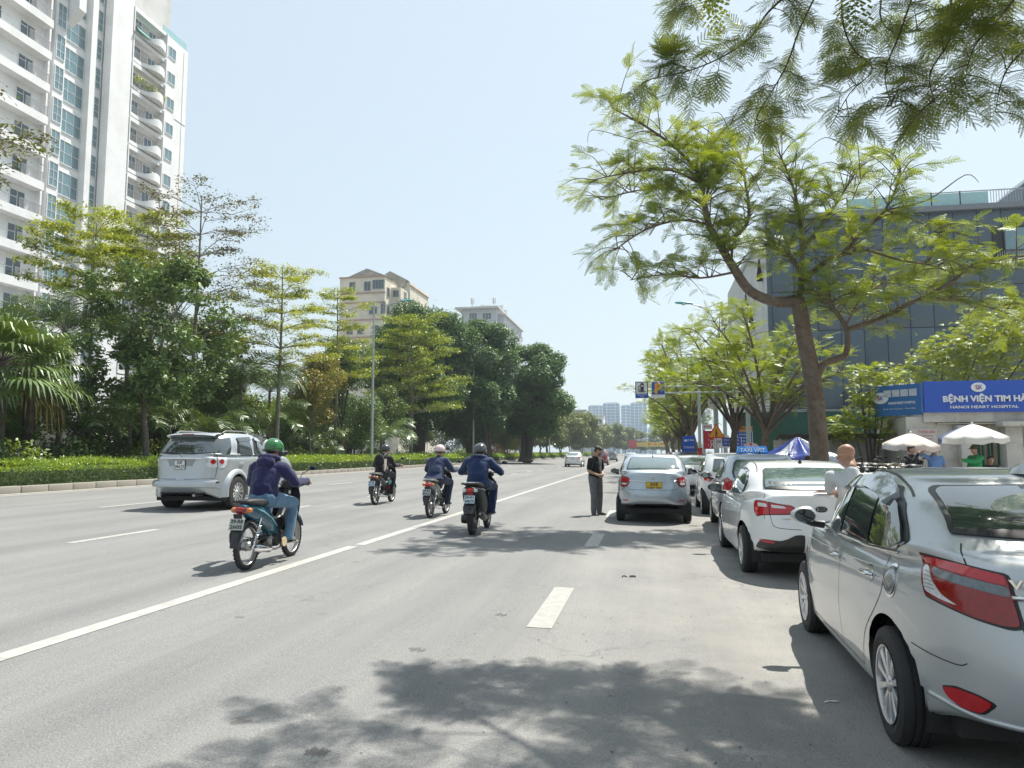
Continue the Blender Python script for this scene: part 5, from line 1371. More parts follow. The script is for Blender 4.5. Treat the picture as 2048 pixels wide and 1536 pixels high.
def underbone(label, loc, rz, col, ptxt, platem, tail=REDD, spokes=True, group=None, extra=None, rack=True, col2=None, seat_z=.80, gcol=BLKP, detail=True, legshield=None, light=False):
 wb = 1.22; yb, yf = -wb / 2, wb / 2
 root = thing('motorbike', label, 'motorbike', loc, rz, group)
 for y in (yb, yf): bike_wheel(root, y,.285,.232,.072, spokes)
 f = MB()   # frame, swing arm, engine
 f.tube([(0, yf - .17,.93),(0, yf - .30,.60),(0,-.02,.34),(0, yb + .22,.36)],.028, BLK,8)
 for s_ in (1,-1):
  f.tube([(s_ * .055, yb + .34,.37),(s_ * .060, yb,.285)],[.018,.014], BLK,8)
 f.build('frame', None, root)
 e = MB(); e.ell((0,.02,.30),(.10,.15,.10), STEEL,14,8); e.tube([(0,.05,.33),(0,.26,.36)],[.06,.055], STEEL,12)
 for k in range(5): e.lathe([(.03,-.004),(.075,-.004),(.075,.004),(.03,.004)], STEEL, c=(0,.13 + .026 * k,.345), axis='y', seg=14)
 e.lathe([(.001,.12),(.07,.118),(.085,.09),(.085,-.09),(.07,-.118),(.001,-.12)], BLKP, c=(0,.0,.30), axis='x', seg=18); e.build('engine', None, root)
 sw = MB()
 for s_ in (1,-1):
  sw.tube([(s_ * .085, yb + .02,.30),(s_ * .10, yb + .16,.62)],.011, CHROME,8)
  pts = [Vector((s_ * .085, yb + .035,.335)).lerp(Vector((s_ * .098, yb + .125,.54)), k / 40) + Vector((.024 * math.cos(k * 1.2),.020 * math.sin(k * 1.2),0)) for k in range(41)]
  sw.tube(pts,.005, STEEL,5)
 sw.build('rear_shock', None, root)
 fk = MB()
 for s_ in (1,-1): fk.tube([(s_ * .07, yf,.285),(s_ * .07, yf - .10,.62),(s_ * .05, yf - .17,.85)],[.019,.022,.022], STEEL,8)
 fk.build('front_fork', None, root)
 ch = MB(); ch.rings([[(-.085, y, z),(-.062, y, z),(-.062, y, z - h),(-.085, y, z - h)] for y, z, h in ((yb - .04,.33,.10),(yb + .1,.36,.12),(.0,.36,.10))], BLKP, True, True, smooth=False); ch.build('chain_case', None, root)
 x = MB(); x.tube([(.07,.20,.28),(.10,.10,.20),(.12,-.10,.19),(.135,-.26,.22)],.016, STEEL,8)
 x.lathe([(.02,0),(.040,.02),(.048,.06),(.050,.36),(.044,.42),(.024,.425),(.022,.38)], CHROME, c=(0,0,0), axis='z', seg=16, rot=(Matrix.Rotation(PI / 2 - .12,3, 'X'))) if False else None
 a0, a1 = Vector((.135,-.24,.21)), Vector((.15,-.68,.275))
 x.tube([a0, a0.lerp(a1,.08), a0.lerp(a1,.16), a0.lerp(a1,.9), a0.lerp(a1,1.0), a0.lerp(a1,1.0)],[.018,.036,.046,.050,.044,.026], CHROME,14)
 x.ell(a1 + Vector((.001,-.004,0)),(.016,.004,.016), BLK,8,6); x.build('exhaust', None, root)
 b = MB(); shell_side(b,[(-.78,.70,.80,.06),(-.66,.64,.82,.095),(-.45,.56,.80,.115),(-.22,.44,.74,.115),(-.02,.33,.60,.10),(.08,.31,.50,.07)],.1, col); b.build('side_fairing', None, root)
 st = MB()
 for s_ in (1,-1): st.tube([(s_ * .115,-.60,.75),(s_ * .128,-.42,.69),(s_ * .128,-.22,.60),(s_ * .112,-.04,.48)],[.006,.012,.012,.005], col2 or CHROME,6, flat=.5)
 st.build('fairing_decal', None, root)
 fr = MB()
 if legshield is None: legshield = BLKP
 P = [(.52,.96,.16),(.49,.86,.20),(.44,.70,.22),(.40,.55,.21),(.36,.42,.18),(.34,.33,.12)]
 for s_ in (1,-1):
  fr.rings([[(s_ * .03, y + .04, z),(s_ * w_ * .7, y + .03, z),(s_ * w_, y - .05, z),(s_ * (w_ - .02), y - .055, z),(s_ * w_ * .6, y + .01, z),(s_ * .03, y + .0, z)] for y, z, w_ in P], legshield, True, True)
 fr.build('leg_shield', None, root)
 tn = MB(); shell_side(tn,[(.46,.58,.88,.07),(.25,.42,.62,.065),(.05,.38,.56,.07),(-.12,.42,.66,.08)],.07, BLKP); tn.build('centre_cover', None, root)
 hc = MB(); hc.rings([[(.13 * math.cos(a) * w_, y, z + .085 * math.sin(a) * w_) for a in [2 * PI * k / 14 for k in range(14)]] for y, z, w_ in ((.44,1.0,.55),(.48,1.0,.95),(.56,.99,1.0),(.62,.975,.85),(.645,.97,.5))], legshield if legshield is not BLKP else BLKP, True, True)
 hc.build('headlamp_cowl', None, root); hl = MB(); hl.ell((0,.625,.972),(.075,.03,.05), CLRL,12,8); hl.build('headlamp', None, root)
 for y, r0, a0_, a1_ in ((yf,.315,20,150),(yb,.325,60,178)):
  mg = MB(); mg.rings([[(x_, y + (r0 + dz) * math.cos(R(a)),.285 + (r0 + dz) * math.sin(R(a))) for x_, dz in ((-.058,-.03),(-.045,0),(0,.012),(.045,0),(.058,-.03))] for a in np.linspace(a0_, a1_,12)], col if y > 0 else BLKP, closed=False); mg.build('mudguard', None, root)
 s = MB(); s.rings([[(w_ * math.copysign(abs(math.cos(a)) ** .6, math.cos(a)), y, z + h * math.copysign(abs(math.sin(a)) ** .8, math.sin(a))) for a in [2 * PI * k / 14 for k in range(14)]] for y, z, w_, h in ((-.72,.835,.06,.02),(-.66,.83,.11,.04),(-.40,.815,.125,.045),(-.22,.79,.125,.045),(-.02,.775,.11,.045),(.14,.755,.07,.035),(.20,.74,.03,.02))], M_('vinyl_seat',(.02,.02,.022),.55, var=.2, bump=.2), True, True); s.build('seat', None, root)
 if rack:
  g = MB(); g.tube([(.13,-.46,.80),(.135,-.68,.825),(.09,-.80,.84),(0,-.82,.845),(-.09,-.80,.84),(-.135,-.68,.825),(-.13,-.46,.80)],.017, gcol,8); g.build('grab_rail', None, root)
 t = MB(); t.ell((0,-.79,.735),(.085,.055,.045), tail,16,10); t.build('tail_lamp', None, root)
 for s_ in (1,-1):
  t = MB(); t.ell((s_ * .095,-.755,.738),(.045,.05,.036), ORNG,12,8); t.build('indicator', None, root)
 m = MB(); m.box((0,-.83,.62),(.10,.02,.16), BLKP, rot=(.35,0,0)); m.rings([[(-w_, y, z),(w_, y, z),(w_, y + .008, z),(-w_, y + .008, z)] for y, z, w_ in ((-.84,.56,.07),(-.88,.45,.085),(-.915,.36,.06))], BLK, True, True, smooth=False); m.build('mud_flap', None, root)
 mplate(root,-.87,.575, ptxt, platem, tilt=-.30, w=.19, h=.14)
 pg = MB()
 for s_ in (1,-1):
  pg.tube([(s_ * .06,.12,.25),(s_ * .24,.14,.27)],.010, STEEL,6); pg.tube([(s_ * .17,.14,.27),(s_ * .25,.14,.27)],.017, BLK,8)
  pg.tube([(s_ * .07,-.28,.34),(s_ * .19,-.30,.36)],.009, STEEL,6)
 pg.tube([(.10,.14,.25),(.14,.26,.27)],.007, STEEL,6); pg.tube([(-.09,-.05,.16),(-.13,-.16,.08),(-.17,-.24,.06)],.009, STEEL,6)
 pg.build('foot_pegs', None, root)
 bike_common(root, wb,(0,.44,1.03),.33)
 return root
def scooter(label, loc, rz, col, ptxt, platem, group=None, mirrors=(1,), seat_z=.80):
 wb = 1.30; yb, yf = -wb / 2, wb / 2
 root = thing('scooter', label, 'motorbike', loc, rz, group)
 bike_wheel(root, yb,.265,.178,.115, False, mat=BLKP); bike_wheel(root, yf,.265,.178,.095, False, mat=BLKP)
 b = MB(); shell_side(b,[(-.88,.68,.86,.09),(-.80,.58,.89,.155),(-.60,.46,.88,.185),(-.35,.36,.84,.185),(-.12,.30,.74,.17),(.06,.26,.56,.12)],.1, col); b.build('rear_bodywork', None, root)
 st = MB()
 for s_ in (1,-1): st.tube([(s_ * .135,-.84,.84),(s_ * .185,-.62,.82),(s_ * .188,-.42,.78)],.006, CHROME,5)
 st.tube([(.189,-.46,.76),(.187,-.45,.66)],.005, CHROME,5); st.build('chrome_strip', None, root)
 fl = MB(); fl.box((0,.20,.285),(.30,.42,.07), BLKP, bev=.03); fl.build('floorboard', None, root)
 ls = MB()
 P = [(.50,1.00,.13),(.53,.90,.21),(.51,.74,.24),(.47,.58,.235),(.43,.42,.21),(.40,.30,.15)]
 ls.rings([[(w_ * math.sin(t_), y + .10 * math.cos(t_) ** 2 + .0, z) for t_ in np.linspace(-PI / 2, PI / 2,13)] + [(w_ * .95 * math.sin(t_), y - .05 + .10 * math.cos(t_) ** 2, z) for t_ in np.linspace(PI / 2,-PI / 2,13)] for y, z, w_ in P], col, True, True); ls.build('leg_shield', None, root)
 hc = MB(); hc.rings([[(.16 * math.cos(a) * w_, y, z + .075 * math.sin(a) * w_) for a in [2 * PI * k / 14 for k in range(14)]] for y, z, w_ in ((.42,1.06,.5),(.46,1.06,.95),(.56,1.05,1.0),(.62,1.03,.8),(.65,1.02,.4))], WHITEP if False else col, True, True); hc.build('handlebar_cowl', None, root)
 dsh = MB(); dsh.box((0,.43,1.10),(.20,.06,.03), M_('dash_silver',(.4,.4,.4),.3), bev=.012); dsh.build('dashboard', None, root)
 for y, a0_, a1_, ww in ((yf,15,165,.065),):
  mg = MB(); mg.rings([[(x_, y + (.30 + dz) * math.cos(R(a)),.265 + (.30 + dz) * math.sin(R(a))) for x_, dz in ((-ww,-.04),(-ww * .8,0),(0,.012),(ww * .8,0),(ww,-.04))] for a in np.linspace(a0_, a1_,12)], col, closed=False); mg.build('mudguard', None, root)
 mg = MB(); mg.rings([[(x_, yb + (r_ + dz) * math.cos(R(a)),.265 + (r_ + dz) * math.sin(R(a))) for x_, dz in ((-.078,-.05),(-.072,0),(0,.012),(.072,0),(.078,-.05))] for a, r_ in ((100,.32),(115,.33),(130,.34),(145,.36),(160,.385))], BLKP, closed=False); mg.build('rear_hugger', None, root)
 m = MB(); m.rings([[(-w_, y, z),(w_, y, z),(w_ * .9, y + .03, z),(-w_ * .9, y + .03, z)] for y, z, w_ in ((-.84,.62,.10),(-.93,.50,.115),(-.965,.42,.10),(-.985,.36,.045))], BLKP, True, True, smooth=False); m.build('mud_flap', None, root)
 s = MB(); s.rings([[(w_ * math.copysign(abs(math.cos(a)) ** .6, math.cos(a)), y, z + h * math.copysign(abs(math.sin(a)) ** .8, math.sin(a))) for a in [2 * PI * k / 14 for k in range(14)]] for y, z, w_, h in ((-.84,.91,.08,.02),(-.78,.91,.14,.04),(-.45,.88,.155,.05),(-.20,.84,.15,.05),(.0,.81,.12,.05),(.08,.78,.06,.03))], M_('vinyl_seat',(.02,.02,.022),.55), True, True); s.build('seat', None, root)
 g = MB(); g.tube([(.145,-.56,.90),(.165,-.80,.915),(.11,-.92,.925),(0,-.945,.93),(-.11,-.92,.925),(-.165,-.80,.915),(-.145,-.56,.90)],.020, BLKP,8); g.tube([(-.10,-.942,.938),(0,-.965,.943),(.10,-.942,.938)],.010, CHROME,6); g.build('grab_rail', None, root)
 t = MB(); t.box((0,-.885,.80),(.12,.06,.075), REDL, bev=.02); t.box((0,-.87,.735),(.13,.05,.05), REDD, bev=.015); t.build('tail_lamp', None, root)
 for s_ in (1,-1):
  t = MB(); t.box((s_ * .098,-.865,.80),(.075,.06,.065), CLRL, bev=.02, rz=s_ * .5); t.build('indicator', None, root)
 mplate(root,-.915,.645, ptxt, platem, tilt=-.25)
 e = MB(); e.box((-.13,-.42,.30),(.10,.52,.17), BLKP, bev=.05); e.lathe([(.001,.06),(.075,.055),(.085,.02),(.085,-.05)], BLKP, c=(-.15,-.62,.28), axis='x', seg=16, rot=Matrix.Rotation(PI,3, 'Z')); e.build('engine_case', None, root)
 x = MB(); x.tube([(.10,-.15,.28),(.15,-.30,.27)],.02, STEEL,8); x.tube([(.15,-.30,.27),(.165,-.42,.29),(.175,-.78,.37),(.175,-.84,.385)],[.035,.062,.060,.045], BLKP,14); x.ell((.175,-.848,.386),(.024,.006,.024), STEEL,10,6)
 x.tube([(.225,-.45,.30),(.225,-.62,.335)],.018, CHROME,8, flat=.4); x.build('exhaust', None, root)
 sk = MB(); sk.tube([(0,-.1,.2),(.02,-.2,.12),(.1,-.28,.09)],.009, STEEL,6); sk.tube([(.09, yb,.265),(.105, yb + .12,.55)],.02, BLK,8); sk.tube([(-.09, yb,.265),(-.105, yb + .12,.55)],.02, BLK,8); sk.build('rear_shock', None, root)
 fk = MB();
 for s_ in (1,-1): fk.tube([(s_ * .06, yf,.265),(s_ * .06, yf - .12,.70)],.018, STEEL,8)
 fk.build('front_fork', None, root)
 bike_common(root, wb,(0,.46,1.08),.33, mirrors)
 return root
# ---- 1: blue underbone, green helmet, nearest rider
GRNH = M_('green_helmet',(.012,.13,.025),.18, var=.05, coat=1); TEALB = M_('teal_blue_fairing',(.015,.085,.13),.25, var=.35, scale=9, coat=.6)
x, y = -4.96,9.16
underbone('dusty blue underbone motorbike with gold plate holder and steel silencer, nearest of the riders',(x, y, gz(x)), R(1.5), TEALB, '29-R8\n2605', M_('plate_dusty_white', (.42, .43, .40), .5), col2=M_('pale_blue_decal',(.35,.6,.66),.4), extra=1)
disc = MB(); disc.lathe([(.001,-.006),(.062,-.006),(.062,.006),(.001,.006)], M_('tan_card_disc',(.52,.40,.24),.8), c=(0,0,0), axis='x', seg=18)
dd = disc.build('hanging_disc', None, None,(x + .21, y - .02, gz(x) + .28)); tag(dd, 'round tan card hanging by the foot peg of the blue motorbike', 'disc')
r1, P, eu, V = figure('person', 'rider in purple navy hoodie, blue jeans and green helmet on the nearest motorbike',(x, y - .16, gz(x)), R(1.5), rider_pose(.10,.19,.80,(.335,.60,1.04),(.17,.33,.24), wide=.03), PURP, JEAN, SKIN, shoes=SHOE, head_f=(.35,1,-.05), hair=True, hdir={'l': ((0.3,1,0),(0,.2,-1)), 'r': ((-.3,1,0),(0,.2,-1))}, hcurl=(1.0,1.0), bulk=1.06, seed=2, mask=(.10,.08,.08), voxel=.011)
helmet(r1, P, eu, GRNH, stripe='three')
hd = MB(); hd.ell(V['neck'] + Vector((0,-.115,-.03)),(.13,.075,.09), None,14,8); hd.tube([V['neck'] + Vector((.12 * math.cos(a),-.02 + .10 * math.sin(a),.02 - .03 * math.sin(a))) for a in [2 * PI * k / 16 for k in range(16)]],.034, None,8, closed=True); hm_ = remesh(hd, 'hood',.012, PURP,4,.6); wrinkle(hm_,.008,14,3); link('hood', hm_, r1)
# ---- 2: scooter, deep blue jacket
x, y = -3.19,13.78
scooter('black automatic scooter ridden by the helmeted rider in the deep blue jacket',(x, y, gz(x)), R(1), M_('satin_black_paint',(.012,.015,.014),.5, spec=.3), '29-P1\n608.74', PLB)
r2, P, eu, V = figure('person', 'rider in loose deep blue jacket and black grey helmet on the black scooter',(x, y - .16, gz(x)), R(1), rider_pose(.08,.22,.86,(.335,.64,1.08),(.17,.42,.30), wide=.10, headz=-.04), NAVY2, NAVY2, SKIN, shoes=M_('brown_shoe',(.06,.03,.02),.5), hair=True, bulk=1.16, seed=4, voxel=.012, hdir={'l': ((.3,1,0),(0,.2,-1)), 'r': ((-.3,1,0),(0,.2,-1))})
helmet(r2, P, eu, M_('graphite_helmet',(.05,.05,.055),.22, var=.3, scale=3, coat=1))
hd = MB(); hd.tube([V['neck'] + Vector((.125 * math.cos(a),-.01 + .115 * math.sin(a),.0 - .02 * math.sin(a))) for a in [2 * PI * k / 16 for k in range(16)]],.036, None,8, closed=True); hm_ = remesh(hd, 'collar',.012, NAVY2,3,.6); wrinkle(hm_,.008,14,3); link('collar', hm_, r2)
# ---- 3: pink helmet
x, y = -4.84,16.62
underbone('grey green underbone motorbike with a red orange tail lamp, ridden in the pale pink helmet',(x, y, gz(x)), R(-1), M_('grey_green_fairing',(.09,.13,.13),.3, var=.2, coat=.5), '29-K5\n834.6', M_('plate_grey',(.38,.42,.42),.5), tail=REDL, spokes=False, gcol=STEEL)
r3, P, eu, V = figure('person', 'rider in dusty navy jacket and pale pink helmet, left of the black scooter',(x, y - .16, gz(x)), R(-3), rider_pose(.16,.20,.80,(.33,.60,1.04),(.17,.30,.24), wide=.02), BLUEJ, JEAND, SKIN, shoes=SHOEB, hair=True, bulk=1.08, seed=6, voxel=.013, head_f=(.15,1,0))
helmet(r3, P, eu, M_('pink_helmet',(.62,.47,.46),.3, var=.06, coat=.6))
tail_ = MB(); tail_.rings([[(sx * w_, y_, z_) for sx, y_, z_ in ((-1, yy, zz),(-.4, yy - .03, zz - .0),(.4, yy - .03, zz),(1, yy, zz),(.4, yy + .02, zz),(-.4, yy + .02, zz))] for w_, yy, zz in ((.17,-.10,1.02),(.20,-.20,.92),(.22,-.26,.86))], BLUEJ, True, True); tail_.build('jacket_tail', None, r3)
# ---- 4: backpack rider, farthest left
x, y = -7.32,19.72
underbone('black and red underbone motorbike ridden with a backpack, nearest to the median',(x, y, gz(x)), R(-1), BLKP, '29-S2\n617.30', PLB, tail=M_('grey_tail',(.12,.05,.05),.3), spokes=False, col2=CHROME, gcol=STEEL)
r4, P, eu, V = figure('person', 'rider in black jacket with a black backpack and dark helmet',(x, y - .16, gz(x)), R(-3), rider_pose(.18,.17,.80,(.33,.60,1.04),(.16,.30,.24)), BRNC, BLKC, SKIN, shoes=SHOEB, hair=True, bulk=1.0, seed=8, voxel=.014, head_f=(.2,1,0))
helmet(r4, P, eu, M_('black_helmet',(.02,.022,.026),.2, coat=1))
bp = MB(); bp.ell(V['chest'] + Vector((-.02,-.20,-.02)),(.15,.10,.21), BLKC,16,10); bp.ell(V['chest'] + Vector((-.02,-.27,-.08)),(.11,.05,.12), BLKC,14,8)
bpo = bp.build('backpack', None, None,(x, y - .16, gz(x)),(0,0, R(-3))); tag(bpo, 'black backpack on the back of the rider nearest the median', 'backpack')
for s_ in (1,-1):
 st = MB(); st.tube([V['chest'] + Vector((s_ * .10,-.16,.15)), V['chest'] + Vector((s_ * .12,-.02,.19)), V['chest'] + Vector((s_ * .12,.12,.08)), V['chest'] + Vector((s_ * .14,.08,-.12)), V['chest'] + Vector((s_ * .13,-.12,-.16))],.016, M_('grey_strap',(.12,.14,.16),.8),6, flat=.5); st.build('strap', None, bpo)
wv = MB(); wv.rings([[(.10 + .03 * math.sin(k),-.16 + .05 * k,1.22 - zz) for k in range(7)] for zz in (0,.14,.28,.34)], M_('floral_cloth',(.55,.45,.42),.85, var=.45, scale=26), closed=False); wv.rings([[(.135 + .03 * math.sin(k),-.16 + .05 * k,1.22 - zz) for k in range(7)] for zz in (0,.14,.28,.34)], M_('floral_cloth',(.55,.45,.42)), closed=False)
wo = wv.build('scarf', None, r4)
gb = MB(); gb.ell((.12,.16,.58),(.07,.08,.09), M_('mint_bag',(.16,.45,.40),.5),12,8); gbo = gb.build('shopping_bag', None, None,(x, y, gz(x))); tag(gbo, 'round mint green bag hung in front of the backpack rider', 'bag')
gb = MB(); gb.box((.10,.20,.40),(.12,.16,.22), M_('crimson_bag',(.40,.02,.05),.5), bev=.04); gbo = gb.build('shopping_bag', None, None,(x, y, gz(x))); tag(gbo, 'crimson bag below the mint bag on the backpack rider motorbike', 'bag')
# ---- man in black standing by the yellow plated car, head bowed to his right, hands at his belt
x, y = -1.34,18.15
Jm = dict(head=(.02,.12,1.54), neck=(.02,.035,1.42), chest=(0,0,1.24), belly=(0,.0,1.05), pelvis=(0,0,.93), shl=(-.20,0,1.33), shr=(.19,.02,1.32), ell=(-.27,-.03,1.07), elr=(.25,.02,1.06), wrl=(-.10,.16,.97), wrr=(.09,.18,.96),
 hipl=(-.10,0,.88), hipr=(.10,0,.88), knl=(-.12,.03,.49), knr=(.11,.05,.49), anl=(-.13,0,.085), anr=(.10,.03,.085), ftl=(-.20,.17,.05), ftr=(.16,.2,.05))
r5, P, eu, V = figure('person', 'man in black polo shirt and grey trousers standing on the road looking down',(x, y, gz(x)), R(-128), Jm, BLKC, GREYT, SKIN, 'short', SHOEB, head_f=(-.65,.8,-.65), hair=True, seed=11, voxel=.013, hdir={'l': ((.8,.6,-.1),(.3,-.6,0)), 'r': ((-.8,.5,-.1),(-.3,-.6,0))}, mask=(.35,.32,.30))
# ---- bald man in the grey tee leaning on the white boot lid
x, y = 2.16,8.74
Jb = dict(head=(-.03,.115,1.545), neck=(-.0,.0,1.40), chest=(.0,-.03,1.20), belly=(.02,-.04,1.02), pelvis=(.03,-.02,.91), shl=(-.20,.04,1.31), shr=(.20,-.08,1.29), ell=(-.20,.27,1.12), elr=(.31,-.20,1.08), wrl=(-.05,.50,1.12), wrr=(.21,.03,.96),
 hipl=(-.08,-.02,.86), hipr=(.12,-.02,.86), knl=(-.09,.03,.47), knr=(.14,.0,.47), anl=(-.10,-.02,.085), anr=(.16,-.04,.085), ftl=(-.12,.17,.05), ftr=(.2,.15,.05))
r6, P, eu, V = figure('person', 'bald man in grey tee shirt leaning at the boot of the white sedan',(x, y, gz(x)), R(-6), Jb, GREYS, GREYT, SKIND, 'short', SHOEB, head_f=(-1,.5,-.28), hair=False, seed=13, voxel=.011, hdir={'l': ((-.1,1,-.35),(0,-.3,-1)), 'r': ((-.9,.3,-.2),(0,.9,-.2))}, bulk=.93)
gl_ = MB()
for s_ in (-1,1):
 gl_.tube([P(s_ * .031 + .024 * math.cos(a),.100,.006 + .018 * math.sin(a)) for a in [2 * PI * k / 14 for k in range(14)]],.0022, M_('gold_wire',(.5,.38,.15),.3,1),5, closed=True)
 gl_.tube([P(s_ * .054,.098,.010), P(s_ * .083,.03,.008), P(s_ * .084,-.02,-.004)],.0022, M_('gold_wire',(.5,.38,.15)),5)
glo = gl_.build('spectacles', None, r6)
cw = MB()
for k in range(3):
 cw.tube([(-.12 + .03 * k,.02 * k,.012 + .004 * k),(-.03,-.03 + .03 * k,.020),(.07,.01 * k,.016),(.14,.03 - .02 * k,.008)],[.018,.026,.022,.010], M_('brown_cloth',(.12,.045,.04),.9, var=.4),8, flat=.35)
cwo = cw.build('cloth', None, None,(2.05,9.58, gz(2) + 1.075)); tag(cwo, 'crumpled brown cloth on the boot lid of the white sedan under the bald man hand', 'cloth')
# ================================================================= foliage tools
def rots(f, u):
 """rotation matrices whose local x runs along f and local z near u"""
 f = f / np.linalg.norm(f, axis=1, keepdims=True)
 y = np.cross(u, f); n = np.linalg.norm(y, axis=1, keepdims=True); y = np.where(n < 1e-5, np.array([[0,1,0]]), y / np.maximum(n,1e-5))
 z = np.cross(f, y)
 return np.stack([f, y, z], axis=2)      # columns
def scatter(T, F, P, Rm, S):
 T = np.asarray(T, float); F = np.asarray(F, int); n = len(P)
 V = np.einsum('nij,kj->nki', Rm, T) * S[:, None, None] + P[:, None, :]
 FF = F[None] + (np.arange(n) * len(T))[:, None, None]
 return V.reshape(-1,3), FF.reshape(-1, F.shape[1])
LEAF_T = np.array([(0,0,0),(.45,-.27,.05),(1,0,-.08),(.45,.27,.05)]); LEAF_F = np.array([(0,1,2,3)])
NARROW_T = np.array([(0,0,0),(.4,-.12,.05),(1,0,-.15),(.4,.12,.05)])
ROUND_T = np.array([(0,0,0),(.35,-.42,.04),(1,0,-.1),(.35,.42,.04)])
def frond_template(pairs=9, leaflets=3, lw=.03, plen=.40, gap=.75, seed=0, droop=.25):
 r = random.Random(seed); V = []; F = []
 def quad(a, b, c, d): k = len(V); V.extend([a, b, c, d]); F.append((k, k + 1, k + 2, k + 3))
 zc = lambda t: -droop * t * t
 for k in range(4):
  t0, t1 = k / 4,(k + 1) / 4; quad((t0,-.006, zc(t0)),(t1,-.006, zc(t1)),(t1,.006, zc(t1)),(t0,.006, zc(t0)))
 for i in range(pairs):
  t = .18 + .82 * i / (pairs - 1); L = plen * (math.sin(PI * (.18 + .72 * t)) ** .8) * r.uniform(.88,1.1)
  for sd in (-1,1):
   a = R(62 - 26 * t) + r.uniform(-.1,.1); dx, dy = math.cos(a), math.sin(a) * sd; dz = r.uniform(-.28,.05)
   for j in range(leaflets):
    u0, u1 = j / leaflets,(j + gap) / leaflets
    w = lw * (math.sin(PI * (.12 + .80 * (u0 + u1) / 2)) ** .6)
    def q(u, s_): return (t + dx * L * u - dy * w * s_ * .0 + (-dy) * w * s_ * sd * 0 - math.sin(a) * w * s_, dy * L * u + math.cos(a) * w * s_ * sd, zc(t) + dz * L * u * u)
    quad(q(u0,-1), q(u1,-1), q(u1,1), q(u0,1))
 return np.array(V), np.array(F)
def comb_frond(pairs=10, leaflets=11, plen=.42, seed=0, droop=.25, lw=.030):
 """near fronds: each pinna is a comb of tiny leaflets"""
 r = random.Random(seed); V = []; F = []
 def quad(a, b, c, d): k = len(V); V.extend([a, b, c, d]); F.append((k, k + 1, k + 2, k + 3))
 zc = lambda t: -droop * t * t
 for k in range(5):
  t0, t1 = k / 5,(k + 1) / 5; quad((t0,-.006, zc(t0)),(t1,-.006, zc(t1)),(t1,.006, zc(t1)),(t0,.006, zc(t0)))
 for i in range(pairs):
  t = .12 + .88 * i / (pairs - 1); L = plen * (math.sin(PI * (.22 + .62 * t)) ** .7) * r.uniform(.9,1.1)
  for sd in (-1,1):
   a = R(64 - 30 * t) + r.uniform(-.08,.08); dx, dy = math.cos(a), math.sin(a) * sd; dz = r.uniform(-.35,.05)
   nx, ny = -dy, dx
   P = lambda u, o: (t + dx * L * u + nx * o, dy * L * u + ny * o, zc(t) + dz * L * u * u)
   quad(P(0,-.003), P(1,-.002), P(1,.002), P(0,.003))
   for j in range(leaflets):
    u = (j + .5) / leaflets; w = .34 / leaflets; l = lw * (math.sin(PI * (.15 + .75 * u)) ** .5)
    for s2 in (-1,1):
     quad(P(u - w,0), P(u + w,0), P(u + w * 1.3 + .02, l * s2), P(u - w * .2 + .02, l * s2))
 return np.array(V), np.array(F)
class Limbs:
 """tapered branch segments gathered into one mesh"""
 def __init__(s): s.a = []; s.b = []; s.ra = []; s.rb = []
 def seg(s, a, b, ra, rb): s.a.append(tuple(a)); s.b.append(tuple(b)); s.ra.append(ra); s.rb.append(rb)
 def path(s, pts, r0, r1):
  pts = smooth_poly(pts,4) if len(pts) > 2 else [Vector(p) for p in pts]; n = len(pts) - 1
  for i in range(n): s.seg(pts[i], pts[i + 1], r0 + (r1 - r0) * i / n, r0 + (r1 - r0) * (i + 1) / n)
  return pts
 def mesh(s, name, mat, k=7):
  a = np.array(s.a); b = np.array(s.b); ra = np.array(s.ra); rb = np.array(s.rb); d = b - a; n = len(a)
  d = d / np.maximum(np.linalg.norm(d, axis=1, keepdims=True),1e-6)
  h = np.where(np.abs(d[:,2:3]) < .9, np.array([[0,0,1.]]), np.array([[1.,0,0]]))
  x = np.cross(d, h); x /= np.linalg.norm(x, axis=1, keepdims=True); y = np.cross(d, x)
  an = np.arange(k) * 2 * PI / k
  c = x[:, None] * np.cos(an)[None, :, None] + y[:, None] * np.sin(an)[None, :, None]
  V = np.concatenate([a[:, None] + c * ra[:, None, None],(b + d * 0)[:, None] + c * rb[:, None, None]], axis=1)
  j = np.arange(k); F = np.stack([j,(j + 1) % k,(j + 1) % k + k, j + k], axis=1)
  FF = F[None] + (np.arange(n) * 2 * k)[:, None, None]
  return np_mesh(name, V.reshape(-1,3), FF.reshape(-1,4), mat, smooth=True)
BARK = M_('bark',(.115,.085,.062),.9, var=.35, scale=9, bump=.9, bscale=30, dirt=(.20,.19,.16), dirt_amt=.5, dscale=4)
BARKG = M_('grey_bark',(.17,.15,.125),.9, var=.3, scale=8, bump=.8, bscale=26, dirt=(.08,.07,.06), dirt_amt=.6)
BARKP = M_('pale_limed_bark',(.24,.21,.17),.9, var=.25, scale=8, bump=.6)
BARKD = M_('dark_bark',(.07,.055,.045),.9, var=.35, scale=8, bump=.8)
L_FLAME = leafmat('flame_tree_leaf',(0.148,0.233,0.026),(0.251,0.319,0.037),.45,.9)
L_OVER = leafmat('overhead_leaf',(0.103,0.166,0.022),(0.181,0.235,0.030),.50,1.4)
L_YEL = leafmat('yellow_green_leaf',(0.229,0.306,0.027),(0.366,0.413,0.038),.42,.5)
L_LAY = leafmat('layered_leaf',(0.130,0.214,0.027),(0.229,0.306,0.032),.40,.5)
L_BRN = leafmat('bronze_leaf',(0.085,0.078,0.039),(0.130,0.137,0.058),.3,.8)
L_DARK = leafmat('dark_broad_leaf',(0.078,0.142,0.040),(0.142,0.219,0.054),.22,.7, rough=.5, gloss=.05)
L_FIC = leafmat('ficus_leaf',(0.054,0.119,0.037),(0.119,0.213,0.055),.22,.35, rough=.5, gloss=.05)
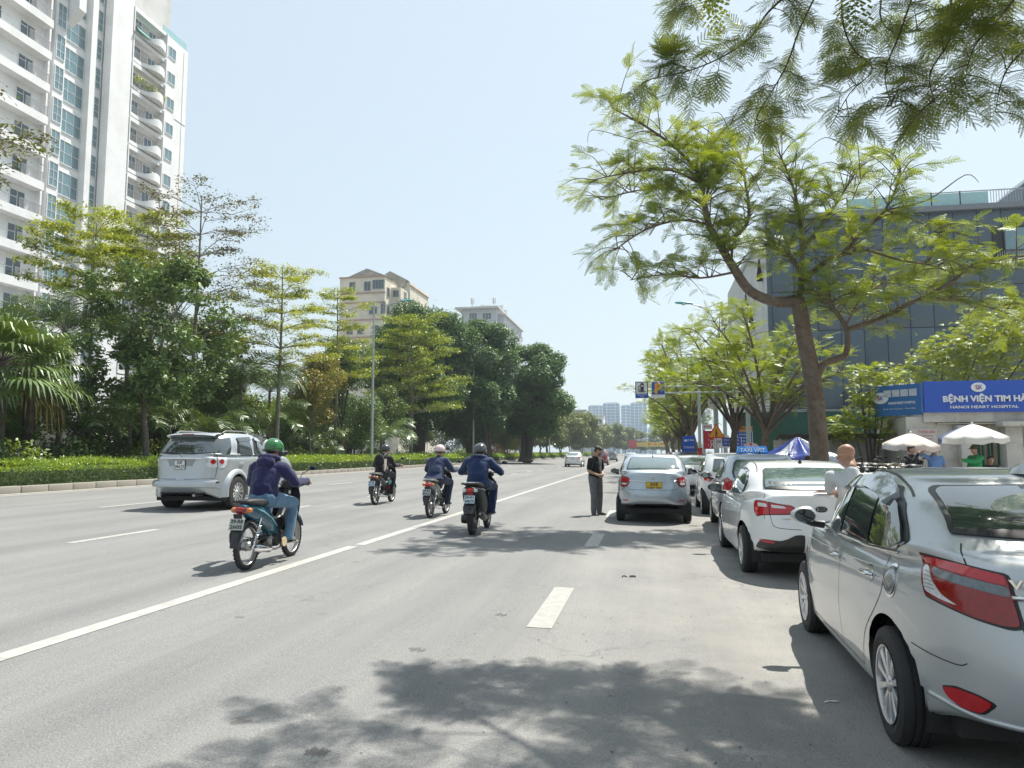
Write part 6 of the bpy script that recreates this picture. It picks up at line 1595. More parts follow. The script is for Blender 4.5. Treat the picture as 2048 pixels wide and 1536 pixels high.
L_MID = leafmat('mid_green_leaf',(0.079,0.142,0.028),(0.156,0.219,0.039),.35,.5)
L_PALM = leafmat('palm_leaf',(0.065,0.121,0.029),(0.139,0.213,0.049),.28,.8, rough=.4, gloss=.07)
L_HEDGE = leafmat('hedge_sunlit_leaf',(0.188,0.320,0.026),(0.320,0.442,0.040),.38,1.5)
L_HEDGD = leafmat('hedge_shaded_leaf',(0.047,0.085,0.025),(0.094,0.144,0.038),.25,1.5)
L_LILY = leafmat('strap_leaf',(0.058,0.111,0.039),(0.130,0.195,0.078),.3,1.5, gloss=.10)
L_SHR = leafmat('bright_compound_leaf',(0.177,0.259,0.021),(0.287,0.341,0.029),.42,.9)
L_FAR = leafmat('far_tree_leaf',(0.089,0.130,0.029),(0.164,0.198,0.043),.35,.12)
L_ORG = leafmat('orange_leaf',(0.286,0.156,0.039),(0.390,0.221,0.065),.35,1.0)
L_DRY = leafmat('dry_leaf',(.10,.085,.05),(.17,.14,.08),.3,2)
FR_MID = [frond_template(8,3,.030,.40,.72, s_) for s_ in range(3)]
FR_LOW = [frond_template(6,2,.05,.42,.8, s_ + 7) for s_ in range(2)]
def scatter_mesh(name, tmpls, P, Fw, Up, S, mat, parent=None, midx=None):
 """scatter several templates; returns one mesh object"""
 Vs = []; Fs = []; off = 0; mi = []
 k = len(tmpls); P = np.asarray(P, float); Fw = np.asarray(Fw, float); Up = np.asarray(Up, float); S = np.asarray(S, float)
 Rm = rots(Fw, Up)
 for i,(T, F) in enumerate(tmpls):
  idx = np.arange(i, len(P), k)
  if len(idx) == 0: continue
  V, FF = scatter(T, F, P[idx], Rm[idx], S[idx]); Vs.append(V); Fs.append(FF + off); off += len(V)
  if midx is not None: mi.append(np.repeat(np.asarray(midx)[idx], len(F)))
 me = np_mesh(name, np.concatenate(Vs), np.concatenate(Fs), mat, np.concatenate(mi) if midx is not None else None)
 return link(name, me, parent)
def unit(n, zlo=-1):
 v = nrg.normal(size=(n,3)); v /= np.linalg.norm(v, axis=1, keepdims=True)
 return v
def clump_points(blobs, dens, shell=.55):
 """leaf positions in soft shells of overlapping clumps; blobs: (x,y,z,rx,ry,rz)"""
 P = []; N = []
 for b in blobs:
  n = max(6, int(dens * b[3] * b[4] ** .5 * b[5] ** .5 * 4))
  u = unit(n); r = shell + (1 - shell) * nrg.random(n) ** .5
  r *= 1 + .18 * nrg.normal(size=n) * (nrg.random(n) < .35)
  P.append(np.array(b[:3]) + u * r[:, None] * np.array(b[3:6])); N.append(u)
 return np.concatenate(P), np.concatenate(N)
def leaves(name, P, N, size, mat, parent=None, tmpl=None, flat=.5, droop=.3, var=.35, midx=None):
 n = len(P); f = unit(n); f[:,2] = f[:,2] * (1 - flat) - droop * nrg.random(n)
 up = N * .6 + unit(n) * .6 + np.array([0,0,.8])
 S = size * (1 + var * nrg.normal(size=n)).clip(.45,1.7)
 return scatter_mesh(name,[((tmpl if tmpl is not None else LEAF_T), LEAF_F)], P, f, up, S, mat, parent, midx)
def bushy_tree(label, x, y, z0, h, rx, ry, rz, mat, size=.14, dens=260, trunk_r=.12, bark=None, nb=26, group=None, lean=(0,0), cz=None, name='broadleaf_tree', limbs=9, seed=1, blob=.42, cat='tree', flat=.4, tmpl=None, trunks=1, shell=.5, openness=0):
 r = random.Random(seed)
 root = thing(name, label, cat,(x, y, z0),0, group)
 L = Limbs(); cz = cz if cz is not None else h - rz
 top = Vector((lean[0], lean[1], cz))
 for t_ in range(trunks):
  o = Vector((r.uniform(-.3,.3), r.uniform(-.3,.3),0)) * (trunks > 1)
  e = top + Vector((r.uniform(-.5,.5), r.uniform(-.5,.5),0)) * (rx * .5 if trunks > 1 else 0)
  mid = o.lerp(e,.5) + Vector((r.uniform(-.15,.15), r.uniform(-.15,.15),0)) * (1 + h * .06)
  L.path([o + Vector((0,0,-.1)), o.lerp(mid,.5) + Vector((r.uniform(-.08,.08),0,0)), mid, e], trunk_r, trunk_r * .45)
  L.seg(o + Vector((0,0,-.1)), o + Vector((0,0,.35)), trunk_r * 1.5, trunk_r)
 blobs = []
 for k in range(nb):
  a = r.uniform(0,2 * PI); q = r.random() ** .5; zz = r.uniform(-1,1)
  rad = q * math.sqrt(max(0,1 - zz * zz * .85))
  b = r.uniform(.7,1.25) * blob
  c = Vector((lean[0] + math.cos(a) * rad * rx * (1 - blob * .5), lean[1] + math.sin(a) * rad * ry * (1 - blob * .5), cz + zz * rz * (1 - blob * .4)))
  blobs.append((c.x, c.y, c.z, b * rx * .9, b * ry * .9, b * rz * .8))
 for k in range(limbs):
  b = blobs[k % len(blobs)]; s_ = Vector((0,0,0)).lerp(top, r.uniform(.45,.9)); e = Vector(b[:3])
  L.path([s_, s_.lerp(e,.5) + Vector((0,0,.12 * (e - s_).length)), e], trunk_r * .42, trunk_r * .1)
  for q in range(3):
   e2 = e + Vector((r.uniform(-1,1) * b[3], r.uniform(-1,1) * b[4], r.uniform(-.3,.9) * b[5])) * .9; L.seg(s_.lerp(e,.7), e2, trunk_r * .14, trunk_r * .03)
 link('trunk', L.mesh('trunk', bark or BARKG), root)
 P, N = clump_points(blobs, dens, shell)
 if openness:
  keep = np.array([noise.noise(Vector(p) * (1.6 / max(rx * .35,.4))) > openness - .35 for p in P]); P, N = P[keep], N[keep]
 leaves('crown', P, N, size, mat, root, tmpl, flat)
 return root
def layered_tree(label, x, y, z0, h, mat, R0=3.2, tiers=6, zlo=.42, size=.11, dens=1.0, trunk_r=.11, bark=None, seed=1, group=None, taper=.55, name='layered_tree', sparse=0, rise=.18, second=None, lean=(0,0)):
 """straight stem with whorls of nearly level boughs, leaves in flat sprays"""
 r = random.Random(seed); root = thing(name, label, 'tree',(x, y, z0),0, group)
 L = Limbs(); pts = []
 def stem(t): return Vector((lean[0] * t + .12 * math.sin(t * 5 + seed) * h * .03, lean[1] * t + .1 * math.cos(t * 4 + seed) * h * .03, h * t))
 L.path([stem(-.01), stem(.2), stem(.4), stem(.6), stem(.8), stem(1)], trunk_r, trunk_r * .18)
 L.seg(stem(-.02), stem(.03), trunk_r * 1.5, trunk_r * .98)
 for i in range(tiers):
  t = zlo + (1 - zlo) * (i + .3) / tiers; c = stem(t); n = r.choice((5,6,7)); a0 = r.uniform(0,6)
  Rt = R0 * (1 - taper * ((t - zlo) / (1 - zlo)) ** 1.3) * r.uniform(.85,1.1) * (.8 if i == 0 else 1)
  for k in range(n):
   a = a0 + 2 * PI * k / n + r.uniform(-.25,.25); l = Rt * r.uniform(.65,1.1); up = rise * r.uniform(.5,1.6)
   d = Vector((math.cos(a), math.sin(a),0)); e = c + d * l + Vector((0,0, l * up))
   m_ = c + d * l * .5 + Vector((0,0, l * up * .75))
   bp = L.path([c, m_, e], trunk_r * .30 * (1 - .6 * t), trunk_r * .05)
   for q in range(5):
    u = .3 + .7 * (q + r.random()) / 5; b = c.lerp(e, u) + Vector((0,0, l * up * .12)); sd = -1 if q % 2 else 1
    a2 = a + sd * r.uniform(.5,1.0); l2 = l * r.uniform(.25,.5) * (1.15 - u * .5)
    e2 = b + Vector((math.cos(a2), math.sin(a2),0)) * l2 + Vector((0,0, l2 * r.uniform(.0,.35)))
    L.seg(b, e2, trunk_r * .10, trunk_r * .03)
    for w in range(3):
     e3 = b.lerp(e2, r.uniform(.4,1)); e4 = e3 + Vector((r.uniform(-1,1), r.uniform(-1,1), r.uniform(-.1,.5))) * l2 * .45
     L.seg(e3, e4, trunk_r * .04, trunk_r * .02); pts.append((e3, e4))
    pts.append((b, e2))
 link('trunk', L.mesh('trunk', bark or BARKG), root)
 P = []; per = max(3, int(22 * dens))
 for a, b in pts:
  if sparse and r.random() < sparse: continue
  a, b = np.array(a), np.array(b); t = nrg.random(per)[:, None]
  q = a + (b - a) * (t * .9 + .15) + nrg.normal(size=(per,3)) * np.array([.17,.17,.06]) * (R0 / 3.2); P.append(q)
 P = np.concatenate(P); leaves('crown', P, np.tile([[0,0,1.]],(len(P),1)), size, mat if not second else [mat, second], root, flat=.65, midx=(nrg.random(len(P)) < .3).astype(int) if second else None)
 return root
# ================================================================= the flame tree on the pavement, traced limb by limb
def limb_fronds(L, limbs, r, n_side, tw, size, kmin=0, drop=.1, tr=1.0):
 """side twigs off the limbs with fronds along them; returns frond anchors"""
 A = []
 for pts, r0, r1, lo in limbs:
  pp = L.path(pts, r0, r1); n = len(pp)
  for k in range(int(n_side * (sum((pp[i + 1] - pp[i]).length for i in range(n - 1))))):
   u = lo + (1 - lo) * r.random(); i = min(n - 2, int(u * (n - 1))); b = pp[i].lerp(pp[i + 1], r.random())
   a = r.uniform(0,2 * PI); el = r.uniform(-.35,.75); d = Vector((math.cos(a) * math.cos(el), math.sin(a) * math.cos(el), math.sin(el)))
   d = (d + (pp[i + 1] - pp[i]).normalized() * .5).normalized(); l = tw * r.uniform(.5,1.35)
   e = b + d * l; m_ = b.lerp(e,.5) + Vector((0,0,.10 * l)); e.z -= .08 * l
   tp = L.path([b, m_, e],(.014 + r1 * .25) * tr,.005 * tr)
   for q in range(r.choice((5,6,7,8))):
    v = .35 + .65 * r.random(); j = min(len(tp) - 2, int(v * (len(tp) - 1))); c = tp[j].lerp(tp[j + 1], r.random())
    dd = (d + Vector((r.gauss(0,.75), r.gauss(0,.75), r.gauss(-.05,.3)))).normalized(); A.append((c, dd))
 return A
def P17(px, py, Y=17.0):
 """point at distance Y along the street on the line of sight through a picture point (used only to read off limb positions)"""
 u, v = (px - 1024) / 1480,(768 - py) / 1480
 cp, sp_ = math.cos(R(5.29)), math.sin(R(5.29)); cy, sy = math.cos(R(10.6)), math.sin(R(10.6))
 fy, fz = cp - v * sp_, sp_ + v * cp
 X, Yd = u * cy - fy * sy, u * sy + fy * cy
 return Vector((X * Y / Yd, Y,1.53 + fz * Y / Yd))
rt = random.Random(5)
ft = thing('flame_tree', 'feathery tree on the pavement with a trunk forking low behind the bald man', 'tree',(0,0,0))
L = Limbs(); B0 = P17(1640,905)
tr = [Vector((B0.x + .02,17,.0)), Vector((B0.x,17,.7)), P17(1634,830), P17(1622,740), P17(1610,680), P17(1600,620), P17(1592,598)]
L.path(tr,.21,.155); L.seg((B0.x + .02,17,.0),(B0.x + .01,17,.35),.30,.21)
D = lambda pts, ys: [P17(a, b,17 + y_) for (a, b), y_ in zip(pts, ys)]
main = [
 (D([(1592,600),(1555,604),(1500,582),(1465,532),(1440,490),(1418,450),(1408,400)],(0,0,-.1,-.2,-.3,-.4,-.4)),.13,.065,.45),
 (D([(1408,400),(1395,345),(1350,295),(1290,252),(1222,215)],(-.4,-.6,-.9,-1.2,-1.4)),.05,.016,.1),
 (D([(1440,490),(1480,465),(1498,430),(1490,360),(1480,310)],(-.3,-.1,.3,.5,.8)),.055,.02,.2),
 (D([(1408,400),(1402,360),(1410,300),(1430,270)],(-.4,-.2,.2,.5)),.045,.018,.1),
 (D([(1408,410),(1350,380),(1280,380),(1200,400)],(-.4,0,.6,1.0)),.035,.012,.1),
 (D([(1418,450),(1360,440),(1290,460),(1230,500)],(-.4,-1.0,-1.6,-2.0)),.035,.012,.1),
 (D([(1465,545),(1400,556),(1340,548),(1260,560)],(-.2,-.5,-.8,-.9)),.028,.01,.15),
 (D([(1405,370),(1340,340),(1260,345),(1185,360)],(-.4,-.9,-1.4,-1.7)),.032,.01,.1),
 (D([(1596,605),(1603,565),(1590,525),(1560,500),(1530,490)],(0,0,.3,.6,.9)),.075,.03,.4),
 (D([(1603,565),(1640,532),(1680,512),(1735,500)],(0,-.2,-.4,-.6)),.07,.025,.35),
 (D([(1603,560),(1604,500),(1600,440),(1585,370),(1560,310)],(0,.2,.4,.4,.5)),.06,.02,.3),
 (D([(1680,512),(1720,470),(1770,420),(1800,350),(1790,310)],(-.4,-.6,-.8,-1.0,-1.1)),.04,.014,.1),
 (D([(1604,500),(1650,440),(1690,380),(1720,330)],(.2,.8,1.2,1.5)),.04,.014,.1),
 (D([(1735,500),(1800,520),(1860,530),(1900,545)],(-.6,-.4,-.2,0)),.03,.01,.4),
 (D([(1632,757),(1648,727),(1680,716),(1694,700),(1692,655),(1665,615),(1650,590)],(0,-.1,-.2,-.3,-.3,-.3,-.4)),.095,.03,.75),
 (D([(1693,660),(1760,637),(1830,602),(1900,566),(1950,532),(2040,520)],(-.3,-.5,-.8,-1.0,-1.2,-1.5)),.06,.014,.12),
 (D([(1830,602),(1900,600),(1980,615),(2050,640)],(-.8,-.6,-.3,0)),.028,.01,.1),
 (D([(1770,420),(1830,440),(1880,470)],(-.8,-.9,-1.0)),.02,.008,.6),
 (D([(1692,650),(1720,600),(1760,570),(1800,560)],(-.3,.3,.9,1.3)),.03,.01,.1)]
A = limb_fronds(L, main, rt,13.5,.82,.42, tr=.7)
for k in range(46):
 b = P17(rt.uniform(1230,1850), rt.uniform(250,480),17 + rt.uniform(-1,1)); a = rt.uniform(0,2 * PI)
 e = b + Vector((math.cos(a) * .9, math.sin(a) * .4, rt.uniform(.0,.7))); L.path([b, b.lerp(e,.5) + Vector((0,0,.25)), e],.012,.004)
L.path(D([(1770,420),(1855,400),(1930,350),(1958,365)],(-.8,-1,-1.1,-1.1)),.02,.004)
L.path(D([(1395,345),(1330,300),(1250,275),(1185,260),(1175,285)],(-.6,-.9,-1.2,-1.3,-1.3)),.012,.004)
link('trunk', L.mesh('trunk', BARK,9), ft)
Pp = np.array([a[0] for a in A]); Fd = np.array([a[1] for a in A]); n = len(Pp)
scatter_mesh('crown', FR_MID, Pp, Fd, np.tile([[0,0,1.]],(n,1)) + unit(n) * .35, nrg.uniform(.24,.42, n), L_FLAME, ft)
# ================================================================= the bough hanging into the top of the picture from the tree overhead
ov = thing('overhanging_bough', 'feathery boughs hanging into the top right of the view from a tree overhead', 'tree',(0,0,0))
L = Limbs(); Q = lambda pts, ys: [P17(a, b - 34, y_) for (a, b), y_ in zip(pts, ys)]
near = [
 (Q([(1900,-240),(1780,-60),(1660,5),(1585,20),(1535,60),(1500,110),(1440,150),(1370,178),(1308,190)],(9,8.5,8,7.8,7.7,7.6,7.5,7.4,7.3)),0.0210,0.0035,.35),
 (Q([(1640,8),(1600,90),(1575,160),(1545,215),(1515,265),(1508,300)],(8,7.7,7.5,7.4,7.3,7.3)),0.0108,0.0030,.15),
 (Q([(1683,-40),(1685,70),(1705,130),(1745,172),(1700,220),(1660,290)],(8.2,7.6,7.3,7.1,7.0,6.9)),0.0108,0.0030,.15),
 (Q([(1880,-100),(1835,0),(1800,100),(1770,180),(1785,250)],(8.0,7.4,7.0,6.8,6.6)),0.0132,0.0030,.15),
 (Q([(1880,-100),(1900,20),(1900,110),(1860,180),(1870,240)],(8.0,7.0,6.6,6.4,6.3)),0.0132,0.0030,.15),
 (Q([(2120,-60),(2040,20),(1995,75),(1950,125),(1930,190)],(7.5,7.0,6.8,6.6,6.5)),0.0132,0.0030,.15),
 (Q([(2140,20),(2060,120),(2010,180),(1990,260)],(7.0,6.6,6.4,6.3)),0.0120,0.0030,.15),
 (Q([(1620,-60),(1480,-20),(1400,10),(1360,50)],(8.4,8.1,8.0,7.9)),0.0108,0.0030,.25),
 (Q([(1780,-40),(1760,60),(1790,100),(1850,90)],(8.4,7.9,7.6,7.3)),0.0108,0.0030,.1),
 (Q([(1980,-60),(1960,30),(1980,90),(2030,70)],(8.0,7.6,7.3,7.1)),0.0108,0.0030,.1)]
FRN = [comb_frond(9,10,.44, s_) for s_ in range(3)]
A = limb_fronds(L, near, random.Random(9),5.6,.30,.42, tr=.35)
link('bough', L.mesh('bough', BARKD,6), ov)
Pp = np.array([a[0] for a in A]); Fd = np.array([a[1] for a in A]); Fd[:,2] -= .25; n = len(Pp)
scatter_mesh('crown', FRN, Pp, Fd, np.tile([[0,0,1.]],(n,1)) + unit(n) * .3, nrg.uniform(.19,.31, n), L_OVER, ov)
L = Limbs()
tb = thing('roadside_tree', 'feathery roadside tree beside the camera, only its shade falls in view', 'tree',(4.6,3.2,.09))
L.path([(0,0,0),(-.1,.1,2),(-.3,.4,3.6),(-.6,.9,4.8)],.22,.15)
lm = []
rr_ = random.Random(21)
for a, ln, hh in ((2.6,3.8,6.4),(3.2,3.7,6.1),(2.1,4.2,6.4),(1.5,3.6,6.6),(3.7,4.2,6.0),(4.4,3.4,6.2),(5.4,2.8,6.3),(.6,2.8,6.4),(2.9,2.2,7.2),(1.9,2.0,7.4),(1.2,4.4,6.6),(1.95,4.9,7.6),(2.35,4.2,7.3),(2.7,3.8,6.9),(2.2,3.4,7.8),(2.55,4.0,7.5),(1.7,4.6,7.4),(2.3,4.6,6.6)):
 e = Vector((-.6 + math.cos(a) * ln,.9 + math.sin(a) * ln, hh)); s_ = Vector((-.5,.8,4.4))
 lm.append(([s_, s_.lerp(e,.5) + Vector((rr_.uniform(-.4,.4), rr_.uniform(-.4,.4),.35)), e],.07,.015,.3))
A = limb_fronds(L, lm, rr_,2.6,.95,.42, tr=.6)
link('trunk', L.mesh('trunk', BARK,7), tb)
Pp = np.array([a[0] for a in A]); Fd = np.array([a[1] for a in A]); n = len(Pp)
scatter_mesh('crown', FR_MID, Pp, Fd, np.tile([[0,0,1.]],(n,1)) + unit(n) * .3, nrg.uniform(.36,.56, n), L_OVER, tb)
# ================================================================= more of the same trees along the pavement, into the distance
def street_tree(label, x, y, h, R_, seed, mat=None, fr=None, nlimb=12, side=3.6, tw=.95, sz=(.32,.50), bark=None, lean=(0,0), fork=.34, group='feathery trees in a row along the right pavement'):
 r = random.Random(seed); root = thing('street_tree', label, 'tree',(x, y,.09),0, group); L = Limbs()
 f = Vector((lean[0], lean[1], h * fork)); tr_ = .10 + h * .010
 L.path([(0,0,0), f * .5 + Vector((r.uniform(-.15,.15), r.uniform(-.1,.1),0)), f], tr_, tr_ * .75); L.seg((0,0,-.05),(0,0,.3), tr_ * 1.45, tr_)
 lm = []
 for k in range(nlimb):
  a = 2 * PI * k / nlimb + r.uniform(-.3,.3); l = R_ * r.uniform(.55,1.05); e = f + Vector((math.cos(a) * l, math.sin(a) * l,(h - f.z) * r.uniform(.35,.95)))
  m_ = f.lerp(e,.5) + Vector((0,0,.10 * h * r.random())); lm.append(([f * r.uniform(.85,1.0), m_, e], tr_ * .42,.014,.3))
 A = limb_fronds(L, lm, r, side, tw,.5)
 link('trunk', L.mesh('trunk', bark or BARK,6), root)
 P_ = np.array([a[0] for a in A]); Fd = np.array([a[1] for a in A]); n = len(P_)
 scatter_mesh('crown', fr or (FR_MID if y < 50 else FR_LOW), P_, Fd, np.tile([[0,0,1.]],(n,1)) + unit(n) * .35, nrg.uniform(sz[0], sz[1], n), mat or L_FLAME, root)
 return root
street_tree('feathery street tree standing right in front of the glass lobby beside the booth',4.05,27.5,6.9,2.9,31, nlimb=13, side=4.2)
street_tree('dark trunked street tree just left of the booth, before the round bank sign',3.55,33.0,7.4,2.7,32, bark=BARKD, side=3.8)
street_tree('leaning street tree behind the round bank sign',2.9,40.0,7.6,3.0,33, lean=(-.9,.3), side=3.6)
street_tree('street tree overhanging the hanging petrol sign',3.2,48.0,8.6,3.4,34, lean=(-.7,0), side=3.0, sz=(.5,.75))
for i, y in enumerate((57,66,75,85,96,108,122,138,156)):
 street_tree('feathery street tree on the right kerb, %s beyond the one over the petrol sign' % ('first', 'second', 'third', 'fourth', 'fifth', 'sixth', 'seventh', 'eighth', 'last')[i],3.2 + rnd.uniform(-.2,.3), y,8.6 + rnd.uniform(-.5,.8),3.6,40 + i, lean=(rnd.uniform(-.8,-.2),0), side=2.0, sz=(.55,.9), nlimb=10, tw=1.1)
# ================================================================= garden strip on the left
GZ = .5
layered_tree('tall sparse bronze leaved tree rising above the others left of centre',-23.0,34.1, GZ,14.4, L_BRN,4.1,7,.42,.13,.62,.15, BARKG,3, taper=.35, sparse=.15, rise=.22)
layered_tree('slim yellow green tree with a bare grey stem behind the green helmeted rider',-20.5,38.3, GZ,11.6, L_YEL,3.4,6,.48,.12,1.0,.15, BARKG,4, taper=.5)
layered_tree('yellow green tree beside the lamp post, its top in front of the cream block',-22.2,49.8, GZ,13.0, L_YEL,3.6,6,.45,.13,.85,.14, BARKG,5, second=L_LAY)
layered_tree('layered green tree in front of the big ficus, right of the lamp post',-22.0,66.3, GZ,14.0, L_LAY,5.4,8,.30,.17,1.3,.20, BARKG,6, taper=.6, second=L_YEL)
layered_tree('bright yellow green crowned tree against the white tower, farther left one',-26.2,30.7, GZ,12.2, L_YEL,3.4,4,.66,.13,1.5,.12, BARKG,7, taper=.3, second=L_LAY)
layered_tree('bright yellow green crowned tree against the white tower, nearer its middle',-27.5,36.0, GZ,13.9, L_YEL,3.6,4,.66,.13,1.5,.12, BARKG,8, taper=.3, second=L_LAY)
bushy_tree('dense dark broad leaved tree with one trunk left of the silver wagon',-21.4,28.6, GZ,9.0,4.6,3.4,3.1, L_DARK,.16,190,.17, BARKG,76, blob=.21, cz=6.2, seed=9, tmpl=ROUND_T, shell=.35, openness=.22)
bushy_tree('dark broad leaved tree behind the tall bronze tree',-25.5,38.5, GZ,8.6,3.8,3.0,3.0, L_MID,.17,170,.14, BARKG,50, blob=.26, cz=5.6, seed=10, tmpl=ROUND_T)
bushy_tree('yellowing small leaved tree between the slim stem and the lamp post',-21.6,45.0, GZ,7.6,2.3,2.2,2.3, leafmat('yellowing_leaf',(.14,.16,.02),(.27,.22,.03),.4,.6),.12,330,.09, BARKG,22, cz=5.2, seed=12)
bushy_tree('olive bushy tree right behind the left lamp post',-23.5,54.0, GZ,10.0,3.2,3.0,3.2, L_MID,.15,250,.15, BARKD,26, cz=6.6, seed=13, trunks=3)
bushy_tree('low green tree under the layered tree',-22.5,60.0, GZ,6.6,2.6,2.4,2.2, L_MID,.15,260,.12, BARKD,18, cz=4.4, seed=14, trunks=2)
bushy_tree('huge dark ficus, the left dome under the cream apartment block',-24.4,76.0, GZ,16.6,6.2,6.0,6.4, L_FIC,.25,170,.55, BARKD,84, cz=10.2, seed=15, trunks=6, limbs=14, blob=.25)
bushy_tree('huge dark ficus, the middle dome below the grey tower',-20.2,83.0, GZ,16.2,6.2,6.5,6.8, L_FIC,.25,170,.6, BARKD,90, cz=9.4, seed=16, trunks=8, limbs=16, blob=.24)
bushy_tree('huge dark ficus, the right dome leaning out over the road',-14.8,88.0, GZ,13.9,5.4,6.0,5.4, L_FIC,.25,180,.5, BARKD,80, cz=8.4, seed=17, trunks=6, limbs=14, blob=.25, lean=(.8,0))
bushy_tree('dark tree hanging low beside the ficus above the median hedge',-17.6,80.0, GZ,10.0,3.2,3.6,3.2, L_FIC,.24,220,.3, BARKD,24, cz=6.6, seed=18, trunks=3)
bushy_tree('small dense shrub tree behind the backpack rider',-20.6,50.5, GZ,5.6,2.0,2.0,2.0, L_DARK,.13,260,.08, BARKD,16, cz=3.4, seed=19, trunks=2)
gl = 'trees in a row along the far median'
for i,(x, y, h, rr, m) in enumerate(((-19.6,100,9.5,4.4, L_FAR),(-21.5,108,10.5,4.4, L_MID),(-19.6,118,11.5,4.8, L_FAR),(-19.4,131,12.2,4.8, L_FAR),(-20,144,12.5,4.8, L_FAR),(-19,158,12.0,4.6, L_FAR),(-18.6,176,12.0,5, L_FAR),(-18,196,12,5, L_FAR),(-17,220,12.5,5.4, L_FAR),(-16,250,12,5.6, L_FAR),(-14,290,13,6, L_FAR),(-11,340,13,7, L_FAR),(-6,400,13,8, L_FAR),(6,440,13,9, L_FAR),(-26,130,11,6, L_FAR),(-28,160,12,7, L_FAR),(12,330,13,6, L_FAR),(10,270,12,5, L_FAR))):
 bushy_tree(('hazy olive tree on the far median, %s from the ficus towards the blue towers' % ('first', 'second', 'third', 'fourth', 'fifth', 'sixth', 'seventh', 'eighth', 'ninth', 'tenth', 'eleventh', 'twelfth', 'thirteenth')[i]) if i < 13 else ('broad hazy tree closing the end of the road, %s' % ('under the gantry', 'deep behind the median row', 'deepest behind the median row', 'right of the gantry', 'nearest on the right verge')[i - 13]), x, y, GZ - .3, h, rr, rr, h * .36, m,.22 + y * .0007,105 if y < 200 else 60,.16, BARKG,20, gl, seed=60 + i, blob=.36, shell=.55, trunks=2, cz=h * .60)
for i,(x, y, h, rr) in enumerate(((-33,26,6.5,3.2),(-34,34,7.0,3.4),(-31,43,7.0,3.2),(-33,52,7.5,3.6),(-31,62,8,3.8),(-31,72,8,4.0),(-30,95,10,5.0),(-26,102,10,4.6),(-30,19,6.2,3.0),(-31,22.5,5.4,2.6),(-33.5,30,6.2,2.8),(-30.5,27.5,5.2,2.4),(-29,39,5.6,2.6),(-29.5,48,5.8,2.8),(-29,57,6.2,3.0),(-28.5,67,6.6,3.0),(-38,25,7.0,3.4),(-38.5,38,7.4,3.4),(-40,19.5,6.5,3.2),(-43,30,7,3.6),(-27.5,22.5,4.4,2.2))):
 bushy_tree('shaded tree at the back of the garden, %s' % ('behind the left fan palms', 'behind the box truck', 'behind the tall bronze tree', 'behind the slim yellow green tree', 'behind the lamp post', 'left of the ficus', 'right of the ficus', 'farthest right past the ficus', 'at the far left edge', 'low one behind the large fan palm', 'behind the bright crowned trees', 'low one right of the second fan palm', 'low one behind the bronze tree foot', 'low one left of the yellowing tree', 'low one behind the olive tree', 'low one before the left ficus dome', 'deep one against the tower foot', 'deep one behind the box truck', 'deep one at the far left', 'deepest one before the tower', 'low one between the two fan palms')[i], x, y, GZ, h, rr, rr * .8, h * .40,(L_DARK, L_MID, L_MID)[i % 3],.20,150,.14, BARKD,26, 'shaded trees at the back of the garden', seed=90 + i, cz=h * .56, blob=.36, trunks=2)
# ---- palms
def feather_palm(label, x, y, z0, h, nf, fl, seed, mat=None, lean=0, trunk_r=.12, group=None, bark=None, up=.9, wleaf=.040, nl=34):
 r = random.Random(seed); root = thing('feather_palm', label, 'palm',(x, y, z0),0, group)
 L = Limbs()
 if h > .3:
  tp = L.path([(0,0,-.1),(lean * .3,0, h * .5),(lean,0, h)], trunk_r, trunk_r * .7)
  for k in range(int(h / .16)): z = k * .16; L.seg((lean * z / h * .8,0, z),(lean * z / h * .8,0, z + .03), trunk_r * 1.07 * (1 - .25 * z / h), trunk_r * 1.02 * (1 - .25 * z / h))
 else: L.seg((0,0,-.1),(0,0,.2), trunk_r, trunk_r)
 V = []; F = []
 for i in range(nf):
  a = i * 2.4 + r.uniform(-.2,.2); e0 = up * (1 - .75 * (i / nf)) + r.uniform(-.1,.1) + .25; l = fl * r.uniform(.8,1.1)
  pts = []; p = Vector((lean,0, h)); el = e0; twist = r.uniform(-.5,.5)
  for k in range(13):
   pts.append(p.copy()); p = p + Vector((math.cos(a) * math.cos(el), math.sin(a) * math.cos(el), math.sin(el))) * l / 12; el -= (.05 + .022 * k) * r.uniform(.8,1.2)
  for k in range(12): L.seg(pts[k], pts[k + 1],.018 * (1 - k / 14),.018 * (1 - (k + 1) / 14))
  for q in range(nl):
   u = .10 + .90 * q / nl; k = min(11, int(u * 12)); b = pts[k].lerp(pts[k + 1], u * 12 - k); t = (pts[k + 1] - pts[k]).normalized()
   s0 = t.cross(Vector((0,0,1))).normalized() if abs(t.z) < .97 else Vector((1,0,0)); n_ = s0.cross(t)
   s0 = (s0 * math.cos(twist) + n_ * math.sin(twist)).normalized()
   ll = fl * .30 * math.sin(PI * (.12 + .80 * u)) ** .6
   for sd in (-1,1):
    d = (s0 * sd * .8 + t * .55 + Vector((0,0, r.uniform(-.05,.25)))).normalized(); m_ = b + d * ll * .55; e = b + d * ll + Vector((0,0,-.28 * ll * r.uniform(.6,1.5)))
    w = t * wleaf / 2; c = len(V)
    V += [b - w * .5, b + w * .5, m_ + w, m_ - w, e]; F += [(c, c + 1, c + 2, c + 3),(c + 3, c + 2, c + 4, c + 4)]
 link('trunk', L.mesh('trunk', bark or BARKG,8), root)
 me = bpy.data.meshes.new('crown'); me.from_pydata([tuple(v) for v in V],[],[f if f[2] != f[3] else f[:3] for f in F]); me.materials.append(mat or L_PALM); link('crown', me, root)
 return root
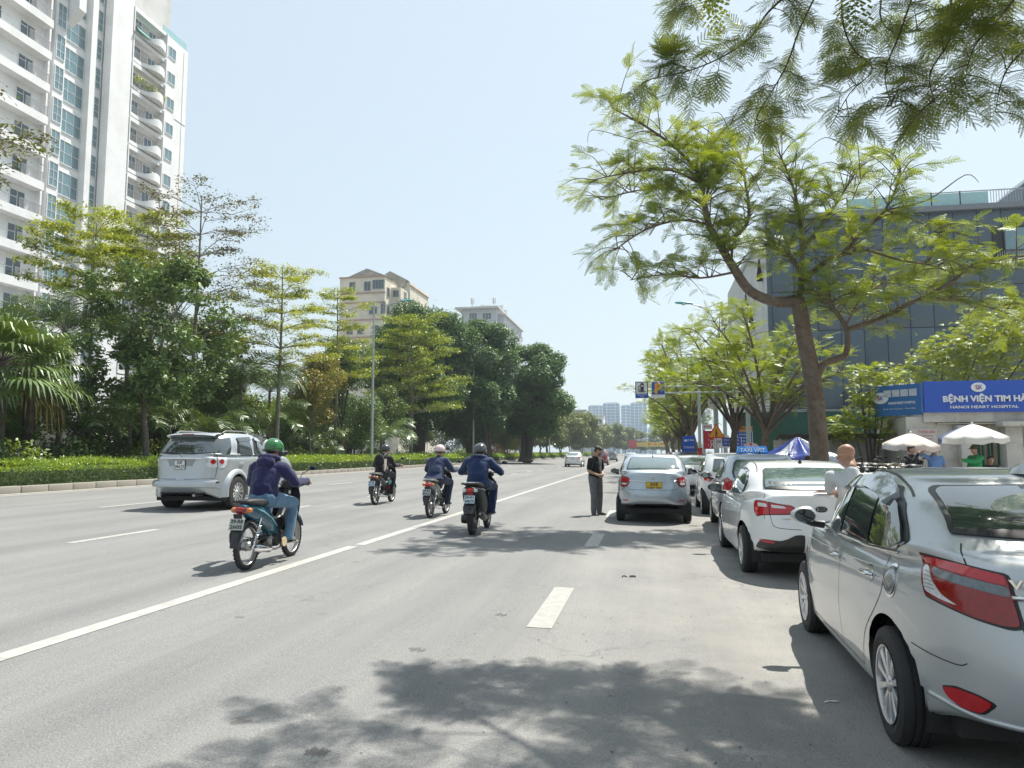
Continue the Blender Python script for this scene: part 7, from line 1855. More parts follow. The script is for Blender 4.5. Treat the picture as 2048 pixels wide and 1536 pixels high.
def fan_palm(label, x, y, z0, h, nf, R_, seed, trunk_r=.22, group=None, spread=1.3, mat=None):
 r = random.Random(seed); root = thing('fan_palm', label, 'palm',(x, y, z0),0, group); L = Limbs()
 L.path([(0,0,-.1),(.03,0, h * .5),(0,0, h)], trunk_r, trunk_r * .8)
 V = []; F = []; VD = []; FD = []
 for i in range(nf):
  a = i * 2.4 + r.uniform(-.2,.2); el = 1.15 - 1.75 * (i / nf) + r.uniform(-.12,.12); pl = spread * r.uniform(.8,1.15)
  d = Vector((math.cos(a) * math.cos(el), math.sin(a) * math.cos(el), math.sin(el))); c = Vector((0,0, h)) + d * pl; c.z -= .12 * pl * pl
  L.seg((0,0, h), c,.022,.014)
  side = d.cross(Vector((0,0,1))).normalized(); up = side.cross(d)
  dry = el < -.35 and r.random() < .6
  tV, tF = (VD, FD) if dry else (V, F)
  ns = 26
  for k in range(ns):
   b = -1.95 + 3.9 * k / (ns - 1); dr = (d * math.cos(b) + side * math.sin(b)).normalized(); rl = R_ * (1 - .10 * abs(b)) * r.uniform(.9,1.08)
   w = up * 0 + (side * math.cos(b) - d * math.sin(b)); fold = up * .02 * (1 if k % 2 else -1)
   p1 = c + dr * rl * .60 - Vector((0,0,.05 * rl)); p2 = c + dr * rl * .82 - Vector((0,0,.15 * rl)) ; p3 = c + dr * rl * .98 - Vector((0,0,(.42 if not dry else .8) * rl * r.uniform(.7,1.3)))
   hw = rl * .60 * 3.9 / ns / 2; q = len(tV)
   tV += [c, p1 - w * hw + fold, p1 + w * hw + fold, p2 - w * hw * .6, p2 + w * hw * .6, p3]; tF += [(q, q + 1, q + 2),(q + 1, q + 3, q + 4, q + 2),(q + 3, q + 5, q + 4)]
 link('trunk', L.mesh('trunk', BARKD,9), root)
 me = bpy.data.meshes.new('crown'); me.from_pydata([tuple(v) for v in V],[], F); me.materials.append(mat or L_PALM); link('crown', me, root)
 if FD: me = bpy.data.meshes.new('dry_fronds'); me.from_pydata([tuple(v) for v in VD],[], FD); me.materials.append(L_DRY); link('dry_fronds', me, root)
 return root
fan_palm('large fan palm with drooping fronds at the left edge of the view',-20.9,20.6, GZ,4.0,34,1.35,1, spread=1.25)
fan_palm('second fan palm just right of the large one, slightly farther',-23.2,24.2, GZ,4.2,34,1.2,2, spread=1.2)
fan_palm('low fan palm under the left edge palms',-21.5,19.4, GZ,1.6,20,1.2,3, spread=.9, trunk_r=.14)
fan_palm('fan palm in the shade under the dark broad leaved tree',-24.5,33.5, GZ,3.0,26,1.3,4)
fan_palm('fan palm behind the silver wagon',-22.6,36.4, GZ,2.4,24,1.3,5, spread=1.1)
feather_palm('tall feather palm behind the fan palms at far left',-24.8,27.5, GZ,6.2,17,3.4,6)
feather_palm('feather palm rising between the left fan palms and the dark tree',-26,33, GZ,6.8,18,3.6,7)
feather_palm('feather palm with broad fronds right of the tall bronze tree',-22.8,38.3, GZ,4.6,18,4.2,8, wleaf=.055)
feather_palm('feather palm leaning right behind the slim yellow green tree',-25.0,45.5, GZ,5.0,17,4.0,9, wleaf=.055)
feather_palm('low feather palm spreading at the foot of the tall bronze tree',-21.6,33.0, GZ,1.6,16,3.0,10)
feather_palm('feather palm beside the lamp post under the olive tree',-21.2,57.0, GZ,2.0,15,3.2,11, wleaf=.06)
feather_palm('bushy feather palm behind the green helmeted rider',-23.0,42.0, GZ,2.4,16,3.4,12, wleaf=.055)
feather_palm('feather palm at the extreme left, half out of view',-22.4,17.8, GZ,3.0,15,3.0,13)
lp = layered_tree('leafy sprays of a tree reaching in from beyond the left edge',-17.4,13.2,.5,9.6, L_BRN,3.6,3,.70,.12,1.5,.13, BARKG,21, taper=.1, second=L_MID, rise=.05)
# ---- under-planting
def tuft(label, x, y, n, l, seed, mat=None, group=None, name='strap_leaved_plant'):
 r = random.Random(seed); mb = []; V = []; F = []
 for i in range(n):
  a = r.uniform(0,2 * PI); el = r.uniform(.5,1.35); p = Vector((r.uniform(-.12,.12), r.uniform(-.12,.12),0)); ll = l * r.uniform(.6,1.15); w0 = ll * .045
  sd = Vector((-math.sin(a), math.cos(a),0)); c = len(V)
  for k in range(6):
   w = w0 * (1 - (k / 5.3) ** 2) + .004; V += [p - sd * w, p + sd * w]; p = p + Vector((math.cos(a) * math.cos(el), math.sin(a) * math.cos(el), math.sin(el))) * ll / 5; el -= .36
  for k in range(5): F.append((c + 2 * k, c + 2 * k + 1, c + 2 * k + 3, c + 2 * k + 2))
 me = bpy.data.meshes.new('leaves'); me.from_pydata([tuple(v) for v in V],[], F); me.materials.append(mat or L_LILY)
 o = link(name, me, None,(x, y, GZ)); tag(o, label, 'plant', group); return o
gp_ = 'strap leaved plants behind the hedge'
base = [tuft('strap leaved lily plant behind the median hedge',-21.4,18 + 0,34,1.15,200 + k, group=gp_) for k in range(4)]
for k, o in enumerate(base): o.location = (-21.3 - .3 * k,20.4 + 2.2 * k, GZ + .15)
for k in range(44):
 o = base[k % 4].copy(); COL.objects.link(o); y = 22.5 + k * 1.15 + rnd.uniform(-.4,.4); o.location = (-20.95 + rnd.uniform(-1.0,.15), y, GZ + rnd.uniform(.12,.3)); o.rotation_euler.z = rnd.uniform(0,6); s_ = rnd.uniform(.75,1.15); o.scale = (s_, s_, s_)
for i,(x, y, h, r_) in enumerate(((-24.2,19.5,3.6,1.7),(-25.5,22.8,4.2,1.9),(-26.5,26.0,4.4,2.0),(-25.8,29.8,4.0,2.0),(-26.2,34.0,4.2,2.0),(-25.0,42.5,4.6,2.2),(-24.8,49.0,4.6,2.2),(-26.0,55.5,5.0,2.4))):
 bushy_tree('tall shade bush filling the garden, %s' % ('leftmost of all', 'behind the large fan palm', 'behind the second fan palm', 'behind the dark broad leaved tree', 'behind the tall bronze tree', 'behind the slim stem', 'behind the yellowing tree', 'behind the left lamp post')[i], x, y, GZ, h, r_, r_, h * .48,(L_MID, L_DARK, L_LAY)[i % 3],.15,150,.06, BARKD,34, seed=130 + i, cz=h * .52, blob=.34, trunks=3, name='tall_bush', cat='bush')
for k,(x, y, sp_) in enumerate(((-24.6,23.2,2.6),(-23.4,27.0,2.8),(-23.8,30.6,2.6),(-22.4,47.2,2.6),(-22.6,52.6,2.8),(-24.4,36.4,3.0))):
 feather_palm('shaded feather palm filling between the trunks, %s' % ('first from the left', 'second from the left', 'third from the left', 'beside the yellowing tree', 'left of the lamp post', 'behind the silver wagon')[k], x, y, GZ,1.2 + .5 * (k % 3),15, sp_,60 + k, wleaf=.05)
gb_ = 'low leafy bushes behind the hedge'
bb = []
for k in range(3):
 P, N = clump_points([(0,0,.55,.75,.75,.6),(.4,.3,.4,.5,.5,.45),(-.4,.2,.5,.5,.5,.5),(0,-.4,.4,.5,.4,.4)],150)
 o = leaves('leafy_bush', P, N,.13,(L_MID, L_DARK, L_LAY)[k]); tag(o, 'low leafy bush behind the median hedge', 'bush', gb_); bb.append(o); o.location = (-21.5,28 + k * 7, GZ)
for k in range(60):
 o = bb[k % 3].copy(); COL.objects.link(o); y = 19 + k * 1.5; o.location = (-21.6 - rnd.uniform(0,2.6), y + rnd.uniform(-.5,.5), GZ); o.rotation_euler.z = rnd.uniform(0,6); s_ = rnd.uniform(.8,1.5); o.scale = (s_, s_, s_ * rnd.uniform(.8,1.2))
for (x, y, s_, m, lab) in ((-20.8,104,2.0, L_ORG, 'orange leaved bush beyond the ficus at the median'),(-20.3,98,1.4, L_ORG, 'smaller orange leaved bush just left of the large orange one')):
 P, N = clump_points([(0,0,.8,1,1,.8),(.5,.4,.6,.7,.6,.6),(-.5,-.3,.9,.6,.6,.6)],90); o = leaves('leafy_bush', P * s_ * .8, N,.22, m); tag(o, lab, 'bush'); o.location = (x, y, GZ)
for k,(x, y, h) in enumerate(((-20.8,29.0,2.6),(-21.0,31.6,3.0),(-20.7,35.0,2.8),(-21.2,33.4,3.4))):
 P, N = clump_points([(0,0, z,.42 * (1.15 - z / h),.42 * (1.15 - z / h),.5) for z in np.linspace(.4, h - .2,7)],240); o = leaves('slim_conifer', P, N,.10, L_MID if k == 3 else L_DARK, tmpl=NARROW_T); tag(o,('slim dark conifer behind the hedge, leftmost of four', 'slim dark conifer, second from the left of four', 'slim dark conifer nearest the silver wagon roof', 'taller olive green conifer left of the silver wagon')[k], 'shrub', 'slim conifers behind the hedge'); o.location = (x, y, GZ)  # these are slim conifers, each crown a single mesh of loose leaves
# ---- the clipped hedge: sunlit new growth on top and shaded flank, both in the leaf colours
def hedge():
 P = []; N = []; mi = []; S = []
 def band(y0, y1, dens, size):
  n = int((y1 - y0) * dens)
  y = nrg.uniform(y0, y1, n); t = nrg.random(n); x = np.empty(n); z = np.empty(n); nn = np.zeros((n,3))
  wob = .05 * np.sin(y * 1.7) + .04 * np.sin(y * 4.1 + 1)
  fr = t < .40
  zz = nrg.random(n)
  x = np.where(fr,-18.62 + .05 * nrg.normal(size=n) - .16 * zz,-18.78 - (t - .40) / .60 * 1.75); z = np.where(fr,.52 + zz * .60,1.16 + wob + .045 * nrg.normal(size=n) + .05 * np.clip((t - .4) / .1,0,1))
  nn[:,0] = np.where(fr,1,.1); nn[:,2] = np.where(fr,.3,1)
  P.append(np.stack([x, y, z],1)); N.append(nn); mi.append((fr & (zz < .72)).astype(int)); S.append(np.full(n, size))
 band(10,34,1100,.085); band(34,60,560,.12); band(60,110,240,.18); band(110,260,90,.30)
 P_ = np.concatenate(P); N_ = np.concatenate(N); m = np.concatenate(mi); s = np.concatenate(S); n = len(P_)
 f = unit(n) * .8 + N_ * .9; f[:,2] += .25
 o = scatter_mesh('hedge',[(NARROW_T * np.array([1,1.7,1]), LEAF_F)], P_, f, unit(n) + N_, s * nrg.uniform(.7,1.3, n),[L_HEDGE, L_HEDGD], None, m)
 tag(o, 'long clipped hedge with sunlit-coloured new tips along the median kerb', 'hedge', kind='stuff')
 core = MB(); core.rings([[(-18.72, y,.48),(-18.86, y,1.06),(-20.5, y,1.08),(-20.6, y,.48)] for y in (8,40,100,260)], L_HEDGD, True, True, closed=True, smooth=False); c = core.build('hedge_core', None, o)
hedge()
# ---- bright compound-leaved bushes by the hospital gate
def compound_bush(label, x, y, z, blobs, dens, size, mat, seed=1, trunk=None):
 root = thing('gate_shrub', label, 'shrub',(x, y, z)); P, N = clump_points(blobs, dens,.6); n = len(P)
 f = N * np.array([1,1,.5]) + unit(n) * .7; f[:,2] += .1
 T = []; F = []
 for k, a in enumerate((-75,-50,-25,0,25,50,75)):
  a_ = R(a); c = len(T); L_ = (.8 + .2 * math.cos(a_)); w = .09
  d = (math.cos(a_), math.sin(a_)); q = (-d[1], d[0])
  T += [(d[0] * .08, d[1] * .08,0),(d[0] * L_ * .5 - q[0] * w, d[1] * L_ * .5 - q[1] * w,.05),(d[0] * L_, d[1] * L_,-.25),(d[0] * L_ * .5 + q[0] * w, d[1] * L_ * .5 + q[1] * w,.05)]; F.append((c, c + 1, c + 2, c + 3))
 scatter_mesh('crown',[(np.array(T), np.array(F))], P, f, np.tile([[0,0,1.]],(n,1)) + unit(n) * .3, nrg.uniform(.7,1.3, n) * size, mat, root)
 L = Limbs(); r = random.Random(seed)
 for b in blobs[:9]: L.path([(r.uniform(-.3,.3), r.uniform(-.2,.2),0),(b[0] * .5, b[1] * .5, b[2] * .5), b[:3]],.05,.015)
 link('trunk', L.mesh('trunk', BARKD,6), root); return root
# ================================================================= buildings
WHT = M_('white_render',(.74,.745,.75),.75, var=.05, scale=.6, dirt=(.42,.41,.38), dirt_amt=.45, dscale=.25)
WHT2 = M_('greyer_white_render',(.54,.54,.53),.8, var=.06, scale=.6, dirt=(.34,.32,.28), dirt_amt=.6, dscale=.35)
CREAM = M_('cream_render',(.62,.58,.48),.85, var=.08, scale=.4, dirt=(.28,.25,.20), dirt_amt=.55, dscale=.3)
CREAMD = M_('stained_cream_render',(.36,.33,.27),.9, var=.25, scale=.8, dirt=(.15,.14,.12), dirt_amt=.8, dscale=.6)
PINKT = M_('pink_brown_trim',(.38,.25,.19),.8, var=.12, scale=1)
GREYB = M_('pale_grey_render',(.45,.48,.52),.8, var=.06, scale=.3, dirt=(.3,.3,.3), dirt_amt=.4, dscale=.2)
BAND = M_('grey_trim',(.30,.30,.31),.7, var=.1)
RAIL = M_('grey_railing',(.34,.34,.34),.5,.3, var=.08)
SHADE = M_('shaded_balcony_back',(.40,.38,.35),.85, var=.1, scale=.7)  # recess shade put into the colour of the balcony back
GLT = M_('teal_window_glass',(.13,.22,.25),.06, var=.25, scale=.6, coat=.6)
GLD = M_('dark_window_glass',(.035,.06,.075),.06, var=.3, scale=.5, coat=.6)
FRW = M_('white_window_frame',(.66,.67,.67),.5, var=.03)
ACM = M_('ac_grey',(.45,.45,.43),.6, var=.1)
WIN = {}
def window(parent, c, w, h, nx, nz, nrm='x', glass=None, frame=None, d=.10, open_=0, name='window'):
 """c centre on the wall face; nrm 'x' looks to +x, 'y' looks to -y.  window > frame (own mesh), panes"""
 glass = glass or GLT; frame = frame or FRW
 key = (round(w,2), round(h,2), nx, nz, nrm, glass.name, frame.name)
 if key not in WIN:
  f = MB(); t = .045; ax = (lambda a, b, z: (b, a, z)) if nrm == 'x' else (lambda a, b, z: (a,-b, z))
  def bx(a, b, z, da, db, dz): f.box(ax(a, b, z),(db, da, dz) if nrm == 'x' else (da, db, dz), frame)
  bx(0,.02, h / 2, w + .02,.08, t * 2); bx(0,.02,-h / 2, w + .10,.14, t * 2)
  for s_ in (-1,1): bx(s_ * w / 2,.02,0, t * 2,.08, h)
  for i in range(1, nx): bx(-w / 2 + w * i / nx,.02,0, t,.06, h)
  for i in range(1, nz): bx(0,.018,-h / 2 + h * i / nz, w,.055, t)
  g = MB(); pw, ph = w / nx, h / nz
  g.box((0,0,0),(.012, pw - .05, ph - .05) if nrm == 'x' else (pw - .05,.012, ph - .05), glass)
  WIN[key] = (f.mesh('window_frame'), g.mesh('pane'), pw, ph)
 fm, gm, pw, ph = WIN[key]
 o = link(name, fm, parent, c)
 for i in range(nx):
  for j in range(nz):
   a, z = -w / 2 + pw * (i + .5),-h / 2 + ph * (j + .5)
   link('pane', gm, o,(.012, a, z) if nrm == 'x' else (a,-.012, z))
 return o
# ---- the white apartment tower: front looks across the road
tw = thing('apartment_tower', 'tall white apartment tower with curved balconies at top left', 'building',(-62,0,0))
def tb_(c, d, m, nm='wall', bev=0):
 mb = MB(); mb.box(c, d, m, bev=bev); return mb.build(nm, None, tw)
FH = 3.5; Z0 = 54.2 - 15 * FH
tb_((-9.0,81.9,28.3),(18,11.8,56.6), WHT)                      # right wing, its end at Y 87.8
tb_((-8.6,70.3,28.9),(16.4,11.6,57.8), WHT)                    # recessed middle
tb_((-9.5,52.5,29.2),(19.2,23.6,58.4), WHT)                    # left wing
tb_((-3.2,80,60.5),(6.0,8.0,8.5), WHT2)                        # stair head above
for yy, w_, px_ in ((65.35,1.5,.10),(70.3,.8,-.1),(74.2,3.4,.32)): tb_((px_, yy,28.6),(1.0, w_,57.2), WHT, 'pier')
br = MB(); br.prism([(0,0),(1.6,0),(1.6,-7),(0,-8.6)],-.5,.5, WHT, Matrix.Translation((.3,67.9 - 1.2,56.5)) @ Matrix.Rotation(PI / 2,4, 'X')); br.build('bracket', None, tw)
for k in range(16):
 z = Z0 + FH * k
 if z < 4: continue
 window(tw,(.61,65.35, z + 1.0),1.15,2.6,2,3, 'x', GLT)
 window(tw,(.02 - .4,68.2, z + .9),3.2,2.6,3,2, 'x', GLT)
 window(tw,(.02 - .4,71.6, z + 1.0),1.5,2.5,2,3, 'x', GLT)
 if z < 55: window(tw,(.02,84.4, z + .4),1.5,1.5,2,1, 'x', GLT)
 if z < 55:
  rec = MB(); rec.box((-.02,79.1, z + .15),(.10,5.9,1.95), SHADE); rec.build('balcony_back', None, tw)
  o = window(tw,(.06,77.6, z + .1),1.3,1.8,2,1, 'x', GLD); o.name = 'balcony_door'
  o = window(tw,(.06,80.3, z + .1),1.4,1.5,2,1, 'x', GLD)
  sl = MB(); N = 18; A = []; B = []; C_ = []; Dd = []
  for i in range(N + 1):
   t = i / N; y = 76.1 + 6.1 * t; bow = .65 + 1.1 * math.sin(PI * min(1, max(0,(t - .28) / .72))) ; top = -.95 if t < .42 else -.95 + .95 * min(1,(t - .42) * 5) * (.65 - .25 * (t - .42))
   A.append((0, y, z - 1.35)); B.append((bow, y, z - 1.35 - .10 * math.sin(PI * t))); C_.append((bow, y, z + top - .0)); Dd.append((bow - .14, y, z + top))
  E_ = [(p[0], p[1], z - 1.10) for p in Dd]; F_ = [(0, p[1], z - 1.10) for p in Dd]
  sl.rings([A, B, C_, Dd, E_, F_], WHT, closed=False, smooth=False); sl.build('balcony', None, tw)
  rl = MB()
  for i in range(14): rl.box((.62,76.2 + 2.5 * i / 13, z - .55),(.03,.035,.95), RAIL)
  rl.box((.62,77.45, z - .07),(.05,2.6,.05), RAIL); rl.build('railing', None, tw)
  ce = MB(); ce.box((.36,79.1, z + 1.68),(.72,6.1,.5), WHT); ce.build('lintel', None, tw)
  for yy in (76.05,82.25): s_ = MB(); s_.box((.45, yy, z + .2),(.9,.16,3.2), WHT); s_.build('balcony_side', None, tw)
  if k % 2 == 0:
   ac = MB(); ac.box((.45,81.1, z - .1),(.35,.85,.6), ACM, bev=.03); ac.lathe([(.24,0),(.24,.02),(.001,.02)], BLKP, c=(.63,81.1, z - .1), axis='x', seg=14); ac.build('air_conditioner', None, tw)
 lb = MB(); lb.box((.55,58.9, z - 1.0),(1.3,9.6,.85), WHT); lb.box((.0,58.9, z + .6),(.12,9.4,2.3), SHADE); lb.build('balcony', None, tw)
 rl = MB()
 for i in range(20): rl.box((1.17,60.9 + 2.7 * i / 19, z - .1),(.03,.045,1.0), RAIL)
 rl.box((1.17,62.25, z + .42),(.05,2.8,.06), RAIL); rl.box((1.17,58.4, z + .30),(.05,4.4,.05), RAIL); rl.build('railing', None, tw)
 sd_ = MB(); sd_.box((.3,63.95, z),(.7,.22,3.5), WHT); sd_.build('balcony_side', None, tw)
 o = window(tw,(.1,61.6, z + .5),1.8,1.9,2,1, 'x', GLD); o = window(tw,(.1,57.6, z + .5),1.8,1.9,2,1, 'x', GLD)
for yy in (83.2,85.9):
 j = MB(); j.box((.012, yy + 1.0 if yy > 85 else 87.0,28),(.03,.05,56), BAND) if yy > 85 else None; j.v and j.build('facade_joint', None, tw)
gr_ = MB(); gr_.box((-.2,85.2,57.15),(.05,5.0,1.1), M_('rail_glass',(.30,.50,.52),.1, coat=.5)); gr_.build('roof_glass_rail', None, tw)
for zz in (14.5,25,35.5,46):
 j = MB(); j.box((.02,86.6, zz),(.05,2.2,.06), BAND); j.build('facade_joint', None, tw)
pz = Z0 + FH * 13
P, N = clump_points([(.8,77 + i * .8, pz - .0 + .2 * math.sin(i * 2),.45,.5,.45) for i in range(7)],130); leaves('balcony_plants', P, N,.16, L_YEL, tw)['kind'] = 'stuff'
aw = MB(); aw.rings([[(x_, y, z_) for y in np.linspace(76.3,80.5,9)] for x_, z_ in ((.2,53.9),(.9,53.5),(1.3,53.0))], M_('green_awning',(.03,.25,.20),.7), closed=False); aw.build('awning', None, tw)
# ---- cream block with gabled attic
cb_ = thing('apartment_block', 'cream apartment block with a stained gabled attic beyond the lamp post', 'building',(0,0,0))
def B_(root, c, d, m, nm='wall'):
 mb = MB(); mb.box(c, d, m); return mb.build(nm, None, root)
B_(cb_,(-61.3,156,19.8),(10.4,12,39.6), CREAM); B_(cb_,(-55.5,160,19.0),(3.2,12,38.0), CREAM)
B_(cb_,(-57.4,166.5,20.2),(7.6,14,40.4), CREAM); B_(cb_,(-56.0,179,17.2),(4.4,8,34.4), CREAM)
B_(cb_,(-59.0,162,40.0),(8.8,7,1.6), CREAMD, 'attic')
for x0, x1, zt, zb, y in ((-64.4,-55.9,41.3,39.6,149.9),(-62.6,-53.9,42.9,40.5,159.2)):
 g = MB(); g.prism([(x0, zb),(x1, zb),((x0 + x1) / 2, zt)],0,9.5, CREAMD, Matrix.Translation((0, y + 9.5,0)) @ Matrix.Rotation(PI / 2,4, 'X')); g.build('gable', None, cb_)
 r_ = MB(); xm = (x0 + x1) / 2
 for xa in (x0 - .25, x1 + .25): r_.tube([(xa, y - .1, zb),(xm, y - .1, zt + .12)],.13, BAND,4)
 r_.build('roof_edge', None, cb_)
for zz in (36.1,34.0,39.65,30.2,26.4):
 B_(cb_,(-61.3,149.95, zz),(10.7,.5,.22), PINKT, 'string_course'); B_(cb_,(-53.5,166.5, zz),(.3,14.2,.22), PINKT, 'string_course')
for (x, z, w, h) in ((-63.6,37.6,1.3,2.0),(-60.1,37.6,1.5,2.0),(-57.6,37.9,2.6,2.0),(-58.7,32.2,1.8,1.6),(-56.4,32.6,1.1,2.4),(-64,28,1.4,1.8),(-61.5,28,1.4,1.8),(-58,28,1.4,1.8)):
 window(cb_,(x,149.98, z), w, h,2 if w < 2 else 4,1, 'y', GLD, BAND)
for (x, z) in ((-55.0,36.6),(-55.0,32.6),(-55.0,28.5)): window(cb_,(x,153.98, z),1.3,1.5,2,1, 'y', GLD, BAND)
for y in (151.5,156.5):
 for z in (36.5,32.6,28.5): window(cb_,(-56.02 if y < 153.5 else -53.86, y + .5, z),1.4,2.0,2,1, 'x', GLD, BAND)
for y in (166,168.5,171):
 for z in (36.2,32.2,28.2): window(cb_,(-53.57, y, z),1.0,1.6,1,2, 'x', GLD, BAND)
for z in (34.9,30.9,27.0):
 b = MB(); b.lathe([(1.5,-1.0),(1.5,.0),(1.4,.0),(1.4,-.8),(.01,-.8)], CREAM, c=(-53.7,162.6, z), seg=20); b.build('balcony', None, cb_)
 B_(cb_,(-53.6,162.6, z + 1.0),(.4,2.2,1.7), GLD, 'balcony_recess')
 rr = MB()
 for k in range(12): a = -PI / 2 + PI * k / 11; rr.box((-53.7 + 1.46 * math.cos(a),162.6 + 1.46 * math.sin(a), z + .45),(.05,.05,.9), RAIL)
 rr.build('railing', None, cb_)
for z in (31,27): window(cb_,(-53.77,178, z),2.4,1.7,3,1, 'x', GLD, BAND)
B_(cb_,(-55.9,179,34.6),(4.8,8.4,.4), PINKT, 'cornice')
# ---- grey white block with masts
gb2 = thing('apartment_block', 'pale grey apartment block with phone masts on its roof above the ficus', 'building',(0,0,0))
B_(gb2,(-55.2,236,21.5),(12.8,12,43.0), GREYB); B_(gb2,(-54.3,236.5,45.4),(11.4,10,5.0), GREYB, 'penthouse')
B_(gb2,(-54.6,236,48.2),(14.4,13.5,.5), WHT2, 'roof'); B_(gb2,(-55.2,236,43.2),(13.6,12.8,.5), WHT2, 'cornice')
B_(gb2,(-50.7,252,23.2),(8,34,46.4), GREYB); B_(gb2,(-50.5,252,46.6),(9.2,35,.5), WHT2, 'roof')
B_(gb2,(-47.4,262,19.5),(2.6,12,39), GREYB, 'bay'); B_(gb2,(-53,238,49.2),(4,4,1.6), WHT2, 'stair_head')
for (x, z, w, nx) in ((-56.2,45.8,2.6,3),(-51.6,45.6,3.0,3),(-57,39.6,2.4,2),(-52,39.6,2.4,2),(-57,35.6,2.4,2),(-52,35.6,2.4,2)):
 window(gb2,(x,231.4 if z > 44 else 229.95, z), w,2.0 if z > 44 else 1.6, nx,1 if w < 3 else 2, 'y', GLD, WHT)
for y in (236,239.5,243,250,256,260,266):
 for z in (43.0,39.0,35.0,31.0,27.0): window(gb2,(-46.65 if y < 256 else -46.05, y, z),1.4,1.7,2,1, 'x', GLD, BAND)
mst = MB()
for (x, y, h) in ((-57.6,236,6.5),(-54.2,236,4.2),(-51.3,241,7.5),(-50.2,243,5.0),(-49.4,244,5.5),(-48.4,246,4.2),(-51.8,236,3.0)):
 mst.tube([(x, y,46),(x, y,46 + h)],.10, BAND,5)
 for k in range(3):
  a = 2 * PI * k / 3; mst.box((x + .5 * math.cos(a), y + .5 * math.sin(a),46 + h - .9),(.28,.16,2.0), WHT2)
mst.build('phone_masts', None, gb2)
# ---- residential towers at the far end, haze blue put into their wall colour
HZB = M_('far_tower_haze_blue',(.14,.30,.46),.6, var=.1, scale=.05); HZW = M_('far_tower_white',(.55,.60,.65),.7, var=.05)
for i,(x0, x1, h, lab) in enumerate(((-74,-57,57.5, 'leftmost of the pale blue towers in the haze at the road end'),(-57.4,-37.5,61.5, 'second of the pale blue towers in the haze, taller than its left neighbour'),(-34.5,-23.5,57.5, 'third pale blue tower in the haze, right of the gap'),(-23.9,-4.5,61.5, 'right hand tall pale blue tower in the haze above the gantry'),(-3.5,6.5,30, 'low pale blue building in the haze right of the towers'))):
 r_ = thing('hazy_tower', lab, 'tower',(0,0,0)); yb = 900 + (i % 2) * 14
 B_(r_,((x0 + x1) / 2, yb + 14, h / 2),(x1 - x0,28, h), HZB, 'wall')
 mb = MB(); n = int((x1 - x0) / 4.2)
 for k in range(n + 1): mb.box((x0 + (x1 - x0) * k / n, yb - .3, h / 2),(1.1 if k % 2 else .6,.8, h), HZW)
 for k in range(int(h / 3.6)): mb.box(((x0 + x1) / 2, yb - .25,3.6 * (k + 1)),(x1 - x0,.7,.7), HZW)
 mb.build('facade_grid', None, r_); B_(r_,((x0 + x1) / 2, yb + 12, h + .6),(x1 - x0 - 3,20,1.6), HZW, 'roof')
ar = thing('white_villa', 'white building with arched windows above the median trees', 'building',(0,0,0))
B_(ar,(-26.5,356,9.2),(9.5,12,18.4), WHT); B_(ar,(-26.5,356,18.6),(10,12.6,.4), WHT2, 'cornice'); B_(ar,(-33.5,354,10.5),(6.0,10,20.6), WHT2); B_(ar,(-33.2,353,21.0),(7.4,11,1.2), BAND, 'roof')
for x in (-29.4,-26.4,-23.4):
 for z in (16.2,12.4):
  a = MB(); a.prism([(-.75,-1.2),(.75,-1.2),(.75,.4)] + [(.75 * math.cos(t),.4 + .75 * math.sin(t)) for t in np.linspace(.3, PI - .3,6)] + [(-.75,.4)],0,.12, GLD, Matrix.Translation((x,349.95, z)) @ Matrix.Rotation(PI / 2,4, 'X')); a.build('arched_window', None, ar)
for k in range(9): B_(ar,(-30.8 + k * 1.08,350.2,19.1),(.35,.3,.7), WHT, 'finial')
# ---- blue grey panelled building behind the flame tree
PNL = [M_('slate_panel',(.060,.092,.122),.38,.1, var=.08, scale=.5, coat=.15), M_('slate_panel_dark',(.048,.076,.104),.36,.1, var=.1, scale=.5, coat=.2), M_('slate_panel_light',(.072,.104,.134),.4,.1, var=.08, scale=.5, coat=.15)]
GRYP = M_('grey_fascia',(.17,.19,.215),.5,.1, var=.06, scale=.4)
bb_ = thing('panelled_building', 'blue grey panelled building filling the right behind the flame tree', 'building',(0,0,0))
X0, Y0 = 8.3,52.0
B_(bb_,(20.4, Y0 + 9.2,8.75),(24,18,17.1), M_('panel_backing',(.03,.045,.06),.6), 'wall')
pm = []
for m in PNL: mb = MB(); mb.box((0,0,0),(1.40,.06,2.62), m, bev=.012); pm.append(mb.mesh('cladding_panel'))
for i in range(12):
 for j in range(5):
  link('cladding_panel', pm[(i * 7 + j * 3 + (i * j) % 4) % 3 if j < 4 else 0], bb_,(X0 + .72 + 1.44 * i, Y0 + .17,5.75 + 2.67 * j - .05))
for z, h in ((14.0,2.7),(16.9,2.6)) : B_(bb_,(28.4, Y0 + .12, z),(5.6,.1, h), GRYP, 'fascia')
B_(bb_,(28.4, Y0 + .14,9.3),(5.6,.1,6.2), PNL[0], 'fascia')
B_(bb_,(20.4, Y0 + 8.6,17.55),(24.4,17.6,.35), GRYP, 'parapet')
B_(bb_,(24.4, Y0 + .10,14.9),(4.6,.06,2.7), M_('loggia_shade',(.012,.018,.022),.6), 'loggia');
window(bb_,(23.9, Y0 + .02,15.1),2.3,2.0,1,1, 'y', M_('pale_loggia_glass',(.14,.24,.28),.1, coat=.5), BLKP)
rl = MB()
for i in range(34): rl.box((22.3 + 4.4 * i / 33, Y0 - .05,14.05),(.03,.03,1.0), RAIL)
rl.box((24.5, Y0 - .05,14.56),(4.6,.06,.06), BLKP); rl.build('railing', None, bb_)
rl = MB(); GLR = M_('rail_glass',(.30,.50,.52),.1)
for i in range(5): rl.box((14.2 + 1.75 * i, Y0 + .2,18.15),(1.68,.03,.95), GLR); rl.box((13.35 + 1.75 * i, Y0 + .2,18.2),(.07,.07,1.1), BLKP)
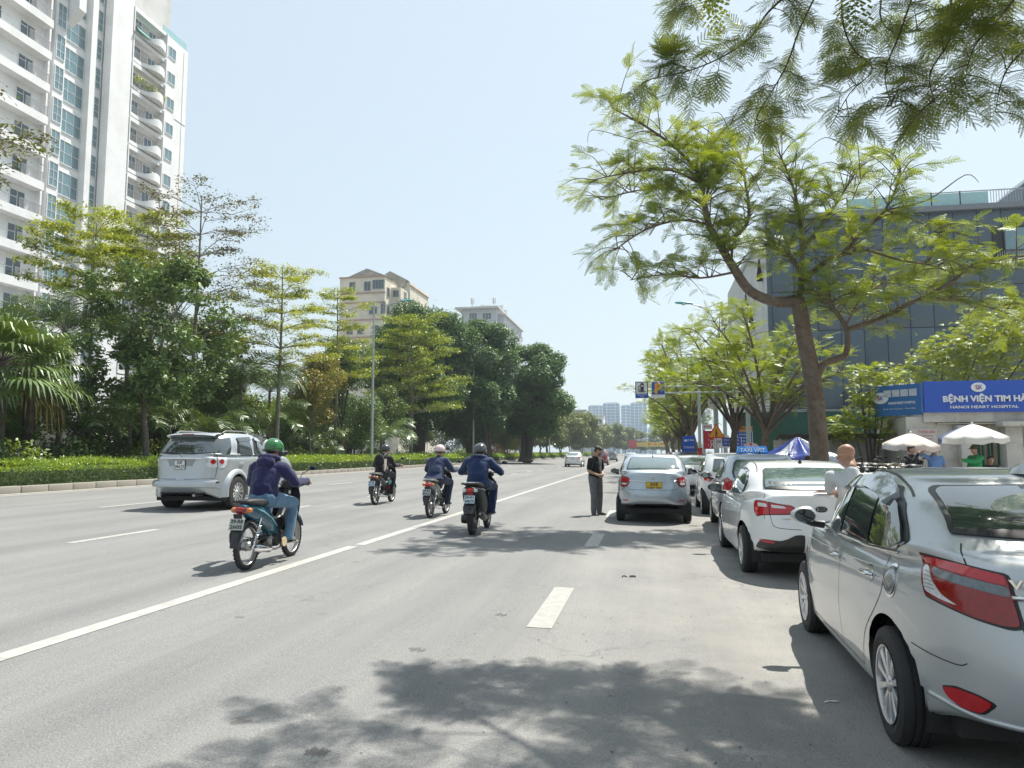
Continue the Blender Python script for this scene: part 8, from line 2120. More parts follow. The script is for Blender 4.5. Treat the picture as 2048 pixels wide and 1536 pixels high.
for i in range(52): rl.box((22.2 + 8.4 * i / 51, Y0 + .2,18.2),(.03,.03,1.0), RAIL)
rl.box((24.9, Y0 + .2,18.7),(14,.06,.06), RAIL); rl.build('roof_railing', None, bb_)
pr_ = MB(); pr_.prism([(0,0),(7,0),(7,3.6),(1.6,3.6),(0,2.2)],0,5, PNL[2], Matrix.Translation((25.4, Y0 + 8,17.7)) @ Matrix.Rotation(PI / 2,4, 'X')); pr_.build('plant_room', None, bb_)
B_(bb_,(15.0, Y0 + .0,4.30),(13.6,.9,.16), M_('slab_edge',(.20,.22,.23),.5), 'canopy')
gw = MB(); gw.box((0,0,0),(1.62,.05,3.3), M_('lobby_glass',(.012,.035,.045),.05, var=.5, scale=.6, coat=1)); gwm = gw.mesh('glass_pane')
mu = MB(); mu.box((0,0,0),(.07,.12,3.4), BLKP); mum = mu.mesh('mullion')
for i in range(9):
 link('glass_pane', gwm, bb_,(9.2 + 1.7 * i, Y0 + .08,2.45)); link('mullion', mum, bb_,(8.4 + 1.7 * i, Y0 + .02,2.45))
bal = MB()
for i in range(40): bal.box((12.4 + 5.6 * i / 39, Y0 - .6,4.9),(.03,.03,1.0), BLKP)
bal.box((15.2, Y0 - .6,5.42),(5.8,.06,.06), BLKP); bal.build('railing', None, bb_)
wires = MB()
for k in range(6): wires.tube([(6 + 1.0 * t,40 + k * .3 + t,3.3 + .14 * k + .25 * (t / 9) ** 2 * (k % 3) + .04 * math.sin(t)) for t in range(0,14)],.022, BLK,4)
wo_ = wires.build('overhead_cables', None); tag(wo_, 'bundle of black cables sagging across the glass ground floor', 'cables')
fl = thing('ribbed_wall_building', 'white ribbed side wall with hanging black pennants left of the panelled building', 'building',(0,0,0))
B_(fl,(8.9,66.5,11.4),(1.1,28.0,14.0), WHT2)
rib = MB()
for i in range(54): rib.box((8.30,52.9 + .51 * i,11.4),(.10,.16,13.8), WHT)
ro = rib.build('wall_ribs', None, fl)
fin_ = MB(); fin_.box((8.25,52.5,9.2),(.5,.5,18.2), PNL[1]); fin_.build('corner_pier', None, fl)
g2 = MB(); g2.box((0,0,0),(.05,1.9,4.0), M_('pale_lobby_glass',(.22,.27,.27),.06, var=.5, scale=.3, coat=.7)); g2m = g2.mesh('glass_pane')
m2 = MB(); m2.box((0,0,0),(.14,.08,4.2), BLKP); m2m = m2.mesh('mullion')
for i in range(13): link('glass_pane', g2m, fl,(8.35,53.9 + 2.05 * i,2.2)); link('mullion', m2m, fl,(8.32,52.9 + 2.05 * i,2.2))
for i in range(3): c_ = MB(); c_.lathe([(.32,0),(.32,4.4)], GREYB, c=(7.6,54 + 7 * i,.1), seg=16, cap=True); c_.build('column', None, fl)
for (y, z) in ((55.5,14.9),(63.5,14.0),(60.6,12.2),(70,11.7)):
 pn = MB(); pn.lathe([(.02,.75),(.05,.70),(.10,.3),(.22,-.55),(.17,-.62),(.24,-.9),(.05,-.7)], BLKC, c=(0,0,0), seg=7); pn.tube([(0,0,.7),(.35,0,.9)],.02, STEEL,5)
 o = pn.build('black_pennant', None, fl,(8.0, y, z))
# ---- far carriageway frontages seen through the garden
def shop(lab, x, y, w, h, col, col2, sign=None):
 r_ = thing('shop_front', lab, 'building',(x, y,.4)); B_(r_,(-4,0, h / 2),(8, w, h), col)
 B_(r_,(.12,0,3.3),(.25, w - .2,1.1), col2, 'sign_board')
 n = max(2, int(w / 2.2))
 for i in range(n):
  o = MB(); o.box((.04,-w / 2 + w * (i + .5) / n,1.35),(.08, w / n - .35,2.5), GLD); o.build('shop_window', None, r_)
  if h > 6:
   for z in np.arange(5.4, h - .8,3.0): window(r_,(.03,-w / 2 + w * (i + .5) / n, z), w / n * .55,1.5,2,1, 'x', GLD, FRW)
 o = MB(); o.box((.6,0,2.6),(1.3, w - .4,.06), col2); o.build('awning', None, r_)
REDB = M_('orange_red_board',(.42,.08,.03),.5, var=.2, scale=1.5); TEALS = M_('teal_board',(.03,.22,.22),.5, var=.15, scale=2); WARM = M_('warm_wall',(.5,.42,.33),.8, var=.1, scale=.5)
cols = [WARM, WHT2, GREYB, CREAM, WHT2]; cc = [REDB, REDB, TEALS, REDB, M_('blue_board',(.03,.09,.35),.5, var=.1), M_('white_board',(.6,.6,.6),.6)]
nms = ['orange red', 'brick red', 'teal', 'tomato red', 'blue', 'white']; wn_ = ['warm plaster', 'off white', 'pale grey', 'cream', 'white']
yy = 24
for i in range(17):
 w_ = rnd.uniform(6,10); h_ = rnd.choice((5.2,5.6,8.4,8.8))
 shop('%s shop front with %s board beyond the garden, %s' % (wn_[i % 5], nms[i % 6],('%s from the left' % ('first second third fourth fifth sixth seventh eighth ninth tenth eleventh twelfth thirteenth fourteenth fifteenth sixteenth last'.split()[i]))),-67, yy + w_ / 2, w_ - .15, h_, cols[i % 5], cc[i % 6]); yy += w_
bl_ = thing('billboard', 'teal billboard with a car picture on grey legs behind the slim tree', 'billboard',(-42.5,80,.5)); B_(bl_,(0,0,5.9),(6.4,.3,2.2), TEALS, 'panel'); B_(bl_,(.9,-.17,5.8),(3.8,.05,1.5), M_('billboard_picture',(.12,.20,.22),.4, var=.8, scale=1.2), 'picture')
for x in (-2.3,2.3): B_(bl_,(x,0,2.4),(.9,.4,4.8), GREYB, 'leg')
text('TOYOTA',.6, WHITEP, bl_, 'lettering',(-1.9,-.2,5.9),(PI / 2,0,0), width=1.6)
vn = thing('delivery_truck', 'small white box truck seen between the palm trunks at left', 'truck',(-35.5,40.5,.45), R(60))
B_(vn,(-.8,0,1.75),(3.0,1.8,1.9), WHITEP, 'cargo_box')
cbm = MB(); cbm.rings([[(x, sy * .85, z) for sy in (-1,-.9,.9,1)] for x, z in ((.8,2.0),(1.5,1.98),(2.15,1.35),(2.3,1.0),(2.32,.45),(.8,.45))], WHITEC, closed=False, smooth=False); cbm.build('cab', None, vn)
for sy in (-1,1):
 o = MB(); o.add([(.8, sy * .85,.45),(2.3, sy * .85,.45),(2.28, sy * .85,1.0),(2.12, sy * .85,1.35),(1.48, sy * .85,1.96),(.8, sy * .85,1.98)],[(0,1,2,3,4,5)], WHITEC); o.add([(.95, sy * .86,1.2),(2.1, sy * .86,1.2),(1.5, sy * .86,1.8),(.95, sy * .86,1.8)],[(0,1,2,3)], GLD); o.build('cab_side', None, vn)
o = MB(); o.add([(1.56,-.75,1.94),(1.56,.75,1.94),(2.14,.75,1.40),(2.14,-.75,1.40)],[(0,1,2,3)], GLD); o.build('windscreen', None, vn)
for x in (-1.5,1.6):
 for sy in (-1,1): wheel(vn,(x, sy * .75,.30), sy,.30,.18,.18, 'steel')
# ================================================================= hospital gate
BLU = M_('hospital_blue',(.012,.075,.42),.45, var=.05, scale=1.2); BLU2 = M_('hospital_side_blue',(.02,.12,.33),.5, var=.12, scale=1.0)
OLDW = M_('stained_white_wall',(.50,.49,.45),.85, var=.10, scale=1.2, dirt=(.16,.15,.13), dirt_amt=.75, dscale=1.1, bump=.15)
OLDB = M_('buff_wall',(.44,.40,.31),.85, var=.1, scale=1.5, dirt=(.2,.18,.15), dirt_amt=.5)
GRNM = M_('green_metal',(.015,.16,.12),.5, var=.15, scale=3); GRND = M_('dark_green_sheet',(.012,.07,.055),.6, var=.2, scale=2)
REDT = M_('red_print',(.45,.05,.04),.6); BLKT = M_('black_print',(.03,.03,.04),.6)
Z = .09
def plain(name, label, cat, mb, loc=(0,0,0), rot=(0,0,0), group=None):
 o = mb.build(name, None, None, loc, rot); tag(o, label, cat, group); return o
hs = thing('gatehouse', 'white hospital gatehouse under a wraparound blue sign', 'building',(9.3,27.0, Z))
def hb_(c, d, m, nm='wall', bev=0, rz=0):
 mb = MB(); mb.box(c, d, m, bev=bev, rz=rz); return mb.build(nm, None, hs)
hb_((-.72,1.7,1.32),(.22,3.4,2.64), OLDW); hb_((.02,.14,1.32),(1.5,.24,2.64), OLDW); hb_((3.0,.9,2.62),(6.6,2.0,.34), OLDW, 'beam')
hb_((1.6,1.1,1.3),(.9,.3,2.6), OLDB); hb_((.9,-.12,1.1),(.36,.4,2.2), OLDW, 'pillar',.02); hb_((.9,-.12,2.26),(.6,.62,.14), OLDW, 'pillar_cap',.03)
hb_((3.0,2.6,1.3),(5.4,.2,2.6), OLDB); hb_((2.8,.5,2.40),(5.4,1.2,.05), M_('porch_soffit',(.36,.33,.26),.8), 'soffit')
sf = MB(); sf.box((3.0,-.16,3.29),(6.6,.10,1.04), BLU); sfo = sf.build('sign_front', None, hs)
ss = MB(); ss.box((0,0,0),(.10,1.62,1.06), BLU2); sso = ss.build('sign_side', None, hs,(-.86,.58,3.24),(0,0, R(43)))
LET = M_('sign_white_letter',(.62,.65,.70),.5, var=.06);
text('BỆNH VIỆN TIM HÀ NỘI',.27, LET, sfo, 'sign_letters',(1.82,-.23,3.20),(PI / 2,0,0), ext=.02, width=3.1, bold=.010)
text('HANOI HEART HOSPITAL',.13, LET, sfo, 'sign_letters',(1.50,-.23,2.935),(PI / 2,0,0), ext=.01, width=2.05, bold=.003)
def emblem(parent, loc, rot, r_=.2):
 e = empty_part('emblem', parent, loc, rot)
 m = MB(); m.prism([(1.15 * r_ * 1.25 * math.cos(a), r_ * math.sin(a)) for a in [2 * PI * k / 28 for k in range(28)]],0,.02, LET, Matrix.Rotation(PI / 2,4, 'X')); m.build('emblem_disc', None, e)
 h_ = MB(); h_.tube([(-.02,-.03,.05),(-.06,-.03,.07),(-.085,-.03,.03),(-.05,-.03,-.01),(0,-.03,-.05),(-.045,-.03,-.075),(-.085,-.03,-.045)],.013, REDL,6); h_.tube([(.02,-.03,.075),(.01,-.03,0),(.02,-.03,-.07)],.011, BLU,6); h_.tube([(.09,-.03,.075),(.05,-.03,0),(.10,-.03,-.07)],.011, BLU,6); h_.tube([(.01,-.03,0),(.06,-.03,0)],.011, BLU,6); h_.build('emblem_mark', None, e)
emblem(sfo,(1.36,-.22,3.59),(0,0,0),.155); emblem(sso,(-.07,-.62,.12),(0,0, R(-90)),.19) if False else emblem(sso,(-.06,.60,.10),(0,0, R(-90)),.2)
for k, wd in enumerate((.26,.22,.18,.20)):
 m = MB(); m.box((-.07,.34 - .30 * k,.24),(.02,.26,.24), M_('faded_letter_block',(.42,.47,.55),.6)); m.build('letter_block', None, sso)
text('HANOI HEART HOSPITAL',.12, LET, sso, 'sign_letters',(-.06,-.15,-.10),(PI / 2,0, R(-90)), ext=.008, width=.95, bold=.002)
text('Số 92 Trần Hưng Đạo - Hoàn Kiếm',.06, LET, sso, 'sign_letters',(-.06,-.05,-.30),(PI / 2,0, R(-90)), ext=.005, width=1.15)
for y_ in (.5,.1,-.3,-.65):
 m = MB(); m.tube([(-.05, y_,.53),(-.22, y_,.56)],.012, STEEL,5); m.box((-.24, y_,.53),(.07,.10,.05), WHITEP); m.build('sign_lamp', None, sso)
nb = MB(); nb.box((-.33,-.02,1.92),(.86,.04,.62), M_('notice_board',(.52,.48,.46),.6)); nbo = nb.build('notice', None, hs)
text('THÔNG BÁO',.13, REDT, nbo, 'lettering',(-.22,-.046,2.13),(PI / 2,0,0), ext=.001, width=.55)
for k in range(4): text(('Kính gửi quý khách hàng', 'xin để xe đúng nơi quy định', 'giữ gìn vệ sinh chung', 'Xin cảm ơn'),.06, REDT, nbo, 'lettering',(-.33,-.046,2.0 - .1 * k),(PI / 2,0,0), ext=.001, width=.6) if False else text(('Kính gửi quý khách hàng', 'xin để xe đúng nơi quy định', 'giữ gìn vệ sinh chung', 'Xin cảm ơn')[k],.06, REDT, nbo, 'lettering',(-.33,-.046,2.0 - .1 * k),(PI / 2,0,0), ext=.001, width=.6)
gt = thing('folding_gate', 'green folding metal gate half open under the hospital sign', 'gate',(10.1,27.9, Z))
for k in range(13):
 m = MB(); m.box((.15 * k,(.06 if k % 2 else -.06),1.0),(.055,.05,2.0), GRNM); m.build('gate_bar', None, gt)
for z_ in (.15,1.0,1.85): m = MB(); m.box((.9,0, z_),(1.95,.03,.05), GRNM); m.build('gate_rail', None, gt)
bx_ = MB(); bx_.box((1.75,.0,1.1),(.35,.12,2.2), M_('salmon_post',(.48,.33,.25),.7, var=.1)); bx_.build('gate_post', None, gt)
gpst = thing('gate_pillar', 'tall stained white gate pillar at the right edge of the view', 'pillar',(11.55,26.8, Z))
m = MB(); m.box((0,0,1.15),(.50,.5,2.3), OLDW, bev=.02); m.build('shaft', None, gpst); m = MB(); m.box((.25,0,2.36),(1.3,.9,.16), OLDW, bev=.03); m.build('cap', None, gpst)
br2 = thing('brick_wall', 'low buff brick wall with a flat coping at the right edge', 'wall',(12.9,26.7, Z)); bk = MB(); bk.box((0,0,0),(.215,.11,.062), OLDB, bev=.006); bkm = bk.mesh('brick')
B_(br2,(0,.12,.75),(2.2,.16,1.5), OLDB, 'core'); B_(br2,(0,.05,1.56),(2.3,.4,.12), OLDW, 'coping')
for j in range(14):
 for i in range(9): link('brick', bkm, br2,(-.98 + .235 * i + (.117 if j % 2 else 0),.01 + rnd.uniform(-.004,.004),.50 + .072 * j))
wl = thing('boundary_wall', 'stained white boundary wall running behind the parked scooters', 'wall',(0,0, Z))
B_(wl,(6.7,29.6,.95),(4.2,.2,1.9), OLDW);
for k in range(7): B_(wl,(4.8 + .62 * k,29.46,.98),(.09,.1,1.96), OLDW, 'pilaster')
for k in range(16): o = MB(); o.box((4.75 + .27 * k,29.0 + .03 * (k % 2),2.02 + .01 * (k % 3)),(.25,1.3,.03), M_('rusty_dark_sheet',(.07,.065,.06),.8, var=.4, scale=4), rot=(-.12,0,0)); o.build('roof_sheet', None, wl)
B_(wl,(6.8,34,1.6),(6.5,.1,3.2), GRND, 'green_hoarding')
compound_bush('bright green shrub mass rising over the blue hospital sign at right',9.9,29.6, Z,[(-.6,0,4.0,.9,.9,.6),(.6,.2,4.6,1.1,1,.8),(1.8,.3,4.9,1.2,1.2,1.0),(3.0,.2,4.9,1.3,1.2,1.3),(2.4,.6,5.8,1.1,1.2,.9),(3.6,.5,6.1,1.2,1.2,.9),(4.6,.2,5.4,1.3,1.2,1.4),(1.0,.4,5.3,.9,.9,.6),(4.8,.4,6.6,1.0,1.0,.8)],95,.17, L_SHR,1)
compound_bush('yellow green shrub hanging over the wall left of the hospital sign',7.7,28.6, Z,[(-.1,0,2.9,.7,.7,.6),(-.5,0,2.3,.6,.6,.5),(.1,0,3.7,.8,.8,.6),(.7,.1,3.5,.6,.6,.6),(-.2,0,4.3,.5,.5,.3),(.5,.2,4.3,.6,.6,.4),(-1.15,0,2.35,.5,.5,.35),(-.9,0,2.0,.35,.35,.3),(.35,0,2.7,.5,.5,.5),(.55,-.4,1.9,.35,.35,.3)],110,.16, L_SHR,2)
# ---- parasols
def parasol(label, x, y, h, r_, cols, seed, lab2=None, tilt=(0,0)):
 root = thing('parasol', label, 'parasol',(x, y, Z)); rr = random.Random(seed)
 p = MB(); p.tube([(0,0,0),(0,0, h - .02)],.022, STEEL,8); p.build('pole', None, root)
 b = MB(); b.lathe([(.02,.12),(.22,.10),(.25,0)], CONC, seg=16, cap=True); b.build('base', None, root)
 n = 8
 for k in range(n):
  a0, a1 = 2 * PI * k / n + .2,2 * PI * (k + 1) / n + .2; m = MB(); rows = []
  for i in range(7):
   u = i / 6; row = []
   for j in range(6):
    v = j / 5; a = a0 + (a1 - a0) * v; sag = .05 * math.sin(PI * v) * u; rad = r_ * u * (1 - .07 * math.sin(PI * v) * u)
    row.append((rad * math.cos(a), rad * math.sin(a), h - .42 * r_ * u ** 1.25 - sag))
   rows.append(row)
  for i in range(2): rows.append([(q[0] * (1 + .004 * i), q[1] * (1 + .004 * i), q[2] - .07 * (i + 1) + .012 * math.sin(j_ * 2 + k)) for j_, q in enumerate(rows[6])])
  m.rings(rows, cols[k % len(cols)], closed=False); m.build('canopy_panel', None, root, sharp=60)
  rb = MB(); rb.tube([(0,0, h - .02),(r_ * .5 * math.cos(a0), r_ * .5 * math.sin(a0), h - .42 * r_ * .5 ** 1.25 - .01),(r_ * math.cos(a0), r_ * math.sin(a0), h - .42 * r_ - .01)],.006, STEEL,4); rb.build('rib', None, root)
 f = MB(); f.ell((0,0, h + .02),.035, WHITEP,8,6); f.build('finial', None, root)
 root.rotation_euler = (tilt[0], tilt[1],0)
 return root
PC1 = M_('peach_canvas',(.56,.47,.42),.8, var=.1, scale=2); PC2 = M_('white_canvas',(.60,.58,.54),.8, var=.08, scale=2, dirt=(.35,.33,.3), dirt_amt=.4); PC3 = M_('blue_canvas',(.06,.09,.2),.8, var=.3)
parasol('faded peach parasol on the left in front of the hospital gate',7.55,24.0,2.02,.80,[PC1, PC2, PC1],1, tilt=(.05,.03))
pr2 = parasol('larger white parasol with one navy panel on the right before the gate',9.34,24.0,2.28,.92,[PC2, PC2, PC2, PC3, PC2, PC2, PC2, PC2],2, tilt=(.04,-.02))
# ---- people by the gate
def stand(name, label, x, y, rz, top, tr, **kw):
 J = dict(head=(0,.04,1.52), neck=(0,.0,1.38), chest=(0,0,1.20), belly=(0,0,1.02), pelvis=(0,0,.90), shl=(-.19,0,1.29), shr=(.19,0,1.29), ell=(-.27,-.02,1.03), elr=(.27,-.02,1.03), wrl=(-.25,.12,.82), wrr=(.25,.12,.82),
    hipl=(-.10,0,.86), hipr=(.10,0,.86), knl=(-.11,.02,.48), knr=(.11,.02,.48), anl=(-.12,0,.085), anr=(.12,0,.085), ftl=(-.14,.18,.05), ftr=(.14,.18,.05))
 J.update(kw.pop('J', {})); return figure(name, label,(x, y, Z), rz, J, top, tr, voxel=kw.pop('voxel',.02), dec=.5, shoes=SHOEB, **kw)
rg, P, eu, V = stand('person', 'guard in light blue shirt and face mask raising a hand to his cap',8.22,23.9, PI, BLUES, JEAND, sleeve='short', seed=31, mask=True, J=dict(elr=(.42,.10,1.42), wrr=(.16,.10,1.58)))
cp = MB(); cp.ell(P(0,-.005,.05),(.10,.115,.07), BLKC,14,8, rot=eu, z0=-.2); cp.rings([[P(.08 * math.cos(a),.09 + .0 * math.sin(a),.05) for a in [PI * k / 8 for k in range(9)]],[P(.075 * math.cos(a),.09 + .09 * math.sin(a),.035) for a in [PI * k / 8 for k in range(9)]]], BLKC, closed=False); cp.build('cap', None, rg)
rk, P, eu, V = stand('person', 'man in black jacket holding something pale to his face under the peach parasol',7.36,23.2, PI + .7, BLKC, JEAND, seed=32, J=dict(elr=(.22,.2,1.12), wrr=(.06,.26,1.40), ell=(-.24,.12,1.06), wrl=(-.10,.26,1.2)))
rv, P, eu, V = stand('person', 'vendor in green long sleeves and wide brimmed hat with one arm stretched out',9.30,23.8, PI * .62, GRNS, JEAND, seed=33, J=dict(ell=(-.22,.28,1.17), wrl=(-.12,.56,1.22)))
ht = MB(); ht.ell(P(0,-.005,.06),(.095,.11,.085), M_('olive_hat',(.09,.09,.05),.9, var=.2),14,8, rot=eu, z0=-.1); ht.lathe([(.09,.05),(.17,.03),(.175,.022),(.09,.038)], M_('olive_hat',(.09,.09,.05),.9), c=P(0,0,0), seg=20); ht.build('hat', None, rv)
rs_, P, eu, V = stand('person', 'seated person seen as a dark head and shoulders right of the green vendor',9.72,23.9, PI, BLKC, JEAND, seed=34, J={k: (v[0], v[1], v[2] - .30) for k, v in dict(head=(0,.04,1.52), neck=(0,.0,1.38), chest=(0,0,1.20), belly=(0,0,1.02), pelvis=(0,0,.90), shl=(-.19,0,1.29), shr=(.19,0,1.29), ell=(-.27,-.02,1.03), elr=(.27,-.02,1.03), wrl=(-.2,.2,.95), wrr=(.2,.2,.95), hipl=(-.10,0,.86), hipr=(.10,0,.86)).items()} | dict(knl=(-.12,.38,.62), knr=(.12,.38,.62), anl=(-.12,.36,.085), anr=(.12,.36,.085), ftl=(-.14,.54,.05), ftr=(.14,.54,.05)))
st_ = MB(); st_.lathe([(.17,0),(.15,.46),(.17,.50)], M_('red_plastic',(.4,.04,.03),.5), seg=14, cap=True); plain('stool', 'red plastic stool under the seated person by the gate', 'stool', st_,(9.72,23.9, Z))
# ---- parked scooters and motorbikes packed along the wall
gpk = 'motorbikes and scooters parked in a pack before the wall'
proto = [scooter('black scooter parked in the pack, small chrome strip on its flank',(6.9,22.6, Z), R(200), M_('satin_black_paint',(.012,.015,.014),.5), '29-H1\n223.1', PLB, gpk,(1,-1)),
   underbone('red and black underbone motorbike parked in the pack before the wall',(6.35,22.2, Z), R(185), M_('wine_red_fairing',(.18,.02,.02),.35, coat=.5), '30-L2\n554.9', PLB, group=gpk),
   underbone('white underbone motorbike parked in the pack before the wall',(5.8,22.9, Z), R(190), M_('white_fairing',(.5,.5,.48),.35, coat=.5), '29-V3\n119.2', PLB, group=gpk),
   scooter('cream scooter parked in the pack near the parasols',(7.4,25.0, Z), R(170), M_('cream_fairing',(.45,.40,.30),.35, coat=.5), '29-B1\n908.6', PLB, gpk,(1,-1))]
spots = [(6.5,24.6,195,0, 'black scooter in the second rank of the pack, left of the cream one'),(5.2,23.4,175,1, 'red and black motorbike at the left end of the pack nearest the tree'),(5.9,25.4,200,2, 'white motorbike in the second rank of the pack'),(6.9,26.6,180,0, 'black scooter at the rear of the pack against the wall'),(5.3,26.2,190,3, 'cream scooter in the rear rank of the pack towards the tree'),(4.75,24.6,185,0, 'black scooter half behind the flame tree trunk'),(7.7,26.4,188,1, 'red and black motorbike in the rear rank below the notice'),(4.6,21.6,182,2, 'white motorbike on its own just right of the tree trunk')]
for x, y, a, k, lab in spots:
 o = copy_tree(proto[k]); o.location = (x, y, Z); o.rotation_euler = (0,0, R(a)); o['label'] = lab
# ---- tarpaulin tent
tt = thing('tarpaulin_tent', 'blue and white tarpaulin tent strung to a point beside the flame tree trunk', 'tent',(4.45,24.2, Z))
TB = M_('blue_tarp',(.025,.05,.30),.35, var=.35, scale=3, bump=.5, bscale=12, coat=.3); TW = M_('silver_tarp',(.45,.48,.55),.3,.2, var=.35, scale=4, bump=.5, bscale=12)
m = MB(); n = 48; rows = []
for i in range(9):
 u = i / 8; row = []
 for k in range(n):
  a = 2 * PI * k / n; fold = 1 + .10 * math.sin(k * 2 * PI / 6) + .05 * math.sin(k * 1.9); r_ = (.03 + (1.2 if abs(math.cos(a)) > .7 else .95) * u ** .85) * fold
  row.append((r_ * math.cos(a) * 1.05, r_ * math.sin(a) * .9,1.92 - .62 * u - .12 * math.sin(PI * u) + .05 * math.sin(k * .9) * u))
 rows.append(row)
for i in range(3): rows.append([(q[0] * 1.01, q[1] * 1.01, q[2] - .30 * (i + 1) / 1.0) for q in rows[8]])
vs = [p for r_ in rows for p in r_]
for i in range(len(rows) - 1):
 for k in range(n):
  a, b = i * n + k, i * n + (k + 1) % n; m.add([vs[a], vs[b], vs[b + n], vs[a + n]],[(0,1,2,3)], TW if (k % 12) in (5,6,7) or (k + 3) % 17 == 0 else TB, True)
me = m.mesh('canvas'); bm = bmesh.new(); bm.from_mesh(me); bmesh.ops.remove_doubles(bm, verts=bm.verts, dist=1e-4); bm.to_mesh(me); bm.free(); link('canvas', me, tt)
rp = MB(); rp.tube([(0,0,1.92),(-.12,.2,2.4)],.008, BLK,5); rp.tube([(0,0,0),(0,0,1.78)],.02, STEEL,6); rp.build('pole', None, tt)
# ---- guard booth, green sheds
bt = thing('guard_booth', 'small white guard booth with a pyramid roof and blue notice in its window', 'booth',(5.95,38.2, Z))
for sx in (-.50,.50): o = MB(); o.box((sx,0,1.45),(.10,.9,2.9), WHITEP if False else M_('booth_white',(.52,.53,.52),.6, var=.06)); o.build('post', None, bt)
BW = MATS['booth_white']; B_(bt,(0,.3,1.3),(.9,.05,2.6), GRND, 'back'); B_(bt,(0,-.42,.95),(1.0,.06,1.2), BW, 'panel');
rf = MB(); rf.rings([[(sx * w_, sy * w_ * .9, z_) for sx, sy in ((-1,-1),(1,-1),(1,1),(-1,1))] for w_, z_ in ((.66,2.62),(.68,2.66),(.68,2.82),(.18,3.02),(.15,3.03))], BW, True, True, smooth=False); rf.build('roof', None, bt)
window(bt,(0,-.44,2.05),.88,1.0,1,1, 'y', M_('booth_glass',(.10,.16,.20),.1, coat=.5), BW)
o = MB(); o.box((0,-.50,2.30),(.42,.02,.22), BLU); o.build('notice', None, bt); text('ATM',.12, LET, o_ := bt.children[-1], 'lettering',(0,-.515,2.30),(PI / 2,0,0), width=.3)
sh = thing('green_shed', 'dark green sheet metal shed behind the tarpaulin tent', 'shed',(7.6,40, Z))
for k in range(9): o = MB(); o.box((-1.2 + .30 * k,0,1.2),(.285,.06,2.4), GRND); o.build('wall_sheet', None, sh)
o = MB(); o.box((0,.7,2.62),(3.0,2.0,.06), GRNM, rot=(.30,0,0)); o.build('roof', None, sh); B_(sh,(0,-.3,2.36),(2.9,.05,.10), M_('pale_edge',(.45,.5,.48),.6), 'roof_edge'); B_(sh,(.25,-.05,1.2),(.05,.05,2.4), M_('pale_edge',(.45,.5,.48),.6), 'post')
gx = thing('green_frame_stall', 'pale green framed stall between the blue notices and the booth', 'stall',(4.55,34.5, Z))
PG = M_('pale_green_frame',(.14,.27,.17),.6, var=.15)
for sx in (-.75,.75): B_(gx,(sx,0,1.15),(.12,.12,2.3), PG, 'post')
B_(gx,(0,0,2.28),(1.62,.2,.12), PG, 'beam'); B_(gx,(0,.4,1.9),(1.4,.04,.7), GRND, 'back_sheet'); B_(gx,(0,.3,.6),(1.4,.6,1.1), M_('stall_grey',(.3,.29,.27),.8, var=.2), 'counter')
# ---- signs and posts
def post(root, x, y, h, r_=.05, m=POLE, z=Z, nm='pole'):
 o = MB(); o.tube([(x, y, z),(x, y, z + h)],[r_ * 1.2, r_], m,10); o.box((x, y, z + .02),(r_ * 5, r_ * 5,.03), m); return o.build(nm, None, root)
ORA = M_('orange_board',(.62,.26,.02),.5); WB = M_('white_board',(.6,.6,.6),.6); RB = M_('red_banner',(.42,.03,.05),.6, var=.15, scale=2)
bk_ = thing('bank_sign', 'round white bank sign on a tall grey post', 'sign',(0,0,0)); post(bk_,2.86,34.0,4.2,.10)
o = MB(); o.prism([(.325 * math.cos(a),.325 * math.sin(a)) for a in [2 * PI * k / 32 for k in range(32)]],-.06,.06, WB, Matrix.Translation((2.84,33.85,3.72)) @ Matrix.Rotation(PI / 2,4, 'X')); o.build('disc', None, bk_); dd_ = bk_.children[-1]
text('VietinBank',.10, M_('navy_print',(.02,.03,.12),.5), dd_, 'lettering',(2.79,33.78,3.72),(PI / 2,0,0), width=.42, bold=.001)
o = MB(); o.tube([(3.06 + .035 * math.cos(a),33.775,3.775 + .035 * math.sin(a)) for a in [2 * PI * k / 12 for k in range(12)]],.010, MATS['navy_print'],5, closed=True); o.build('logo_ring', None, dd_)
ptl = thing('petrol_sign', 'white petrol pump sign with a blue strip, left of the pair over the road', 'sign',(-.33,30.0,4.03)); o = MB(); o.box((0,0,0),(.50,.07,.66), M_('sign_navy',(.015,.025,.10),.5)); o.box((0,-.04,.07),(.43,.02,.45), WB); o.box((0,-.04,-.235),(.44,.02,.14), BLU); o.build('panel', None, ptl)
pp = MB(); pp.box((.02,-.06,.08),(.13,.02,.27), BLKT, bev=.005); pp.box((.02,-.072,.15),(.07,.01,.06), WB); pp.box((.02,-.06,-.08),(.28,.02,.03), BLKT); pp.tube([(-.05,-.06,.17),(-.12,-.06,.15),(-.13,-.06,0),(-.11,-.06,-.05),(-.06,-.06,0)],.012, BLKT,5); pp.lathe([(.065,0),(.065,.02)], BLKT, c=(.02,-.05,.215), axis='y', seg=14, cap=True); pp.build('pump_symbol', None, ptl)
text('TRẠM XĂNG\n100M', .07, WB, ptl, 'lettering',(0,-.055,-.235),(PI / 2,0,0), width=.36)
ps = thing('petrol_logo_sign', 'square sign with an orange letter on blue, right of the petrol pump sign', 'sign',(.32,30.0,4.03)); o = MB(); o.box((0,0,0),(.54,.07,.66), WB); o.box((0,-.04,.05),(.50,.02,.50), M_('sign_mid_blue',(.02,.07,.33),.5), bev=.009); o.build('panel', None, ps)
o = MB(); o.box((-.08,-.062,.04),(.11,.02,.42), ORA); o.tube([(-.02 + .115 * math.cos(a),-.062,.125 + .105 * math.sin(a)) for a in [-PI / 2 + PI * k / 12 for k in range(13)]],.052, ORA,8, flat=1.0); o.build('letter_mark', None, ps)
